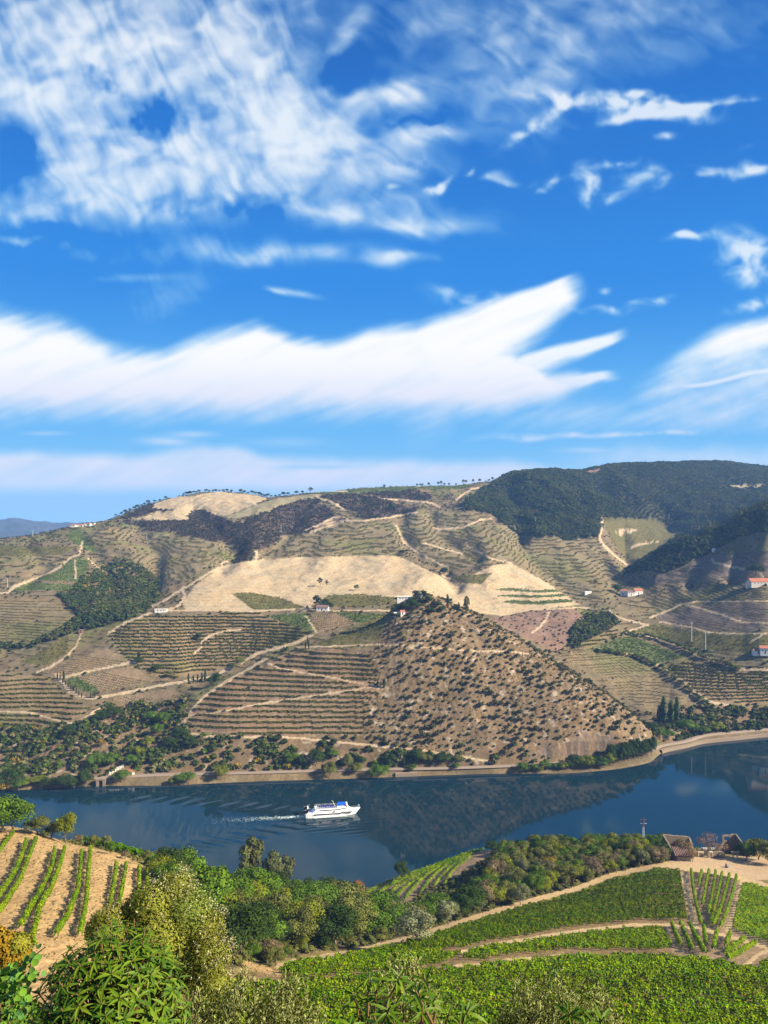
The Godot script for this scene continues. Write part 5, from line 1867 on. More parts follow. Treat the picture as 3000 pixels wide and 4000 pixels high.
func buildings() -> void:
	M.white = mat(Color(0.62, 0.60, 0.56), 0.8)
	M.tile = mat(Color(0.32, 0.12, 0.07), 0.85)
	M.tile_old = mat(Color(0.15, 0.102, 0.086), 0.9)
	M.dark_glass = mat(Color(0.02, 0.025, 0.03), 0.2)
	M.wood_dark = mat(Color(0.06, 0.05, 0.04), 0.8)
	M.stone = ground_mat(1.6, 51, 0.45, 1.25, 3.0)
	M.stone.vertex_color_use_as_albedo = false
	M.stone.albedo_color = Color(0.30, 0.235, 0.17).linear_to_srgb()
	M.stone_shaded = M.stone.duplicate()
	M.stone_shaded.albedo_color = Color(0.20, 0.165, 0.13).linear_to_srgb()  # darker copy of the stone, shade of unlit walls put into its colour
	M.concrete = mat(Color(0.5, 0.46, 0.4), 0.9)
	M.steel = mat(Color(0.45, 0.48, 0.48), 0.5)
	M.red_paint = mat(Color(0.26, 0.085, 0.07), 0.6)
	# far houses
	var t := house("chapel", "tiny white chapel on top of the scrub hill", at_far(911, 1291), 0.5, 3.6, 3.4, 3.2, 1.3, M.white, M.tile_old, 0, true, "chapel")
	obj("cross", boxm(Vector3(-1.8, 4.5, -0.08), Vector3(-1.64, 5.5, 0.08)), M.white, t)
	house("farmhouse", "white farmhouse with dark roof beside the tall pines", at_far(697, 1319), -0.1, 12.0, 6.0, 3.6, 1.8, M.white, M.tile_old, 3, true)
	house("shed", "small white shed with red roof on the chapel hill", at_far(869, 1327), 0.3, 4.0, 3.4, 2.6, 1.1, M.white, M.tile, 0, true, "shed")
	house("shed", "low white wall house left of the red roofed shed", at_far(857, 1328), 0.2, 5.0, 3.0, 2.0, 0.4, M.white, M.white, 0, false, "shed")
	house("long_building", "long low white building left of the chapel", at_far(873, 1297), 0.05, 13.0, 5.0, 3.4, 0.5, M.white, M.concrete, 4, false, "building")
	house("long_building", "pale flat building above the left terraces", at_far(348, 1322), 0.1, 12.0, 5.0, 2.8, 0.4, M.white, M.concrete, 3, false, "building")
	house("hut", "small dark red hut on the left knoll", at_far(175, 1367), 0.2, 3.8, 3.0, 2.5, 0.5, M.red_paint, M.tile_old, 0, true, "hut")
	house("hut", "small white hut with red roof beside the railway", at_far(284, 1673), 0.2, 4.2, 3.2, 2.6, 0.8, M.white, M.tile, 0, true, "hut")
	house("village_house", "leftmost white house of the hamlet in the side valley", at_far(1348, 1285), -0.5, 8.0, 7.0, 5.4, 1.6, M.white, M.tile, 2, true)
	house("village_house", "middle white house of the hamlet in the side valley", at_far(1362, 1286), 0.1, 10.0, 7.0, 4.4, 1.5, M.white, M.tile_old, 3, true)
	house("village_house", "red roofed house at the right of the hamlet", at_far(1377, 1283), 0.2, 11.0, 8.0, 4.4, 2.6, M.white, M.tile, 3, true)
	house("winery", "long red roofed winery on the right hill", at_far(1640, 1264), 0.05, 24.0, 11.0, 4.5, 3.4, M.concrete, M.tile, 5, false, "building")
	house("village_house", "white gabled house left of the red winery", at_far(1622, 1268), PI / 2 - 0.1, 8.0, 9.5, 4.2, 2.6, M.white, M.tile_old, 0, false)
	house("village_house", "white house with red roof at the right edge", at_far(1652, 1410), -0.2, 10.0, 8.0, 5.0, 2.0, M.white, M.tile, 3, true)
	house("shed", "low red roofed shed left of the right edge house", at_far(1636, 1411), 0.1, 9.0, 5.0, 2.6, 1.4, M.white, M.tile, 1, true, "shed")
	house("hut", "lone white hut on the right ridge", at_far(1542, 1191), 0.4, 3.6, 3.2, 3.2, 0.8, M.white, M.white, 0, true, "hut")
	house("hut", "white hut among the green wavy strips", at_far(1270, 1282), 0.2, 9.0, 3.0, 2.6, 0.3, M.white, M.white, 0, false, "hut")
	var r := RandomNumberGenerator.new()
	r.seed = 3
	for k in 7:
		var u := 150.0 + k * 8.5
		house("village_house", "pale house of the skyline village, %s from the left" % nth(k), at_far(u, 1137.5 - k * 0.4 + r.randf_range(-1, 1)), r.randf_range(-0.4, 0.4), r.randf_range(4, 8), 5, r.randf_range(2.4, 3.6), 1.2, M.white, M.tile if k % 2 else M.tile_old, 2, false)
	# railway and river works
	var bed := begin()
	var rails := begin()
	var wall := begin()
	var shore := track(nums(SHORE), 2, 1)
	var rail := track(nums(RAIL), 2, 1)
	var last := Vector3.INF
	var last_s := Vector3.INF
	var u := 200.0
	while u < 2300.0:
		var d := maxf((EYE - 4.2) * F / (rail.at(u) - CV), EYE * F / (shore.at(u) - CV) + 3.0)
		var p := Vector3((u - CU) / F * d, 0, -d - 0.6)
		p.y = 4.75
		var sd := EYE * F / (shore.at(u) - CV)
		var s := Vector3((u - CU) / F * sd, 0.0, -sd)
		if last != Vector3.INF:
			var dir := (p - last).normalized()
			var out := Vector3(dir.z, 0, -dir.x) * -1.0
			quad4(bed, last + out * 1.25, p + out * 1.25, p - out * 1.25, last - out * 1.25)
			quad4(bed, last + out * 3.0 - Vector3(0, 1.2, 0), p + out * 3.0 - Vector3(0, 1.2, 0), p + out * 1.25, last + out * 1.25)
			for o in [-0.8, 0.8]:
				quad4(rails, last + out * (o + 0.06) + Vector3(0, 0.12, 0), p + out * (o + 0.06) + Vector3(0, 0.12, 0), p + out * (o - 0.06) + Vector3(0, 0.12, 0), last + out * (o - 0.06) + Vector3(0, 0.12, 0))
				quad4(rails, last + out * (o + 0.06), p + out * (o + 0.06), p + out * (o + 0.06) + Vector3(0, 0.12, 0), last + out * (o + 0.06) + Vector3(0, 0.12, 0))
			if u > 1430.0 or (u > 855 and u < 905):
				quad4(wall, last_s + out * 0.6 - Vector3(0, 1, 0), s + out * 0.6 - Vector3(0, 1, 0), s + out * 0.3 + Vector3(0, 2.4, 0), last_s + out * 0.3 + Vector3(0, 2.4, 0))
				quad4(wall, last_s + out * 0.3 + Vector3(0, 2.4, 0), s + out * 0.3 + Vector3(0, 2.4, 0), s - out * 2.5 + Vector3(0, 2.45, 0), last_s - out * 2.5 + Vector3(0, 2.45, 0))
		last = p
		last_s = s
		u += 6.0
	var rb := obj("railway_bed", bed.commit(), mat(Color(0.19, 0.15, 0.115), 0.95))
	tag(rb, "gravel railway bed along the far bank", "", "", "structure")
	var ra := obj("railway_track", rails.commit(), mat(Color(0.16, 0.12, 0.10), 0.5))
	tag(ra, "pair of rails along the far bank", "railway")
	var rw := obj("river_wall", wall.commit(), M.stone)
	tag(rw, "stone river wall under the railway right of the poplars", "wall")
	var cul := thing("culvert", "stone culvert arch at the water under the railway", "culvert", at_far(218, 1697), 0.15)
	obj("wall", boxm(Vector3(-3.2, -2, -2), Vector3(-1.3, 4.2, 1.2)), M.stone, cul)
	obj("wall", boxm(Vector3(1.3, -2, -2), Vector3(3.2, 4.2, 1.2)), M.stone, cul)
	obj("lintel", boxm(Vector3(-3.3, 4.21, -2), Vector3(3.3, 5.0, 1.3)), M.stone, cul)
	var ch := begin()
	var a := at_far(234, 1674)
	var b := at_far(268, 1655)
	for k in 6:
		var p := a.lerp(b, k / 6.0)
		var q := a.lerp(b, (k + 1) / 6.0)
		p = ground_at(p)
		q = ground_at(q)
		box(ch, p.min(q) + Vector3(0, -0.5, -0.4), p.max(q) + Vector3(0, 1.3, 0.4))
	var co := obj("channel_wall", ch.commit(), M.concrete)
	tag(co, "pale sloping concrete channel wall beside the ravine", "wall")
	# masts and poles
	var pm := Vector3.ZERO
	for e in [[1494.0, 1386.0, 21.0, "steel power mast on the green plots, left of two", 0.5], [1524.0, 1405.0, 19.0, "steel power mast by the hedge track, right of two", 0.5], [98.0, 1147.0, 15.0, "pale mast on the far left hilltop", 0.6], [71.0, 1158.0, 9.0, "short pale mast left of the hilltop mast", 0.5], [103.0, 1147.0, 10.0, "thin mast close beside the pale hilltop mast", 0.4],
		[16.0, 1270.0, 12.0, "pole at the left edge above the green plots", 0.3], [961.0, 1145.0, 15.0, "pole among the shaded terraces", 0.3], [607.0, 1150.0, 12.0, "pole on the dark scrub hill", 0.3], [1445.0, 1121.0, 10.0, "pole right on the narrow valley slope", 0.3], [957.0, 1280.0, 12.0, "thin pole left of the cypress at the chapel hill", 0.25], [1157.0, 1130.0, 11.0, "pole at the forest's lower edge", 0.3], [317.0, 1165.0, 10.0, "pole on the terraces under the dome", 0.3]]:
		var p := at_far(e[0], e[1])
		var po := thing("power_pole", e[3], "pole", p)
		var st := begin()
		tube(st, Vector3(0, -1, 0), Vector3(0, e[2], 0), e[4] * 0.9, e[4] * 0.45, 6)
		obj("pole", st.commit(), M.steel, po)
		st = begin()
		tube(st, Vector3(-1.7, e[2] * 0.93, 0), Vector3(1.7, e[2] * 0.93, 0), 0.14, 0.14, 5)
		obj("crossarm", st.commit(), M.steel, po)
	tick("buildings")

func pylon(at: Vector3, h: float) -> void:
	var t := thing("pylon", "slim lattice pylon with red top left of the ruins", "pylon", at)
	for part in 2:
		var st := begin()
		var lo := 0 if part == 0 else 7
		var hi := 7 if part == 0 else 10
		for k in range(lo, hi):
			var y0 := h * k / 10.0
			var y1 := h * (k + 1) / 10.0
			var w0 := lerpf(0.75, 0.22, k / 10.0)
			var w1 := lerpf(0.75, 0.22, (k + 1) / 10.0)
			for s in 4:
				var a := PI / 4 + s * PI / 2
				var b := a + PI / 2
				var p0 := Vector3(cos(a) * w0, y0, sin(a) * w0)
				var p1 := Vector3(cos(a) * w1, y1, sin(a) * w1)
				var q0 := Vector3(cos(b) * w0, y0, sin(b) * w0)
				var q1 := Vector3(cos(b) * w1, y1, sin(b) * w1)
				tube(st, p0, p1, 0.055, 0.055, 4)
				tube(st, p0, q1, 0.03, 0.03, 4)
				tube(st, q0, p1, 0.03, 0.03, 4)
		obj("lattice", st.commit(), M.steel if part == 0 else M.red_paint, t)
	for y in [0.82, 0.94]:
		var st := begin()
		tube(st, Vector3(-1.6, h * y, 0), Vector3(1.6, h * y, 0), 0.09, 0.09, 4)
		obj("crossarm", st.commit(), M.red_paint if y > 0.9 else M.steel, t)

func rough_wall(st: SurfaceTool, a: Vector3, b: Vector3, h0: float, h1: float, thick: float, sd: int) -> void:
	# a broken stone wall from a to b whose crest is uneven
	var r := RandomNumberGenerator.new()
	r.seed = sd
	var n := maxi(3, int(a.distance_to(b) / 0.8))
	var dir := (b - a).normalized()
	var out := Vector3(dir.z, 0, -dir.x) * thick * 0.5
	var hp := h0
	for k in n:
		var p := a.lerp(b, float(k) / n)
		var q := a.lerp(b, float(k + 1) / n)
		var hq := lerpf(h0, h1, float(k + 1) / n) + r.randf_range(-0.14, 0.14)
		var P := Vector3(0, hp, 0)
		var Q := Vector3(0, hq, 0)
		var down := Vector3(0, -1.5, 0)
		quad4(st, p + out + down, q + out + down, q + out + Q, p + out + P)
		quad4(st, q - out + down, p - out + down, p - out + P, q - out + Q)
		quad4(st, p + out + P, q + out + Q, q - out + Q, p - out + P)
		if k == 0: quad4(st, p - out + down, p + out + down, p + out + P, p - out + P)
		if k == n - 1: quad4(st, q + out + down, q - out + down, q - out + Q, q + out + Q)
		hp = hq

func ruins() -> void:
	# the ruined house on the left of the yard, local metres: x right, z towards the viewer
	var o := on_near(1465, 1859)
	var t := thing("ruined_house", "roofless stone house with a lean-to at the left of the yard", "ruin", o, -0.08)
	var st := begin()
	rough_wall(st, Vector3(-3.9, 0, -9.5), Vector3(7.6, 0, -9.5), 7.4, 6.7, 0.7, 1)
	obj("back_wall", st.commit(), M.stone, t)
	st = begin()
	rough_wall(st, Vector3(-3.9, 0, -9.1), Vector3(-1.2, 0, 0), 7.4, 2.6, 0.7, 2)
	obj("gable_wall", st.commit(), M.stone_shaded, t)
	st = begin()
	rough_wall(st, Vector3(7.6, 0, -9.1), Vector3(8.0, 0, -5.5), 6.4, 3.0, 0.7, 3)
	obj("right_wall", st.commit(), M.stone, t)
	st = begin()
	rough_wall(st, Vector3(-1.0, 0, 0.4), Vector3(5.2, 0, 0.4), 2.1, 2.0, 0.5, 4)
	obj("front_wall", st.commit(), M.stone_shaded, t)
	# lean-to roof: courses of old tiles, each a piece
	var pitch := Vector3(-0.12, 0.52, -1.0).normalized()
	for i in 9:
		for k in 4:
			var a := Vector3(-1.2 + i * 0.72 - k * 0.10, 2.12 + k * 0.56, 0.75 - k * 1.08)
			st = begin()
			var b := a + pitch * 1.22
			tube(st, a, b, 0.38, 0.36, 7)
			obj("tile", st.commit(), M.tile_old if (i + k) % 3 else M.tile_rust, t)
	# the low front walls with door and window
	o = on_near(1549, 1853)
	t = thing("ruined_cottage", "low ruined front wall with a doorway and a window", "ruin", o, 0.04)
	st = begin()
	rough_wall(st, Vector3(-4.4, 0, 0), Vector3(-3.4, 0, 0), 2.7, 2.8, 0.6, 5)
	obj("wall", st.commit(), M.stone, t)
	st = begin()
	rough_wall(st, Vector3(-2.2, 0, 0), Vector3(1.0, 0, 0), 2.75, 2.8, 0.6, 6)
	obj("wall", st.commit(), M.stone, t)
	st = begin()
	rough_wall(st, Vector3(1.0, 0, 0), Vector3(2.6, 0, 0), 0.9, 0.9, 0.6, 7)
	obj("wall", st.commit(), M.stone, t)
	st = begin()
	rough_wall(st, Vector3(2.6, 0, 0), Vector3(3.3, 0, 0), 2.7, 2.5, 0.6, 8)
	obj("wall", st.commit(), M.stone, t)
	obj("lintel", boxm(Vector3(-3.6, 2.45, -0.34), Vector3(-2.0, 2.95, 0.36)), M.stone_pale, t)
	obj("lintel", boxm(Vector3(0.9, 2.25, -0.34), Vector3(2.8, 2.75, 0.36)), M.stone_pale, t)
	obj("door_jamb", boxm(Vector3(-3.62, -0.3, -0.36), Vector3(-3.3, 2.44, 0.38)), M.stone_pale, t)
	obj("door_jamb", boxm(Vector3(-2.3, -0.3, -0.36), Vector3(-1.98, 2.44, 0.38)), M.stone_pale, t)
	obj("window_jamb", boxm(Vector3(0.86, 0.85, -0.36), Vector3(1.14, 2.24, 0.38)), M.stone_pale, t)
	obj("window_jamb", boxm(Vector3(2.46, 0.85, -0.36), Vector3(2.74, 2.24, 0.38)), M.stone_pale, t)
	obj("bench", boxm(Vector3(-1.5, -0.2, 0.7), Vector3(0.8, 0.4, 1.2)), M.stone_pale, t)
	st = begin()
	rough_wall(st, Vector3(-4.2, 0, -5), Vector3(3.2, 0, -5), 1.8, 1.2, 0.6, 9)
	obj("rear_wall", st.commit(), M.stone_shaded, t)
	o = on_near(1514, 1851)
	t = thing("ruined_window", "stone window frame standing left of the ruined doorway", "ruin", o, 0.05)
	obj("jamb", boxm(Vector3(-1.3, -0.6, -0.3), Vector3(-0.9, 2.0, 0.3)), M.stone_pale, t)
	obj("jamb", boxm(Vector3(0.7, -0.6, -0.3), Vector3(1.1, 2.0, 0.3)), M.stone_pale, t)
	obj("lintel", boxm(Vector3(-1.4, 2.01, -0.32), Vector3(1.2, 2.4, 0.32)), M.stone_pale, t)
	obj("sill_wall", boxm(Vector3(-0.89, -0.6, -0.25), Vector3(0.69, 0.7, 0.25)), M.stone, t)
	o = on_near(1588, 1854)
	t = thing("doorway", "two stone door posts with a lintel by the right ruin", "ruin", o, -0.05)
	obj("post", boxm(Vector3(-1.2, -0.5, -0.3), Vector3(-0.8, 2.5, 0.3)), M.stone_pale, t)
	obj("post", boxm(Vector3(0.7, -0.5, -0.3), Vector3(1.1, 2.5, 0.3)), M.stone_pale, t)
	obj("lintel", boxm(Vector3(-1.7, 2.51, -0.35), Vector3(1.8, 2.95, 0.35)), M.stone_pale, t)
	o = on_near(1600, 1848)
	t = thing("ruined_barn", "tall ruined gable in shade at the right of the yard", "ruin", o, 0.0)
	st = begin()
	rough_wall(st, Vector3(0.6, 0, -6.5), Vector3(3.2, 0, 2.6), 7.2, 2.6, 0.7, 11)
	obj("gable_wall", st.commit(), M.stone_shaded, t)
	st = begin()
	rough_wall(st, Vector3(-2.2, 0, -6.8), Vector3(0.3, 0, -6.8), 6.6, 7.1, 0.7, 12)
	obj("back_wall", st.commit(), M.stone, t)
	st = begin()
	rough_wall(st, Vector3(-5.6, 0, -6.8), Vector3(-4.6, 0, -6.8), 6.4, 6.5, 0.7, 13)
	obj("pier", st.commit(), M.stone, t)
	st = begin()
	rough_wall(st, Vector3(-4.6, 0, -6.8), Vector3(-2.2, 0, -6.8), 3.9, 3.9, 0.7, 14)
	obj("sill_wall", st.commit(), M.stone, t)
	obj("lintel", boxm(Vector3(-4.7, 5.9, -7.2), Vector3(-2.1, 6.5, -6.5)), M.stone, t)
	st = begin()
	rough_wall(st, Vector3(-8.6, 0, -4.6), Vector3(-5.2, 0, -6.6), 1.0, 3.6, 0.7, 15)
	obj("broken_wall", st.commit(), M.stone_shaded, t)
	# white tubs in a row behind the ruins
	for k in 9:
		var p := on_near(1515 + k * 3.6, 1835)
		var st2 := begin()
		tube(st2, Vector3(0, -0.3, 0), Vector3(0, 0.95, 0), 0.30, 0.34, 9)
		tube(st2, Vector3(0, 0.95, 0), Vector3(0, 0.97, 0), 0.34, 0.01, 9)
		var w := obj("tub", st2.commit(), M.white, null, ground_at(p))
		tag(w, "white tub in the row behind the ruined front, %s from the left" % nth(k), "tub", "white tubs behind the ruins")
	# a small grey object of unclear kind, shaped as a round leaning stone
	var q := on_near(1570, 1874)
	t = thing("boulder", "grey millstone leaning on a block in the yard", "boulder", q, 0.5)
	st = begin()
	tube(st, Vector3(-0.25, 0.75, 0.2), Vector3(0.1, 0.85, 0.0), 0.8, 0.8, 16)
	tube(st, Vector3(0.1, 0.85, 0.0), Vector3(0.11, 0.853, 0.0), 0.8, 0.05, 16)
	tube(st, Vector3(-0.26, 0.747, 0.2), Vector3(-0.25, 0.75, 0.2), 0.05, 0.8, 16)
	obj("stone", st.commit(), mat(Color(0.22, 0.22, 0.23), 0.9), t)
	obj("block", boxm(Vector3(0.2, -0.2, -0.5), Vector3(0.9, 0.9, 0.3)), M.stone, t)
	pylon(on_near(1390, 1833), 14.5)
	tick("ruins")

# ---------------------------------------------------------------- the excursion boat
func station_mesh(rings: Array) -> ArrayMesh:
	# rings of points (the same number each) joined into a skin, both ends closed
	var st := begin()
	st.set_smooth_group(-1)
	for k in rings.size() - 1:
		for j in rings[k].size() - 1:
			quad4(st, rings[k][j], rings[k + 1][j], rings[k + 1][j + 1], rings[k][j + 1])
	for e in [0, rings.size() - 1]:
		var c := Vector3.ZERO
		for p in rings[e]: c += p
		c /= rings[e].size()
		for j in rings[e].size() - 1: quad4(st, c, rings[e][j], rings[e][j + 1], rings[e][j + 1])
	return st.commit()

func boat() -> void:
	var hull_w := mat(Color(0.82, 0.82, 0.82), 0.35)
	var maroon := mat(Color(0.055, 0.012, 0.025), 0.15)
	var blue := mat(Color(0.012, 0.085, 0.52), 0.6)
	var deck := mat(Color(0.60, 0.60, 0.58), 0.7)
	var seat := mat(Color(0.03, 0.05, 0.30), 0.7)
	var sky_blue := mat(Color(0.03, 0.33, 0.75), 0.4)
	var t := thing("excursion_boat", "white excursion boat with blue canopy cruising on the river", "boat", boat_at, atan2(-boat_dir.z, boat_dir.x))
	var rings := []
	for s in [[-17.0, 3.3, 2.6, 2.9], [-16.4, 3.6, 3.0, 2.6], [-10.0, 3.9, 3.5, 2.7], [0.0, 3.95, 3.6, 2.7], [7.0, 3.75, 3.1, 2.75], [11.5, 3.1, 2.0, 2.95], [14.5, 2.1, 0.9, 3.3], [17.0, 1.0, 0.15, 3.65], [19.2, 0.06, 0.02, 3.95]]:
		var x: float = s[0]
		var foot := x if x < 14 else lerpf(14.0, 15.6, (x - 14.0) / 5.2)
		rings.append([Vector3(x, s[3], -s[1]), Vector3(lerpf(x, foot, 0.5), s[3] * 0.5, -lerpf(s[1], s[2], 0.45)), Vector3(foot, -0.5, -s[2]), Vector3(foot, -0.5, s[2]), Vector3(lerpf(x, foot, 0.5), s[3] * 0.5, lerpf(s[1], s[2], 0.45)), Vector3(x, s[3], s[1]), Vector3(x, s[3], -s[1])])
	obj("hull", station_mesh(rings), hull_w, t)
	var cab := func(x0: float, x1: float, slope0: float, slope1: float, y0: float, y1: float, w0: float, w1: float) -> ArrayMesh:
		var rr := []
		for e in [[x0, x0 + slope0], [x1, x1 - slope1]]:
			rr.append([Vector3(e[0], y0, -w0), Vector3(e[0], y0, w0), Vector3(e[1], y1, w1), Vector3(e[1], y1, -w1), Vector3(e[0], y0, -w0)])
		return station_mesh(rr)
	obj("lower_cabin", (cab as Callable).call(-12.5, 14.2, 1.0, 2.6, 2.6, 3.7, 3.55, 3.45), hull_w, t)
	obj("upper_cabin", (cab as Callable).call(-11.2, 12.2, 1.6, 2.6, 3.702, 5.2, 3.3, 3.2), hull_w, t)
	obj("wheelhouse", (cab as Callable).call(3.6, 10.2, 0.3, 2.2, 5.202, 6.5, 2.9, 2.6), hull_w, t)
	obj("windscreen", (cab as Callable).call(8.6, 10.32, 0.2, 2.05, 5.5, 6.3, 2.7, 2.5), maroon, t)
	for s in [-1.0, 1.0]:
		for band in [[PackedVector2Array([Vector2(-11.5, 1.72), Vector2(5.6, 1.9), Vector2(6.8, 2.45), Vector2(13.6, 2.75), Vector2(13.6, 3.15), Vector2(6.4, 2.95), Vector2(5.2, 2.42), Vector2(-11.0, 2.3)]), 3.92], [PackedVector2Array([Vector2(-8.6, 3.95), Vector2(5.4, 4.15), Vector2(6.8, 4.75), Vector2(9.4, 4.75), Vector2(9.4, 5.15), Vector2(6.5, 5.15), Vector2(5.1, 4.65), Vector2(-7.6, 4.55)]), 3.30]]:
			var st := begin()
			if s > 0: prism(st, band[0], band[1], band[1] + 0.06)
			else: prism(st, band[0], -band[1] - 0.06, -band[1])
			obj("window_band", st.commit(), maroon, t)
		var st := begin()
		var star := PackedVector2Array([Vector2(-0.6, 2.5), Vector2(0.9, 2.95), Vector2(1.6, 2.6), Vector2(2.0, 3.0), Vector2(3.3, 3.05), Vector2(2.1, 3.35), Vector2(1.9, 3.95), Vector2(1.3, 3.45), Vector2(-0.2, 3.4), Vector2(0.5, 3.1)])
		if s > 0: prism(st, star, 3.57, 3.62)
		else: prism(st, star, -3.62, -3.57)
		obj("emblem", st.commit(), sky_blue, t)
		st = begin()
		for k in 14:
			var x := -10.2 + k * 1.05
			tube(st, Vector3(x, 5.2, s * 3.1), Vector3(x, 6.15, s * 3.1), 0.035, 0.035, 4)
		for y in [5.6, 6.15]: tube(st, Vector3(-10.2, y, s * 3.1), Vector3(3.45, y, s * 3.1), 0.045, 0.045, 4)
		obj("railing", st.commit(), hull_w, t)
		st = begin()
		for k in 5:
			tube(st, Vector3(13.6 + k * 1.2, 3.2 + k * 0.16, s * (2.2 - k * 0.47)), Vector3(13.6 + k * 1.2, 4.1 + k * 0.16, s * (2.2 - k * 0.47)), 0.035, 0.035, 4)
		tube(st, Vector3(13.6, 4.1, s * 2.2), Vector3(18.6, 4.75, s * 0.25), 0.045, 0.045, 4)
		obj("bow_railing", st.commit(), hull_w, t)
	obj("sun_deck", boxm(Vector3(-10.6, 5.202, -3.15), Vector3(3.55, 5.28, 3.15)), deck, t)
	for k in 9:
		for s in [-1.0, 1.0]:
			var st := begin()
			var x := -7.6 + k * 1.15
			box(st, Vector3(x, 5.281, s * 1.55 - 1.1), Vector3(x + 0.5, 5.75, s * 1.55 + 1.1))
			box(st, Vector3(x - 0.12, 5.751, s * 1.55 - 1.1), Vector3(x + 0.02, 6.2, s * 1.55 + 1.1))
			obj("seat", st.commit(), seat, t)
	var st := begin()
	box(st, Vector3(4.4, 6.95, -2.9), Vector3(9.6, 7.07, 2.9))
	obj("canopy", st.commit(), blue, t)
	st = begin()
	for x in [4.6, 9.3]:
		for z in [-2.7, 2.7]: tube(st, Vector3(x, 5.2, z), Vector3(x, 6.95, z), 0.06, 0.06, 5)
	obj("canopy_posts", st.commit(), hull_w, t)
	st = begin()
	box(st, Vector3(9.7, 6.6, -2.6), Vector3(10.5, 7.06, 2.6))
	obj("roof_front", st.commit(), hull_w, t)
	st = begin()
	tube(st, Vector3(2.6, 5.28, 0), Vector3(0.9, 9.2, 0), 0.16, 0.09, 6)
	tube(st, Vector3(0.6, 9.0, -0.8), Vector3(0.6, 9.0, 0.8), 0.08, 0.08, 5)
	obj("mast", st.commit(), mat(Color(0.75, 0.72, 0.45), 0.5), t)
	st = begin()
	tube(st, Vector3(18.4, 4.0, 0), Vector3(18.4, 5.9, 0), 0.04, 0.03, 5)
	obj("flagpole", st.commit(), hull_w, t)
	obj("flag", boxm(Vector3(17.5, 5.2, -0.015), Vector3(18.35, 5.8, 0.015)), mat(Color(0.35, 0.5, 0.62), 0.8), t)
	# stern: gantry and aft deck
	st = begin()
	for s in [-1.0, 1.0]:
		var o := PackedVector2Array([Vector2(-17.2, 2.7), Vector2(-15.6, 2.7), Vector2(-14.6, 4.6), Vector2(-13.6, 5.9), Vector2(-14.4, 6.2), Vector2(-15.6, 5.2), Vector2(-17.4, 4.9)])
		if s > 0: prism(st, o, 2.9, 3.2)
		else: prism(st, o, -3.2, -2.9)
	box(st, Vector3(-15.4, 5.2, -2.89), Vector3(-14.6, 5.6, 2.89))
	obj("stern_gantry", st.commit(), hull_w, t)
	obj("aft_deck", boxm(Vector3(-16.6, 2.905, -3.1), Vector3(-12.6, 2.96, 3.1)), deck, t)
	for k in 4:
		obj("aft_seat", boxm(Vector3(-15.6 + (k % 2) * 1.4, 2.961, -1.8 + 2.4 * (k / 2)), Vector3(-14.8 + (k % 2) * 1.4, 3.6, -0.6 + 2.4 * (k / 2))), seat, t)
	# people on the upper deck
	var looks := [["red shirt", Color(0.5, 0.05, 0.05)], ["white shirt", Color(0.7, 0.7, 0.7)], ["blue shirt", Color(0.08, 0.14, 0.45)], ["pink top", Color(0.6, 0.22, 0.3)], ["dark jacket", Color(0.05, 0.05, 0.06)], ["yellow top", Color(0.6, 0.45, 0.1)]]
	var r := RandomNumberGenerator.new()
	r.seed = 8
	for k in 14:
		var lk: Array = looks[k % looks.size()]
		var x := -9.4 + k * 0.94 + r.randf_range(-0.2, 0.2)
		var z := [2.75, -2.4, 2.55, 0.15][k % 4] as float
		var p := obj("person", person_mesh(lk[1]), M.leaf_plain, null, t.transform * Vector3(x, 5.29, z))
		p.rotation.y = r.randf_range(0, TAU)
		tag(p, "person in %s standing on the boat's upper deck, %s from the stern" % [lk[0], nth(k)], "person", "passengers on the boat")
	tick("boat")

func person_mesh(c: Color) -> ArrayMesh:
	# one skin from feet to crown
	var L := [[0.0, 0.16, 0.10, Color(0.03, 0.03, 0.03)], [0.08, 0.15, 0.10, Color(0.05, 0.06, 0.10)], [0.5, 0.15, 0.11, Color(0.05, 0.06, 0.10)], [0.85, 0.18, 0.13, Color(0.05, 0.06, 0.10)], [0.9, 0.17, 0.12, c], [1.15, 0.19, 0.12, c], [1.36, 0.22, 0.12, c], [1.42, 0.12, 0.09, c], [1.46, 0.06, 0.06, Color(0.5, 0.3, 0.2)], [1.52, 0.07, 0.08, Color(0.5, 0.3, 0.2)], [1.60, 0.085, 0.10, Color(0.5, 0.3, 0.2)], [1.66, 0.085, 0.10, Color(0.05, 0.03, 0.02)], [1.72, 0.05, 0.06, Color(0.05, 0.03, 0.02)], [1.74, 0.005, 0.005, Color(0.05, 0.03, 0.02)]]
	var st := begin()
	for k in L.size() - 1:
		for i in 10:
			var q := []
			for e in [[k, i], [k + 1, i], [k + 1, i + 1], [k, i], [k + 1, i + 1], [k, i + 1]]:
				var a: float = TAU * e[1] / 10.0
				st.set_color(L[e[0]][3])
				st.set_normal(Vector3(cos(a), 0.1, sin(a)).normalized())
				st.add_vertex(Vector3(cos(a) * L[e[0]][1], L[e[0]][0], sin(a) * L[e[0]][2]))
	return st.commit()

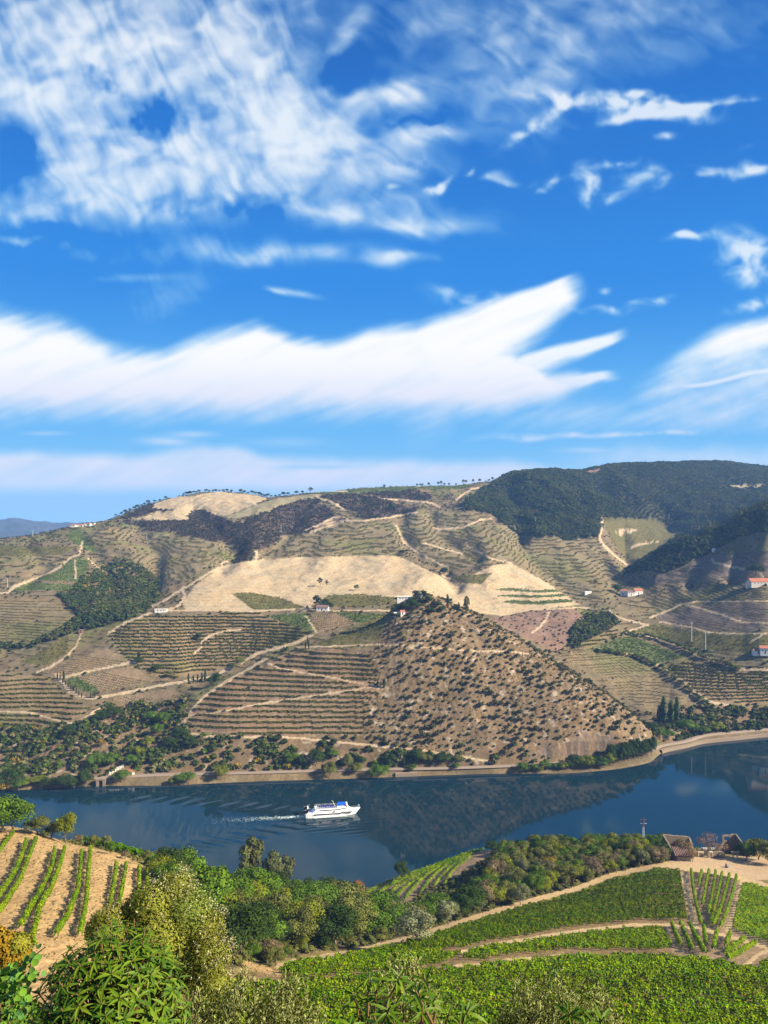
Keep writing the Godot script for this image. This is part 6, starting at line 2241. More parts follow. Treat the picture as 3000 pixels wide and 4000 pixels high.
# ---------------------------------------------------------------- single trees of the far side
func far_trees() -> void:
	var list := [
		["pine", 691, 1268, 11.5, "taller of the two trees in the golden field", 0.8], ["pine", 706, 1270, 9.5, "shorter right tree of the pair in the golden field", 0.55], ["olive", 770, 1275, 6.5, "lone small tree in the golden field", 1.2],
		["pine", 684, 1316, 15.0, "tall dark pine left of the white farmhouse", 0.75], ["pine", 690, 1317, 13.0, "second pine behind the white farmhouse", 0.75], ["dark", 703, 1316, 11.0, "broad tree right behind the white farmhouse", 0.9], ["dark", 712, 1318, 8.0, "low tree at the right end of the white farmhouse", 1.0],
		["gum", 1008, 1324, 15.0, "tall gum tree right of the chapel hill", 0.95], ["cypress", 967, 1313, 13.0, "tall cypress right of the chapel", 1.0], ["cypress", 981, 1319, 7.0, "short cypress between the tall one and the gum", 1.0], ["cypress", 991, 1320, 8.5, "cypress left of the tall gum tree", 1.2],
		["pine", 903, 1300, 10.5, "dark pine left of the chapel", 0.8], ["dark", 890, 1308, 6.5, "dark bush left under the chapel", 1.6], ["pine", 918, 1298, 9.5, "dark pine right behind the chapel", 0.9], ["cypress", 914, 1294, 9.5, "cypress close behind the chapel", 1.0], ["dark", 926, 1302, 6.0, "dark bush right of the chapel", 1.5], ["dark", 875, 1316, 6.0, "dark bush above the red roofed shed", 1.6], ["dark", 942, 1312, 5.5, "broad dark bush right under the chapel", 2.0], ["dark", 900, 1315, 6.0, "dark bush below the chapel", 1.7], ["dark", 858, 1318, 6.0, "dark bush at the left shoulder of the chapel hill", 1.6], ["dark", 930, 1325, 5.0, "low dark bush on the slope below the chapel", 2.0], ["dark", 955, 1322, 5.5, "dark bush left of the small cypress", 1.5],
		["cypress", 298, 1430, 9.5, "left cypress of the pair on the vine track", 1.2], ["cypress", 301, 1430, 10.5, "right cypress of the pair on the vine track", 1.0], ["cypress", 138, 1468, 8.0, "cypress at the corner of the dotted plots", 1.2], ["cypress", 407, 1475, 9.0, "first cypress of the five above the ravine", 1.1], ["cypress", 418, 1475, 7.5, "second cypress of the five above the ravine", 1.1], ["cypress", 427, 1475, 8.0, "third cypress of the five above the ravine", 1.0], ["cypress", 436, 1474, 9.0, "fourth cypress of the five above the ravine", 1.0], ["cypress", 443, 1473, 11.5, "tallest last cypress of the five above the ravine", 1.0],
		["cypress", 196, 1508, 5.5, "left cypress of the three below the dotted plots", 1.2], ["cypress", 201, 1508, 6.0, "middle cypress of the three below the dotted plots", 1.0], ["cypress", 205, 1508, 6.5, "right cypress of the three below the dotted plots", 1.0], ["cypress", 660, 1403, 8.0, "left cypress at the bend above the curved terraces", 1.0], ["cypress", 667, 1402, 8.5, "right cypress at the bend above the curved terraces", 1.0], ["cypress", 664, 1390, 7.0, "cypress higher up by the farm track", 0.9], ["cypress", 816, 1486, 8.0, "left cypress at the end of the terrace track", 1.0], ["cypress", 830, 1486, 8.0, "right cypress at the end of the terrace track", 1.4],
		["poplar", 1433, 1562, 25.0, "left tall poplar of the group in the inlet", 0.9], ["poplar", 1449, 1562, 21.0, "middle shorter poplar of the group in the inlet", 1.0], ["poplar", 1462, 1566, 26.0, "right tall poplar of the group in the inlet", 0.8], ["poplar", 1424, 1562, 17.0, "low poplar at the left of the inlet group", 1.2],
		["green", 1480, 1580, 11.0, "round green tree right of the poplars", 1.3], ["green", 1500, 1585, 9.0, "second round tree right of the poplars", 1.3], ["yellowish", 1548, 1583, 9.5, "bright green round tree by the right bank railway", 1.6], ["green", 1425, 1595, 9.0, "green tree in front of the poplars", 1.2], ["green", 1445, 1598, 8.0, "low green tree before the poplars by the track", 1.4], ["green", 1520, 1588, 8.0, "green tree left of the bright one by the railway", 1.3], ["dark", 1412, 1580, 8.0, "dark tree behind the headland", 1.3],
		["dark", 429, 1381, 6.0, "dark round tree in the middle of the vine terraces", 1.3], ["dark", 467, 1478, 9.5, "dark tree clump above the curved terraces, right", 1.2], ["dark", 456, 1482, 8.0, "dark tree clump above the curved terraces, left", 1.2], ["olive", 519, 1440, 8.5, "olive tree left of the farm track bend", 1.2], ["olive", 505, 1448, 6.0, "small olive left of the farm track bend", 1.3], ["dark", 338, 1450, 6.0, "dark bush at the terrace foot", 1.8], ["olive", 365, 1462, 5.0, "olive bush at the terrace foot", 1.6], ["dark", 300, 1432, 5.0, "bush beside the pair of cypresses", 2.0],
		["yellowish", 478, 1686, 11.5, "bright green tree on the bank between rail and water", 0.9], ["green", 408, 1693, 9.0, "green tree leaning over the water left", 1.0], ["green", 390, 1695, 9.0, "dark green waterside tree left of it", 1.1], ["yellowish", 373, 1696, 6.0, "small light waterside tree", 1.2], ["olive", 712, 1681, 12.0, "yellowish willow between rail and water", 0.9], ["yellowish", 770, 1674, 9.0, "bright yellow green bush by the rails", 0.9], ["olive", 751, 1668, 13.0, "tall thin willow above the rails", 0.7], ["green", 815, 1684, 11.0, "green willow at the water's edge", 1.2], ["green", 832, 1675, 8.0, "round green bush by the rails", 1.0], ["green", 891, 1667, 6.0, "green bush below the rails", 1.2], ["green", 985, 1664, 6.0, "single small bush by the rails", 1.0],
		["dark", 683, 1655, 13.0, "large dark green tree above the rails", 1.0], ["green", 630, 1650, 8.5, "broad round green tree above the rails", 1.6], ["dark", 652, 1655, 9.0, "dark tree left of the large one above the rails", 1.0], ["dark", 842, 1654, 9.0, "dark green tree above the rails, middle", 1.2], ["dark", 900, 1650, 10.5, "dark round tree above the rails, right of middle", 1.2], ["olive", 918, 1650, 8.0, "tan bush beside the dark round tree", 1.4], ["dark", 955, 1650, 8.0, "dark green tree with flat top above the rails", 1.5], ["dark", 780, 1655, 7.5, "dark bush above the rails", 1.2], ["green", 718, 1640, 8.0, "mid green tree on the lower slope", 1.2], ["olive", 990, 1650, 6.5, "olive bush near the right end of the slope track", 1.4],
		["dark", 20, 1705, 14.0, "dark waterside tree at the left edge", 1.3], ["gold", 8, 1712, 8.5, "yellow waterside bush at the left edge", 1.3], ["green", 40, 1708, 8.5, "green waterside bush near the left edge", 1.4], ["dark", 105, 1705, 9.0, "dark waterside bush before the scrub bank", 1.3], ["dark", 140, 1706, 10.5, "broad dark waterside tree", 1.7], ["dark", 185, 1700, 12.5, "dark pointed tree left of the culvert", 1.0], ["dark", 160, 1704, 9.0, "dark waterside bush right of the broad one", 1.4], ["green", 262, 1690, 9.0, "green bush below the small railway hut", 1.5], ["yellowish", 60, 1694, 4.5, "yellow green hedge bush on the bank, left", 3.0], ["yellowish", 84, 1690, 4.5, "yellow green hedge bush on the bank, right", 3.0],
		["green", 205, 1660, 11.5, "big green tree at the ravine mouth, left", 1.2], ["green", 235, 1655, 10.5, "big green tree at the ravine mouth, right", 1.2], ["green", 280, 1655, 9.0, "bright green ravine tree by the channel", 1.2], ["yellowish", 296, 1635, 8.5, "light green ravine tree", 1.3], ["yellowish", 318, 1615, 9.0, "light green tree higher up the ravine", 1.2], ["green", 340, 1590, 10.0, "tall green tree in the upper ravine", 1.2], ["green", 352, 1565, 10.0, "green tree at the top of the ravine", 1.3], ["green", 325, 1560, 9.0, "green tree left at the ravine top", 1.3], ["dark", 150, 1590, 9.0, "dark ravine tree on the left", 1.5], ["gold", 219, 1615, 6.5, "golden bush in the ravine", 1.1], ["dark", 390, 1600, 10.0, "dark tree right of the ravine", 1.4], ["dark", 370, 1615, 9.0, "dark tree below the track hairpin", 1.4], ["dark", 410, 1615, 9.0, "dark bush below the track hairpin", 1.4], ["dark", 220, 1555, 8.0, "dark bush clump on the ravine's left bank", 2.0], ["dark", 250, 1548, 8.0, "dark bush clump at the ravine head", 1.8],
		["dark", 790, 1086, 8.0, "dark bush among the upper terraces", 1.3], ["dark", 868, 1199, 8.0, "dark tree beside the gully road", 1.3], ["dark", 878, 1195, 6.0, "smaller tree beside the gully road", 1.2], ["dark", 959, 1243, 11.0, "tree at the bend of the gully road", 1.2], ["olive", 195, 1178, 10.0, "dark tree beside the bright green strip", 1.2], ["dark", 1632, 1244, 13.0, "dark round tree above the red roofed winery", 1.6], ["dark", 1334, 1282, 12.0, "dark tree left of the hamlet", 1.3], ["dark", 845, 1104, 12.0, "tree on the far red slope", 1.3],
	]
	for e in list:
		plant(e[0], {"cypress": "cypress", "poplar": "poplar", "pine": "pine_tree", "gum": "gum_tree", "dark": "evergreen_tree"}.get(e[0], "leafy_tree"), e[4], "tree", at_far(e[1], e[2]), e[3], "", -1, e[5])
	# the headland thicket and riverside trees, evenly sized
	for k in 26:
		var u := 1322.0 + (k % 13) * 7.2 + rng.randf_range(-2, 2)
		var v := 1654.0 - (u - 1322.0) * 0.24 - (0 if k < 13 else 9)
		plant("dark", "alder_tree", "dark waterside tree of the headland thicket, %s from left %s" % [nth(k % 13), "in front" if k < 13 else "behind"], "tree", at_far(u, v), rng.randf_range(8.5, 14.5), "headland thicket", -1, 0.62)
	for k in 16:
		var u := 1128.0 + k * 12.6
		plant(["green", "dark", "green", "yellowish"][k % 4], "waterside_tree", "waterside tree below the cliff, %s from the left" % nth(k), "tree", at_far(u, 1668.0 - k * 0.8 + rng.randf_range(-2, 3)), rng.randf_range(7.0, 11.0) if u > 1240 else rng.randf_range(5.0, 8.5), "waterside trees below the cliff", -1, 1.15)
	# little cypresses that line the left farm road
	for k in 10:
		plant("cypress", "cypress", "small cypress lining the left farm road, %s from its upper end" % nth(k), "tree", at_far(124.0 + k * 5.8, 1466.0 + k * 4.6), rng.randf_range(4.2, 5.5), "cypresses along the left farm road", -1, 1.3)
	# trees along the skyline
	var sky_list := [397, 404, 410, 418, 424, 430, 445, 452, 460, 466, 474, 482, 490, 500, 520, 528, 536, 545, 552, 560, 566, 572, 578, 586, 595, 604, 612, 622, 640, 653, 671, 830, 901, 908, 913, 926, 947, 953, 960, 970, 985, 1001, 1007, 1022, 1036, 1050, 1056, 1064, 250, 262, 270, 281, 290, 297, 306, 312, 320, 334, 345, 358]
	sky_list.sort()
	for k in sky_list.size():
		var u: float = sky_list[k]
		var big := u in [1001.0, 1007.0, 1022.0, 947.0, 953.0, 671.0]
		var p := far.hit(u, 900.0)
		plant("pine" if big else "dark", "small_tree", "small tree on the skyline ridge, %s from the left" % nth(k), "tree", p, rng.randf_range(9.0, 12.0) if big else rng.randf_range(4.0, 8.0), "trees along the skyline ridge", -1, 1.2 if u < 700 else 0.9)
	# hedges along the two tracks on the right, bush by bush
	var n := 0
	for line in ["1283,1406 1330,1411 1373,1419 1426,1442 1455,1462 1483,1488 1510,1512 1540,1530", "1345,1366 1420,1380 1480,1402 1510,1418 1550,1432 1600,1448"]:
		var q := pts2(line)
		var k := 0
		for i in q.size() - 1:
			var m := int(q[i].distance_to(q[i + 1]) / 5.5)
			for j in m:
				var s := q[i].lerp(q[i + 1], (j + rng.randf()) / m)
				plant(["dark", "olive", "green"][rng.randi_range(0, 2)], "bush", "hedge bush along the %s right hillside track, %s from its left end" % ["lower" if n == 0 else "upper", nth(k)], "bush", at_far(s.x, s.y + rng.randf_range(0.0, 4.0)), rng.randf_range(3.0, 5.5), "hedge bushes along the right hillside tracks", -1, 1.3)
				k += 1
		n += 1
	tick("far trees")

# ---------------------------------------------------------------- plants right before the viewer
func blade(long: float, wide: float, fold: float, droop: float, tint: Color, steps: int) -> ArrayMesh:
	# a pointed leaf along +z from the origin, folded along its midrib
	var st := begin()
	var p := []
	for k in steps + 1:
		var t := float(k) / steps
		var w := wide * 0.5 * pow(sin(PI * clampf(pow(t, 0.8) * 0.97 + 0.015, 0, 1)), 0.85) * (1.0 + (0.10 if k % 2 else -0.08))
		var y := -droop * long * t * t
		p.append([Vector3(-w, y + w * fold, t * long), Vector3(0, y, t * long), Vector3(w, y + w * fold, t * long)])
	for k in steps:
		for s in 2:
			var a: Vector3 = p[k][s]
			var b: Vector3 = p[k][s + 1]
			var c: Vector3 = p[k + 1][s + 1]
			var d: Vector3 = p[k + 1][s]
			var tone := 1.0 if s == 0 else 0.93
			st.set_color(tint * tone)
			var nn := (d - a).cross(b - a).normalized()
			if nn == Vector3.ZERO: nn = Vector3.UP
			for v in [a, b, c, a, c, d]:
				st.set_color(tint * tone)
				st.set_normal(nn if nn.y > 0 else -nn)
				st.add_vertex(v)
	return st.commit()

func disc(rad: float, tint: Color) -> ArrayMesh:
	var st := begin()
	for k in 10:
		var a := TAU * k / 10
		var b := TAU * (k + 1) / 10
		for e in [Vector3.ZERO, Vector3(cos(a) * rad, 0.22 * rad, sin(a) * rad * 0.9), Vector3(cos(b) * rad, 0.22 * rad, sin(b) * rad * 0.9)]:
			st.set_color(tint)
			st.set_normal(Vector3(e.x * -0.25 / rad, 1, e.z * -0.25 / rad).normalized())
			st.add_vertex(e)
	return st.commit()

func burr_mesh(rad: float) -> ArrayMesh:
	var r := RandomNumberGenerator.new()
	r.seed = 6
	var L := Leafy.new()
	for k in 130:
		var d := ball(r)
		var s := d.cross(ball(r)).normalized()
		L.quad(d * rad * 0.75, d * rad * 0.5, s * rad * 0.10, d, Color(0.30, 0.30, 0.035) * r.randf_range(0.8, 1.2))
	return L.commit()

func chestnut(called: String, label: String, tips: Array, root: Vector3, leaf_long: float, single: int, sd: int, burrs: int) -> void:
	# tips: [place, direction]; leaves stand in whorls round each tip
	var r := RandomNumberGenerator.new()
	r.seed = sd
	var t := thing(called, label, "tree", root)
	var inv := -root
	var st := begin()
	var fork: Vector3 = tips[0][0]
	for e in tips: fork = fork.lerp(e[0], 1.0 / tips.size())
	fork += Vector3(0, -0.9, -0.1)
	tube(st, Vector3(0, -0.5, 0), fork + inv, 0.09, 0.05, 8)
	obj("trunk", st.commit(), M.bark, t)
	st = begin()
	for e in tips:
		var a: Vector3 = e[0] - e[1] * 0.28
		tube(st, a.lerp(fork, 0.75) + inv, a + inv, 0.02, 0.010, 5)
		tube(st, a + inv, e[0] + inv + e[1] * 0.04, 0.010, 0.005, 5)
	obj("branches", st.commit(), M.twig, t)
	var kinds := []
	for k in 8:
		kinds.append(blade(leaf_long * r.randf_range(0.85, 1.15), leaf_long * r.randf_range(0.18, 0.235), r.randf_range(0.25, 0.55), r.randf_range(0.08, 0.42), Color(0.036, 0.090, 0.005).lerp(Color(0.12, 0.18, 0.010), pow(r.randf(), 1.3)), 8))
	var all := []
	for e in tips:
		var dir: Vector3 = e[1]
		var side := dir.cross(Vector3(0.3, 0.2, 1)).normalized()
		var up := side.cross(dir)
		var n := r.randi_range(7, 11)
		var a0 := r.randf_range(0, TAU)
		for k in n:
			var a := a0 + k * 2.39996
			var lift := r.randf_range(-0.15, 0.85) * (0.35 + 0.65 * k / n)
			var out := (side * cos(a) + up * sin(a)) * cos(lift) + dir * sin(lift)
			var z := out.normalized()
			var x := z.cross(-dir if absf(z.dot(dir)) < 0.95 else Vector3.UP).normalized()
			var y := z.cross(x)
			if y.dot(dir) < 0: 
				x = -x
				y = -y
			var s := r.randf_range(0.7, 1.15)
			all.append([Transform3D(Basis(x, y, z).scaled_local(Vector3.ONE * s), e[0] - dir * 0.10 * leaf_long * 6.0 * (1.0 - float(k) / n) * 0.6 + inv), r.randi_range(0, 7), (e[0] as Vector3).z])
	all.sort_custom(func(p, q): return p[2] > q[2])
	var joined := begin()
	var more := 0
	for k in all.size():
		if k < single:
			var o := obj("leaf", kinds[all[k][1]], M.leaf_glossy, t)
			o.transform = all[k][0]
		else:
			joined.append_from(kinds[all[k][1]], 0, all[k][0])
			more += 1
	if more:
		var o := obj("foliage", joined.commit(), M.leaf_glossy, t)
		o.set_meta("kind", "stuff")
	var bm := burr_mesh(0.028)
	for k in burrs:
		var e: Array = tips[(k * 7 + 3) % tips.size()]
		obj("burr", bm, M.leaf, t, e[0] - e[1] * 0.07 + inv + Vector3(r.randf_range(-0.04, 0.04), -0.02, 0.05))

func shoots(sd: int, n: int, lo: Vector3, hi: Vector3, top: Callable, long: float, leaf: float, slim: float, per: int, c1: Color, c2: Color, lean: float) -> ArrayMesh:
	# upright leafy shoots in a box; top(x) gives how high they reach
	var r := RandomNumberGenerator.new()
	r.seed = sd
	var L := Leafy.new()
	for k in n:
		var x := r.randf_range(lo.x, hi.x)
		var z := r.randf_range(lo.z, hi.z)
		var h: float = (top as Callable).call(x) * r.randf_range(0.55, 1.0)
		var tip := Vector3(x, lerpf(lo.y, hi.y, h), z)
		var dir := Vector3(r.randf_range(-lean, lean) + 0.18, 1, r.randf_range(-lean, lean)).normalized()
		var l := long * r.randf_range(0.6, 1.2)
		var shade := r.randf_range(0.8, 1.2)
		for q in per:
			var p := tip - dir * l * (1.0 - float(q) / per)
			var o := ball(r)
			o = (o - dir * o.dot(dir)).normalized()
			var a := (dir * r.randf_range(0.5, 1.2) + o * 0.8).normalized()
			var s := a.cross(ball(r)).normalized()
			var nn := a.cross(s)
			if nn.y < 0: nn = -nn
			var w := leaf * r.randf_range(0.7, 1.2)
			L.quad(p + a * w, a * w, s * w * slim, (nn + Vector3(0, 0.3, 0.3)).normalized(), c1.lerp(c2, r.randf()) * shade)
	return L.commit()

func dome_tips(r: RandomNumberGenerator, n: int, c: Vector3, rad: Vector3) -> Array:
	var o := []
	var gap := 0.10
	var tries := 0
	while o.size() < n and tries < n * 60:
		tries += 1
		var d := ball(r)
		if d.y < -0.15 or d.z < -0.55: continue
		var p := c + d * rad * r.randf_range(0.86, 1.05)
		var ok := true
		for e in o:
			if (e[0] as Vector3).distance_to(p) < gap:
				ok = false
				break
		if ok: o.append([p, (d * Vector3(1, 0.8, 1) + Vector3(0, 0.55, 0.1) + ball(r) * 0.25).normalized()])
	return o

func foreground() -> void:
	var r := RandomNumberGenerator.new()
	r.seed = 17
	M.twig = mat(Color(0.13, 0.075, 0.035), 0.8)
	M.leaf_glossy = leaf_mat(0.35, 0.5)
	M.leaf_glossy.metallic_specular = 0.28
	# chestnut tree, lower left
	var tips := dome_tips(r, 210, sight(240, 2262, 7.2), Vector3(0.70, 1.02, 0.75))
	for e in dome_tips(r, 90, sight(240, 2262, 7.2), Vector3(0.52, 0.80, 0.55)): tips.append(e)
	chestnut("chestnut_tree", "sweet chestnut tree with yellow green burrs at the lower left", tips, ground_at(sight(250, 2300, 7.6)), 0.122, 300, 21, 26)
	# chestnut sprigs, lower middle
	tips = []
	for e in [[797, 2112], [766, 2146], [812, 2150], [863, 2112], [918, 2116], [902, 2148], [872, 2142], [780, 2180], [840, 2182], [912, 2182], [970, 2190], [1010, 2184], [936, 2164], [852, 2210], [995, 2212], [812, 2205], [760, 2215], [1230, 2190], [1262, 2180], [1300, 2205]]:
		var p := sight(e[0], e[1], r.randf_range(5.4, 6.2))
		tips.append([p, Vector3(r.randf_range(-0.4, 0.4), 0.9, r.randf_range(-0.1, 0.5)).normalized()])
	chestnut("chestnut_sapling", "chestnut sapling with long dark leaves at the bottom middle", tips, ground_at(sight(880, 2300, 6.2)), 0.135, 260, 22, 2)
	# the blooming shrub behind the chestnut
	var D := 17.0
	var lobes := []
	var base := ground_at(sight(360, 2150, D))
	for e in [[335, 1945, 44], [372, 1930, 40], [400, 1975, 55], [300, 1985, 50], [250, 1985, 46], [220, 2020, 40], [350, 2010, 70], [440, 2010, 45], [455, 2060, 48], [420, 2075, 66], [300, 2060, 70], [470, 2110, 34], [380, 2120, 60]]:
		lobes.append([sight(e[0], e[1], D) - base + Vector3(0, 0, r.randf_range(-0.3, 0.5)), e[2] / F * D, 1.0])
	var t := thing("blooming_shrub", "olive yellow shrub with creamy blossom tips behind the chestnut", "shrub", base)
	var st := begin()
	for k in lobes.size(): tube(st, Vector3(0, -0.4, 0), lobes[k][0], 0.05, 0.015, 5)
	obj("stems", st.commit(), M.bark, t)
	obj("foliage", crown(61, lobes, 52000, 0.021, Color(0.165, 0.180, 0.030), 0.2, 1.9, -0.5, Color(0.12, 0.155, 0.03), 0.4), M.leaf, t)
	var L := Leafy.new()
	for k in 420:
		var l: Array = lobes[[0, 0, 1, 1, 2, 4, 7, 7, 8, 8, 8, 9, 11][r.randi_range(0, 12)]]
		var d := ball(r)
		if d.y < 0.0: d.y = -d.y
		if d.x < 0 and r.randf() < 0.6: d.x = -d.x
		var p: Vector3 = l[0] + d * l[1] * r.randf_range(0.95, 1.12)
		var dir := (d + Vector3(0.2, 0.8, 0)).normalized()
		for q in 16:
			var s := ball(r)
			L.quad(p + dir * r.randf_range(0, 0.17) + s * 0.022, s.cross(dir).normalized() * 0.016, s.cross(ball(r)).normalized() * 0.013, (s + Vector3(0, 0.5, 0.2)).normalized(), Color(0.47, 0.45, 0.24) * r.randf_range(0.8, 1.15))
	obj("blossom", L.commit(), M.leaf, t)
	# golden bush at the left edge
	base = ground_at(sight(20, 2150, 22.0))
	lobes = []
	for e in [[12, 2045, 34], [40, 2040, 26], [-20, 2040, 40], [30, 2075, 36], [-10, 2090, 40], [52, 2062, 16]]: lobes.append([sight(e[0], e[1], 22.0) - base, e[2] / F * 22.0, 0.9])
	t = thing("golden_bush", "golden yellow autumn bush at the left edge", "bush", base)
	st = begin()
	for k in lobes.size(): tube(st, Vector3(0, -0.4, 0), lobes[k][0], 0.04, 0.015, 5)
	obj("stems", st.commit(), M.bark, t)
	obj("foliage", crown(62, lobes, 9000, 0.042, Color(0.23, 0.15, 0.016), 0.22, 1.3, 0.0, Color(0.15, 0.15, 0.02), 0.45), M.leaf, t)
	# climbing plant with round leaves at the left edge
	base = ground_at(sight(20, 2300, 5.2))
	t = thing("round_leaved_climber", "climber with round blue green leaves at the lower left edge", "plant", base)
	st = begin()
	var discs := []
	for k in 4: discs.append(disc(0.018 + 0.0022 * k, Color(0.06, 0.16, 0.055).lerp(Color(0.10, 0.20, 0.02), k / 3.0)))
	for line in [[[-20, 2110], [20, 2090], [60, 2075], [98, 2046]], [[0, 2160], [40, 2125], [62, 2100], [75, 2060]], [[10, 2190], [45, 2155], [70, 2120], [85, 2100]], [[-10, 2130], [15, 2120], [40, 2090], [50, 2075]], [[20, 2205], [50, 2180], [60, 2150], [62, 2135]]]:
		for i in 3:
			var a := sight(line[i][0], line[i][1], 5.2 - 0.06 * i)
			var b := sight(line[i + 1][0], line[i + 1][1], 5.2 - 0.06 * (i + 1))
			tube(st, a - base, b - base, 0.004, 0.003, 4)
			for q in 5:
				var p := a.lerp(b, (q + 0.5) / 5.0) + Vector3(r.randf_range(-0.03, 0.03), r.randf_range(-0.02, 0.02), r.randf_range(-0.03, 0.05))
				var o := obj("leaf", discs[r.randi_range(0, 3)], M.leaf, t, p - base)
				o.rotation = Vector3(r.randf_range(0.5, 1.35), r.randf_range(-0.7, 0.7), r.randf_range(-0.5, 0.5))
	tube(st, Vector3(0, -0.3, 0), sight(0, 2160, 5.2) - base, 0.012, 0.006, 5)
	tube(st, Vector3(0, -0.3, 0), sight(20, 2205, 5.2) - base, 0.010, 0.006, 5)
	obj("stems", st.commit(), M.twig, t)
	# low green brush under the climber
	base = ground_at(sight(30, 2300, 9.0))
	t = thing("green_bush", "fresh green bush under the climber at the lower left corner", "bush", base)
	lobes = []
	for e in [[0, 2180, 50], [50, 2200, 40], [-40, 2190, 50], [20, 2120, 30], [100, 2215, 40]]: lobes.append([sight(e[0], e[1], 9.0) - base, e[2] / F * 9.0, 0.9])
	st = begin()
	for k in lobes.size(): tube(st, Vector3(0, -0.4, 0), lobes[k][0], 0.03, 0.01, 5)
	obj("stems", st.commit(), M.bark, t)
	obj("foliage", crown(63, lobes, 2600, 0.03, Color(0.075, 0.14, 0.02), 0.2, 1.2), M.leaf, t)
	# young olive trees along the bottom
	var pale1 := Color(0.19, 0.22, 0.05)
	var pale2 := Color(0.34, 0.36, 0.15)
	for e in [
		["olive_tree", "silvery olive crown at the bottom left of the middle", 400.0, 700.0, 2115.0, 2225.0, 10.5, 620, 0.0],
		["olive_tree", "tall silvery olive shoots behind the chestnut sapling", 805.0, 955.0, 2080.0, 2225.0, 9.0, 300, 1.0],
		["olive_tree", "silvery olive crown at the bottom right of the middle", 1085.0, 1345.0, 2118.0, 2225.0, 10.5, 560, 2.0],
	]:
		var d: float = e[6]
		var c := (e[2] + e[3]) * 0.5 as float
		base = ground_at(sight(c, 2300, d))
		t = thing(e[0], e[1], "tree", base)
		var lo := sight(e[2], e[5] + 40, d) - base + Vector3(0, 0, -0.45)
		var hi := sight(e[3], e[4], d) - base + Vector3(0, 0, 0.45)
		var which: float = e[8]
		var top := func(x: float) -> float:
			var q := (x - lo.x) / (hi.x - lo.x)
			return 0.62 + 0.38 * sin(PI * clampf(q, 0.04, 0.96)) + 0.12 * sin(q * 19.0 + which * 2.0) - 0.05
		st = begin()
		tube(st, Vector3(0, -0.5, 0), Vector3(0, lo.y + 0.2, 0), 0.09, 0.06, 7)
		for k in 6: tube(st, Vector3(0, lo.y + 0.1, 0), Vector3(lerpf(lo.x, hi.x, (k + 0.5) / 6.0), lerpf(lo.y, hi.y, 0.35), r.randf_range(-0.3, 0.3)), 0.04, 0.012, 5)
		obj("trunk", st.commit(), M.bark, t)
		obj("foliage", shoots(70 + int(which), e[7], lo, hi, top, 0.42, 0.030, 0.20, 26, pale1, pale2, 0.35), M.leaf, t)
	tick("foreground")

func prototypes() -> void:
	var r := RandomNumberGenerator.new()
	r.seed = 5
	var white := Color(1, 1, 1)
	# small plants seen from far off take their colour from each copy
	M.tuft = crown(11, [[Vector3(-0.3, 0.5, 0), 0.42], [Vector3(0.3, 0.55, 0.05), 0.42], [Vector3(0, 0.45, 0), 0.4]], 42, 0.2, white, 0.1)
	M.bush_far = crown(12, [[Vector3(0, 0.65, 0), 0.7], [Vector3(0.45, 0.5, 0.2), 0.5], [Vector3(-0.4, 0.55, -0.25), 0.5], [Vector3(0.05, 0.95, -0.2), 0.45]], 90, 0.24, white, 0.15)
	M.olive = []
	M.leaf_olive = []
	for k in 6:
		M.olive.append(crown(20 + k, round_lobes(r, 1.9, 1.75, 6, 0.25), 170, 0.19, white, 0.2))
		var c := Color(0.066, 0.076, 0.026) * r.randf_range(0.8, 1.25)
		if k == 5: c = Color(0.115, 0.105, 0.045)
		var m := leaf_mat(0.25)
		m.albedo_color = c.linear_to_srgb()
		M.leaf_olive.append(m)

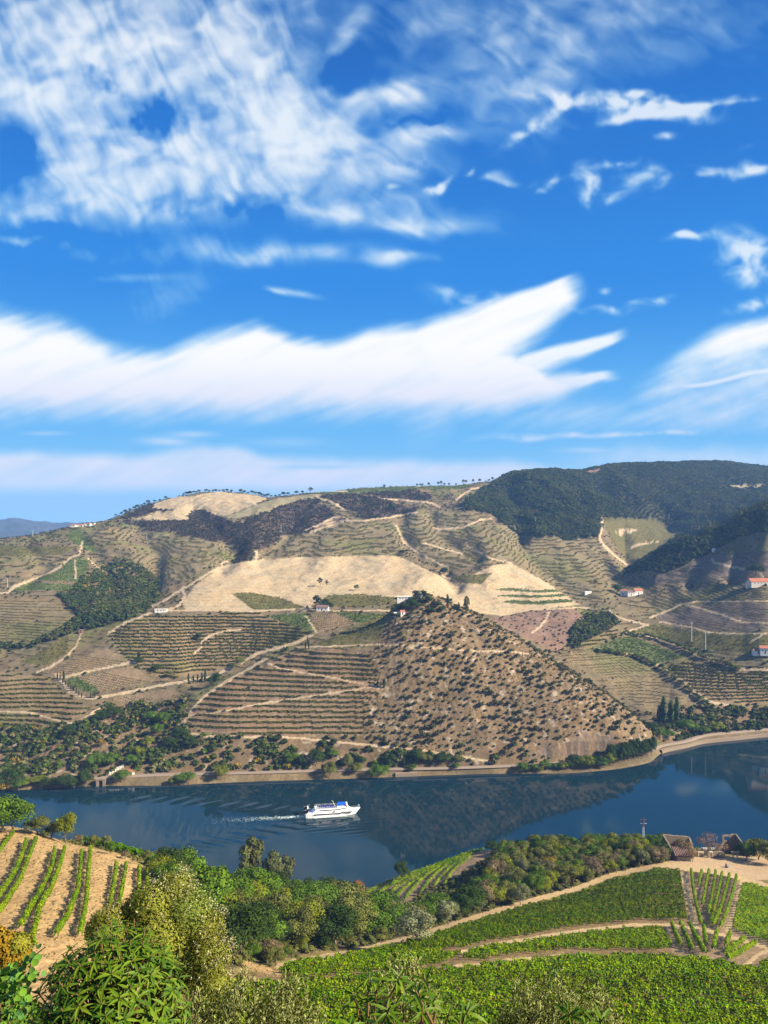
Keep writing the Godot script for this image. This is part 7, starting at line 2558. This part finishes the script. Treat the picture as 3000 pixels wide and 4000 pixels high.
func _ready() -> void:
	ts0 = Time.get_ticks_msec()
	rng.seed = 4242
	for a in [[n_big, 1, 1.0 / 95.0, 4], [n_mid, 2, 1.0 / 24.0, 4], [n_fine, 3, 1.0 / 6.0, 3], [n_rock, 4, 1.0 / 9.0, 4], [n_sky, 5, 1.0 / 120.0, 5], [n_sky2, 6, 1.0 / 60.0, 5], [n_warp, 7, 1.0 / 170.0, 2], [n_hair, 8, 1.0 / 60.0, 3]]:
		a[0].seed = a[1]
		a[0].frequency = a[2]
		a[0].fractal_octaves = a[3]
		a[0].noise_type = FastNoiseLite.TYPE_SIMPLEX_SMOOTH
	n_sky.fractal_gain = 0.5
	n_sky2.fractal_gain = 0.5
	band_top = track(nums("-600 640  0 652  70 668  140 680  200 705  250 735  300 746  345 744  400 728  450 714  510 700  555 688  590 702  640 724  700 728  760 716  820 700  880 694  930 699  980 708  1040 730  1139 760  1189 798  1260 804  1345 808  2260 808"), 2, 1)
	bank_low = track(nums("-600 905  0 903  400 906  700 903  900 898  1000 895  1180 878  1250 850  1345 812  2260 812"), 2, 1)
	wedge_top = track(nums("-600 1000  1300 840  1379 803  1479 738  1554 698  1659 673  1900 600  2260 560"), 2, 1)
	low_top = track(nums("-600 965  0 965  60 963  150 968  300 973  420 954  500 953  600 977  700 980  800 982  900 984  1000 986  1100 985  1250 1005  2260 1020"), 2, 1)
	# camera, sky, sun, exposure
	var cam := Camera3D.new()
	cam.name = "camera"
	add_child(cam)
	cam.position = Vector3(0, EYE, 0)
	cam.fov = 2.0 * rad_to_deg(atan(1106.0 / F))
	cam.near = 0.1
	cam.far = 20000.0
	cam.current = true
	var we := WorldEnvironment.new()
	we.name = "air"
	add_child(we)
	var env := Environment.new()
	we.environment = env
	env.background_mode = Environment.BG_SKY
	env.tonemap_mode = Environment.TONE_MAPPER_LINEAR
	env.tonemap_exposure = EXPO
	env.sdfgi_enabled = true
	env.ssao_enabled = true
	env.ssil_enabled = true
	env.fog_enabled = true
	env.fog_density = 0.00009
	env.fog_light_color = Color(0.52, 0.72, 1.0)
	var sky := Sky.new()
	var pan := PanoramaSkyMaterial.new()
	pan.panorama = make_sky()
	pan.energy_multiplier = 1.0
	sky.sky_material = pan
	env.sky = sky
	env.background_energy_multiplier = SKY_MULT
	tick("sky")
	var sun := DirectionalLight3D.new()
	sun.name = "sun"
	add_child(sun)
	sun.light_energy = 1.6
	sun.light_color = Color(1.0, 0.94, 0.84)
	sun.light_angular_distance = 0.5
	sun.shadow_enabled = true
	sun.look_at_from_position(Vector3(0.80, 0.55, 0.25), Vector3.ZERO)
	# materials
	M.ground_far = ground_mat(38.0, 31, 0.72, 1.12, 0.0)
	M.ground_near = ground_mat(9.0, 41, 0.68, 1.15, 2.0)
	M.leaf = leaf_mat(0.3)
	M.bark = mat(Color(0.14, 0.105, 0.075), 0.95)
	prototypes()
	build_far()
	grow_far()
	build_water()
	make_trees()
	build_near()
	grow_vineyards()
	grow_near()
	buildings()
	M.tile_rust = mat(Color(0.19, 0.108, 0.082), 0.9)
	M.stone_pale = mat(Color(0.42, 0.34, 0.25), 0.9)
	M.leaf_plain = mat(Color(1, 1, 1), 0.8, true)
	ruins()
	boat()
	far_trees()
	foreground()
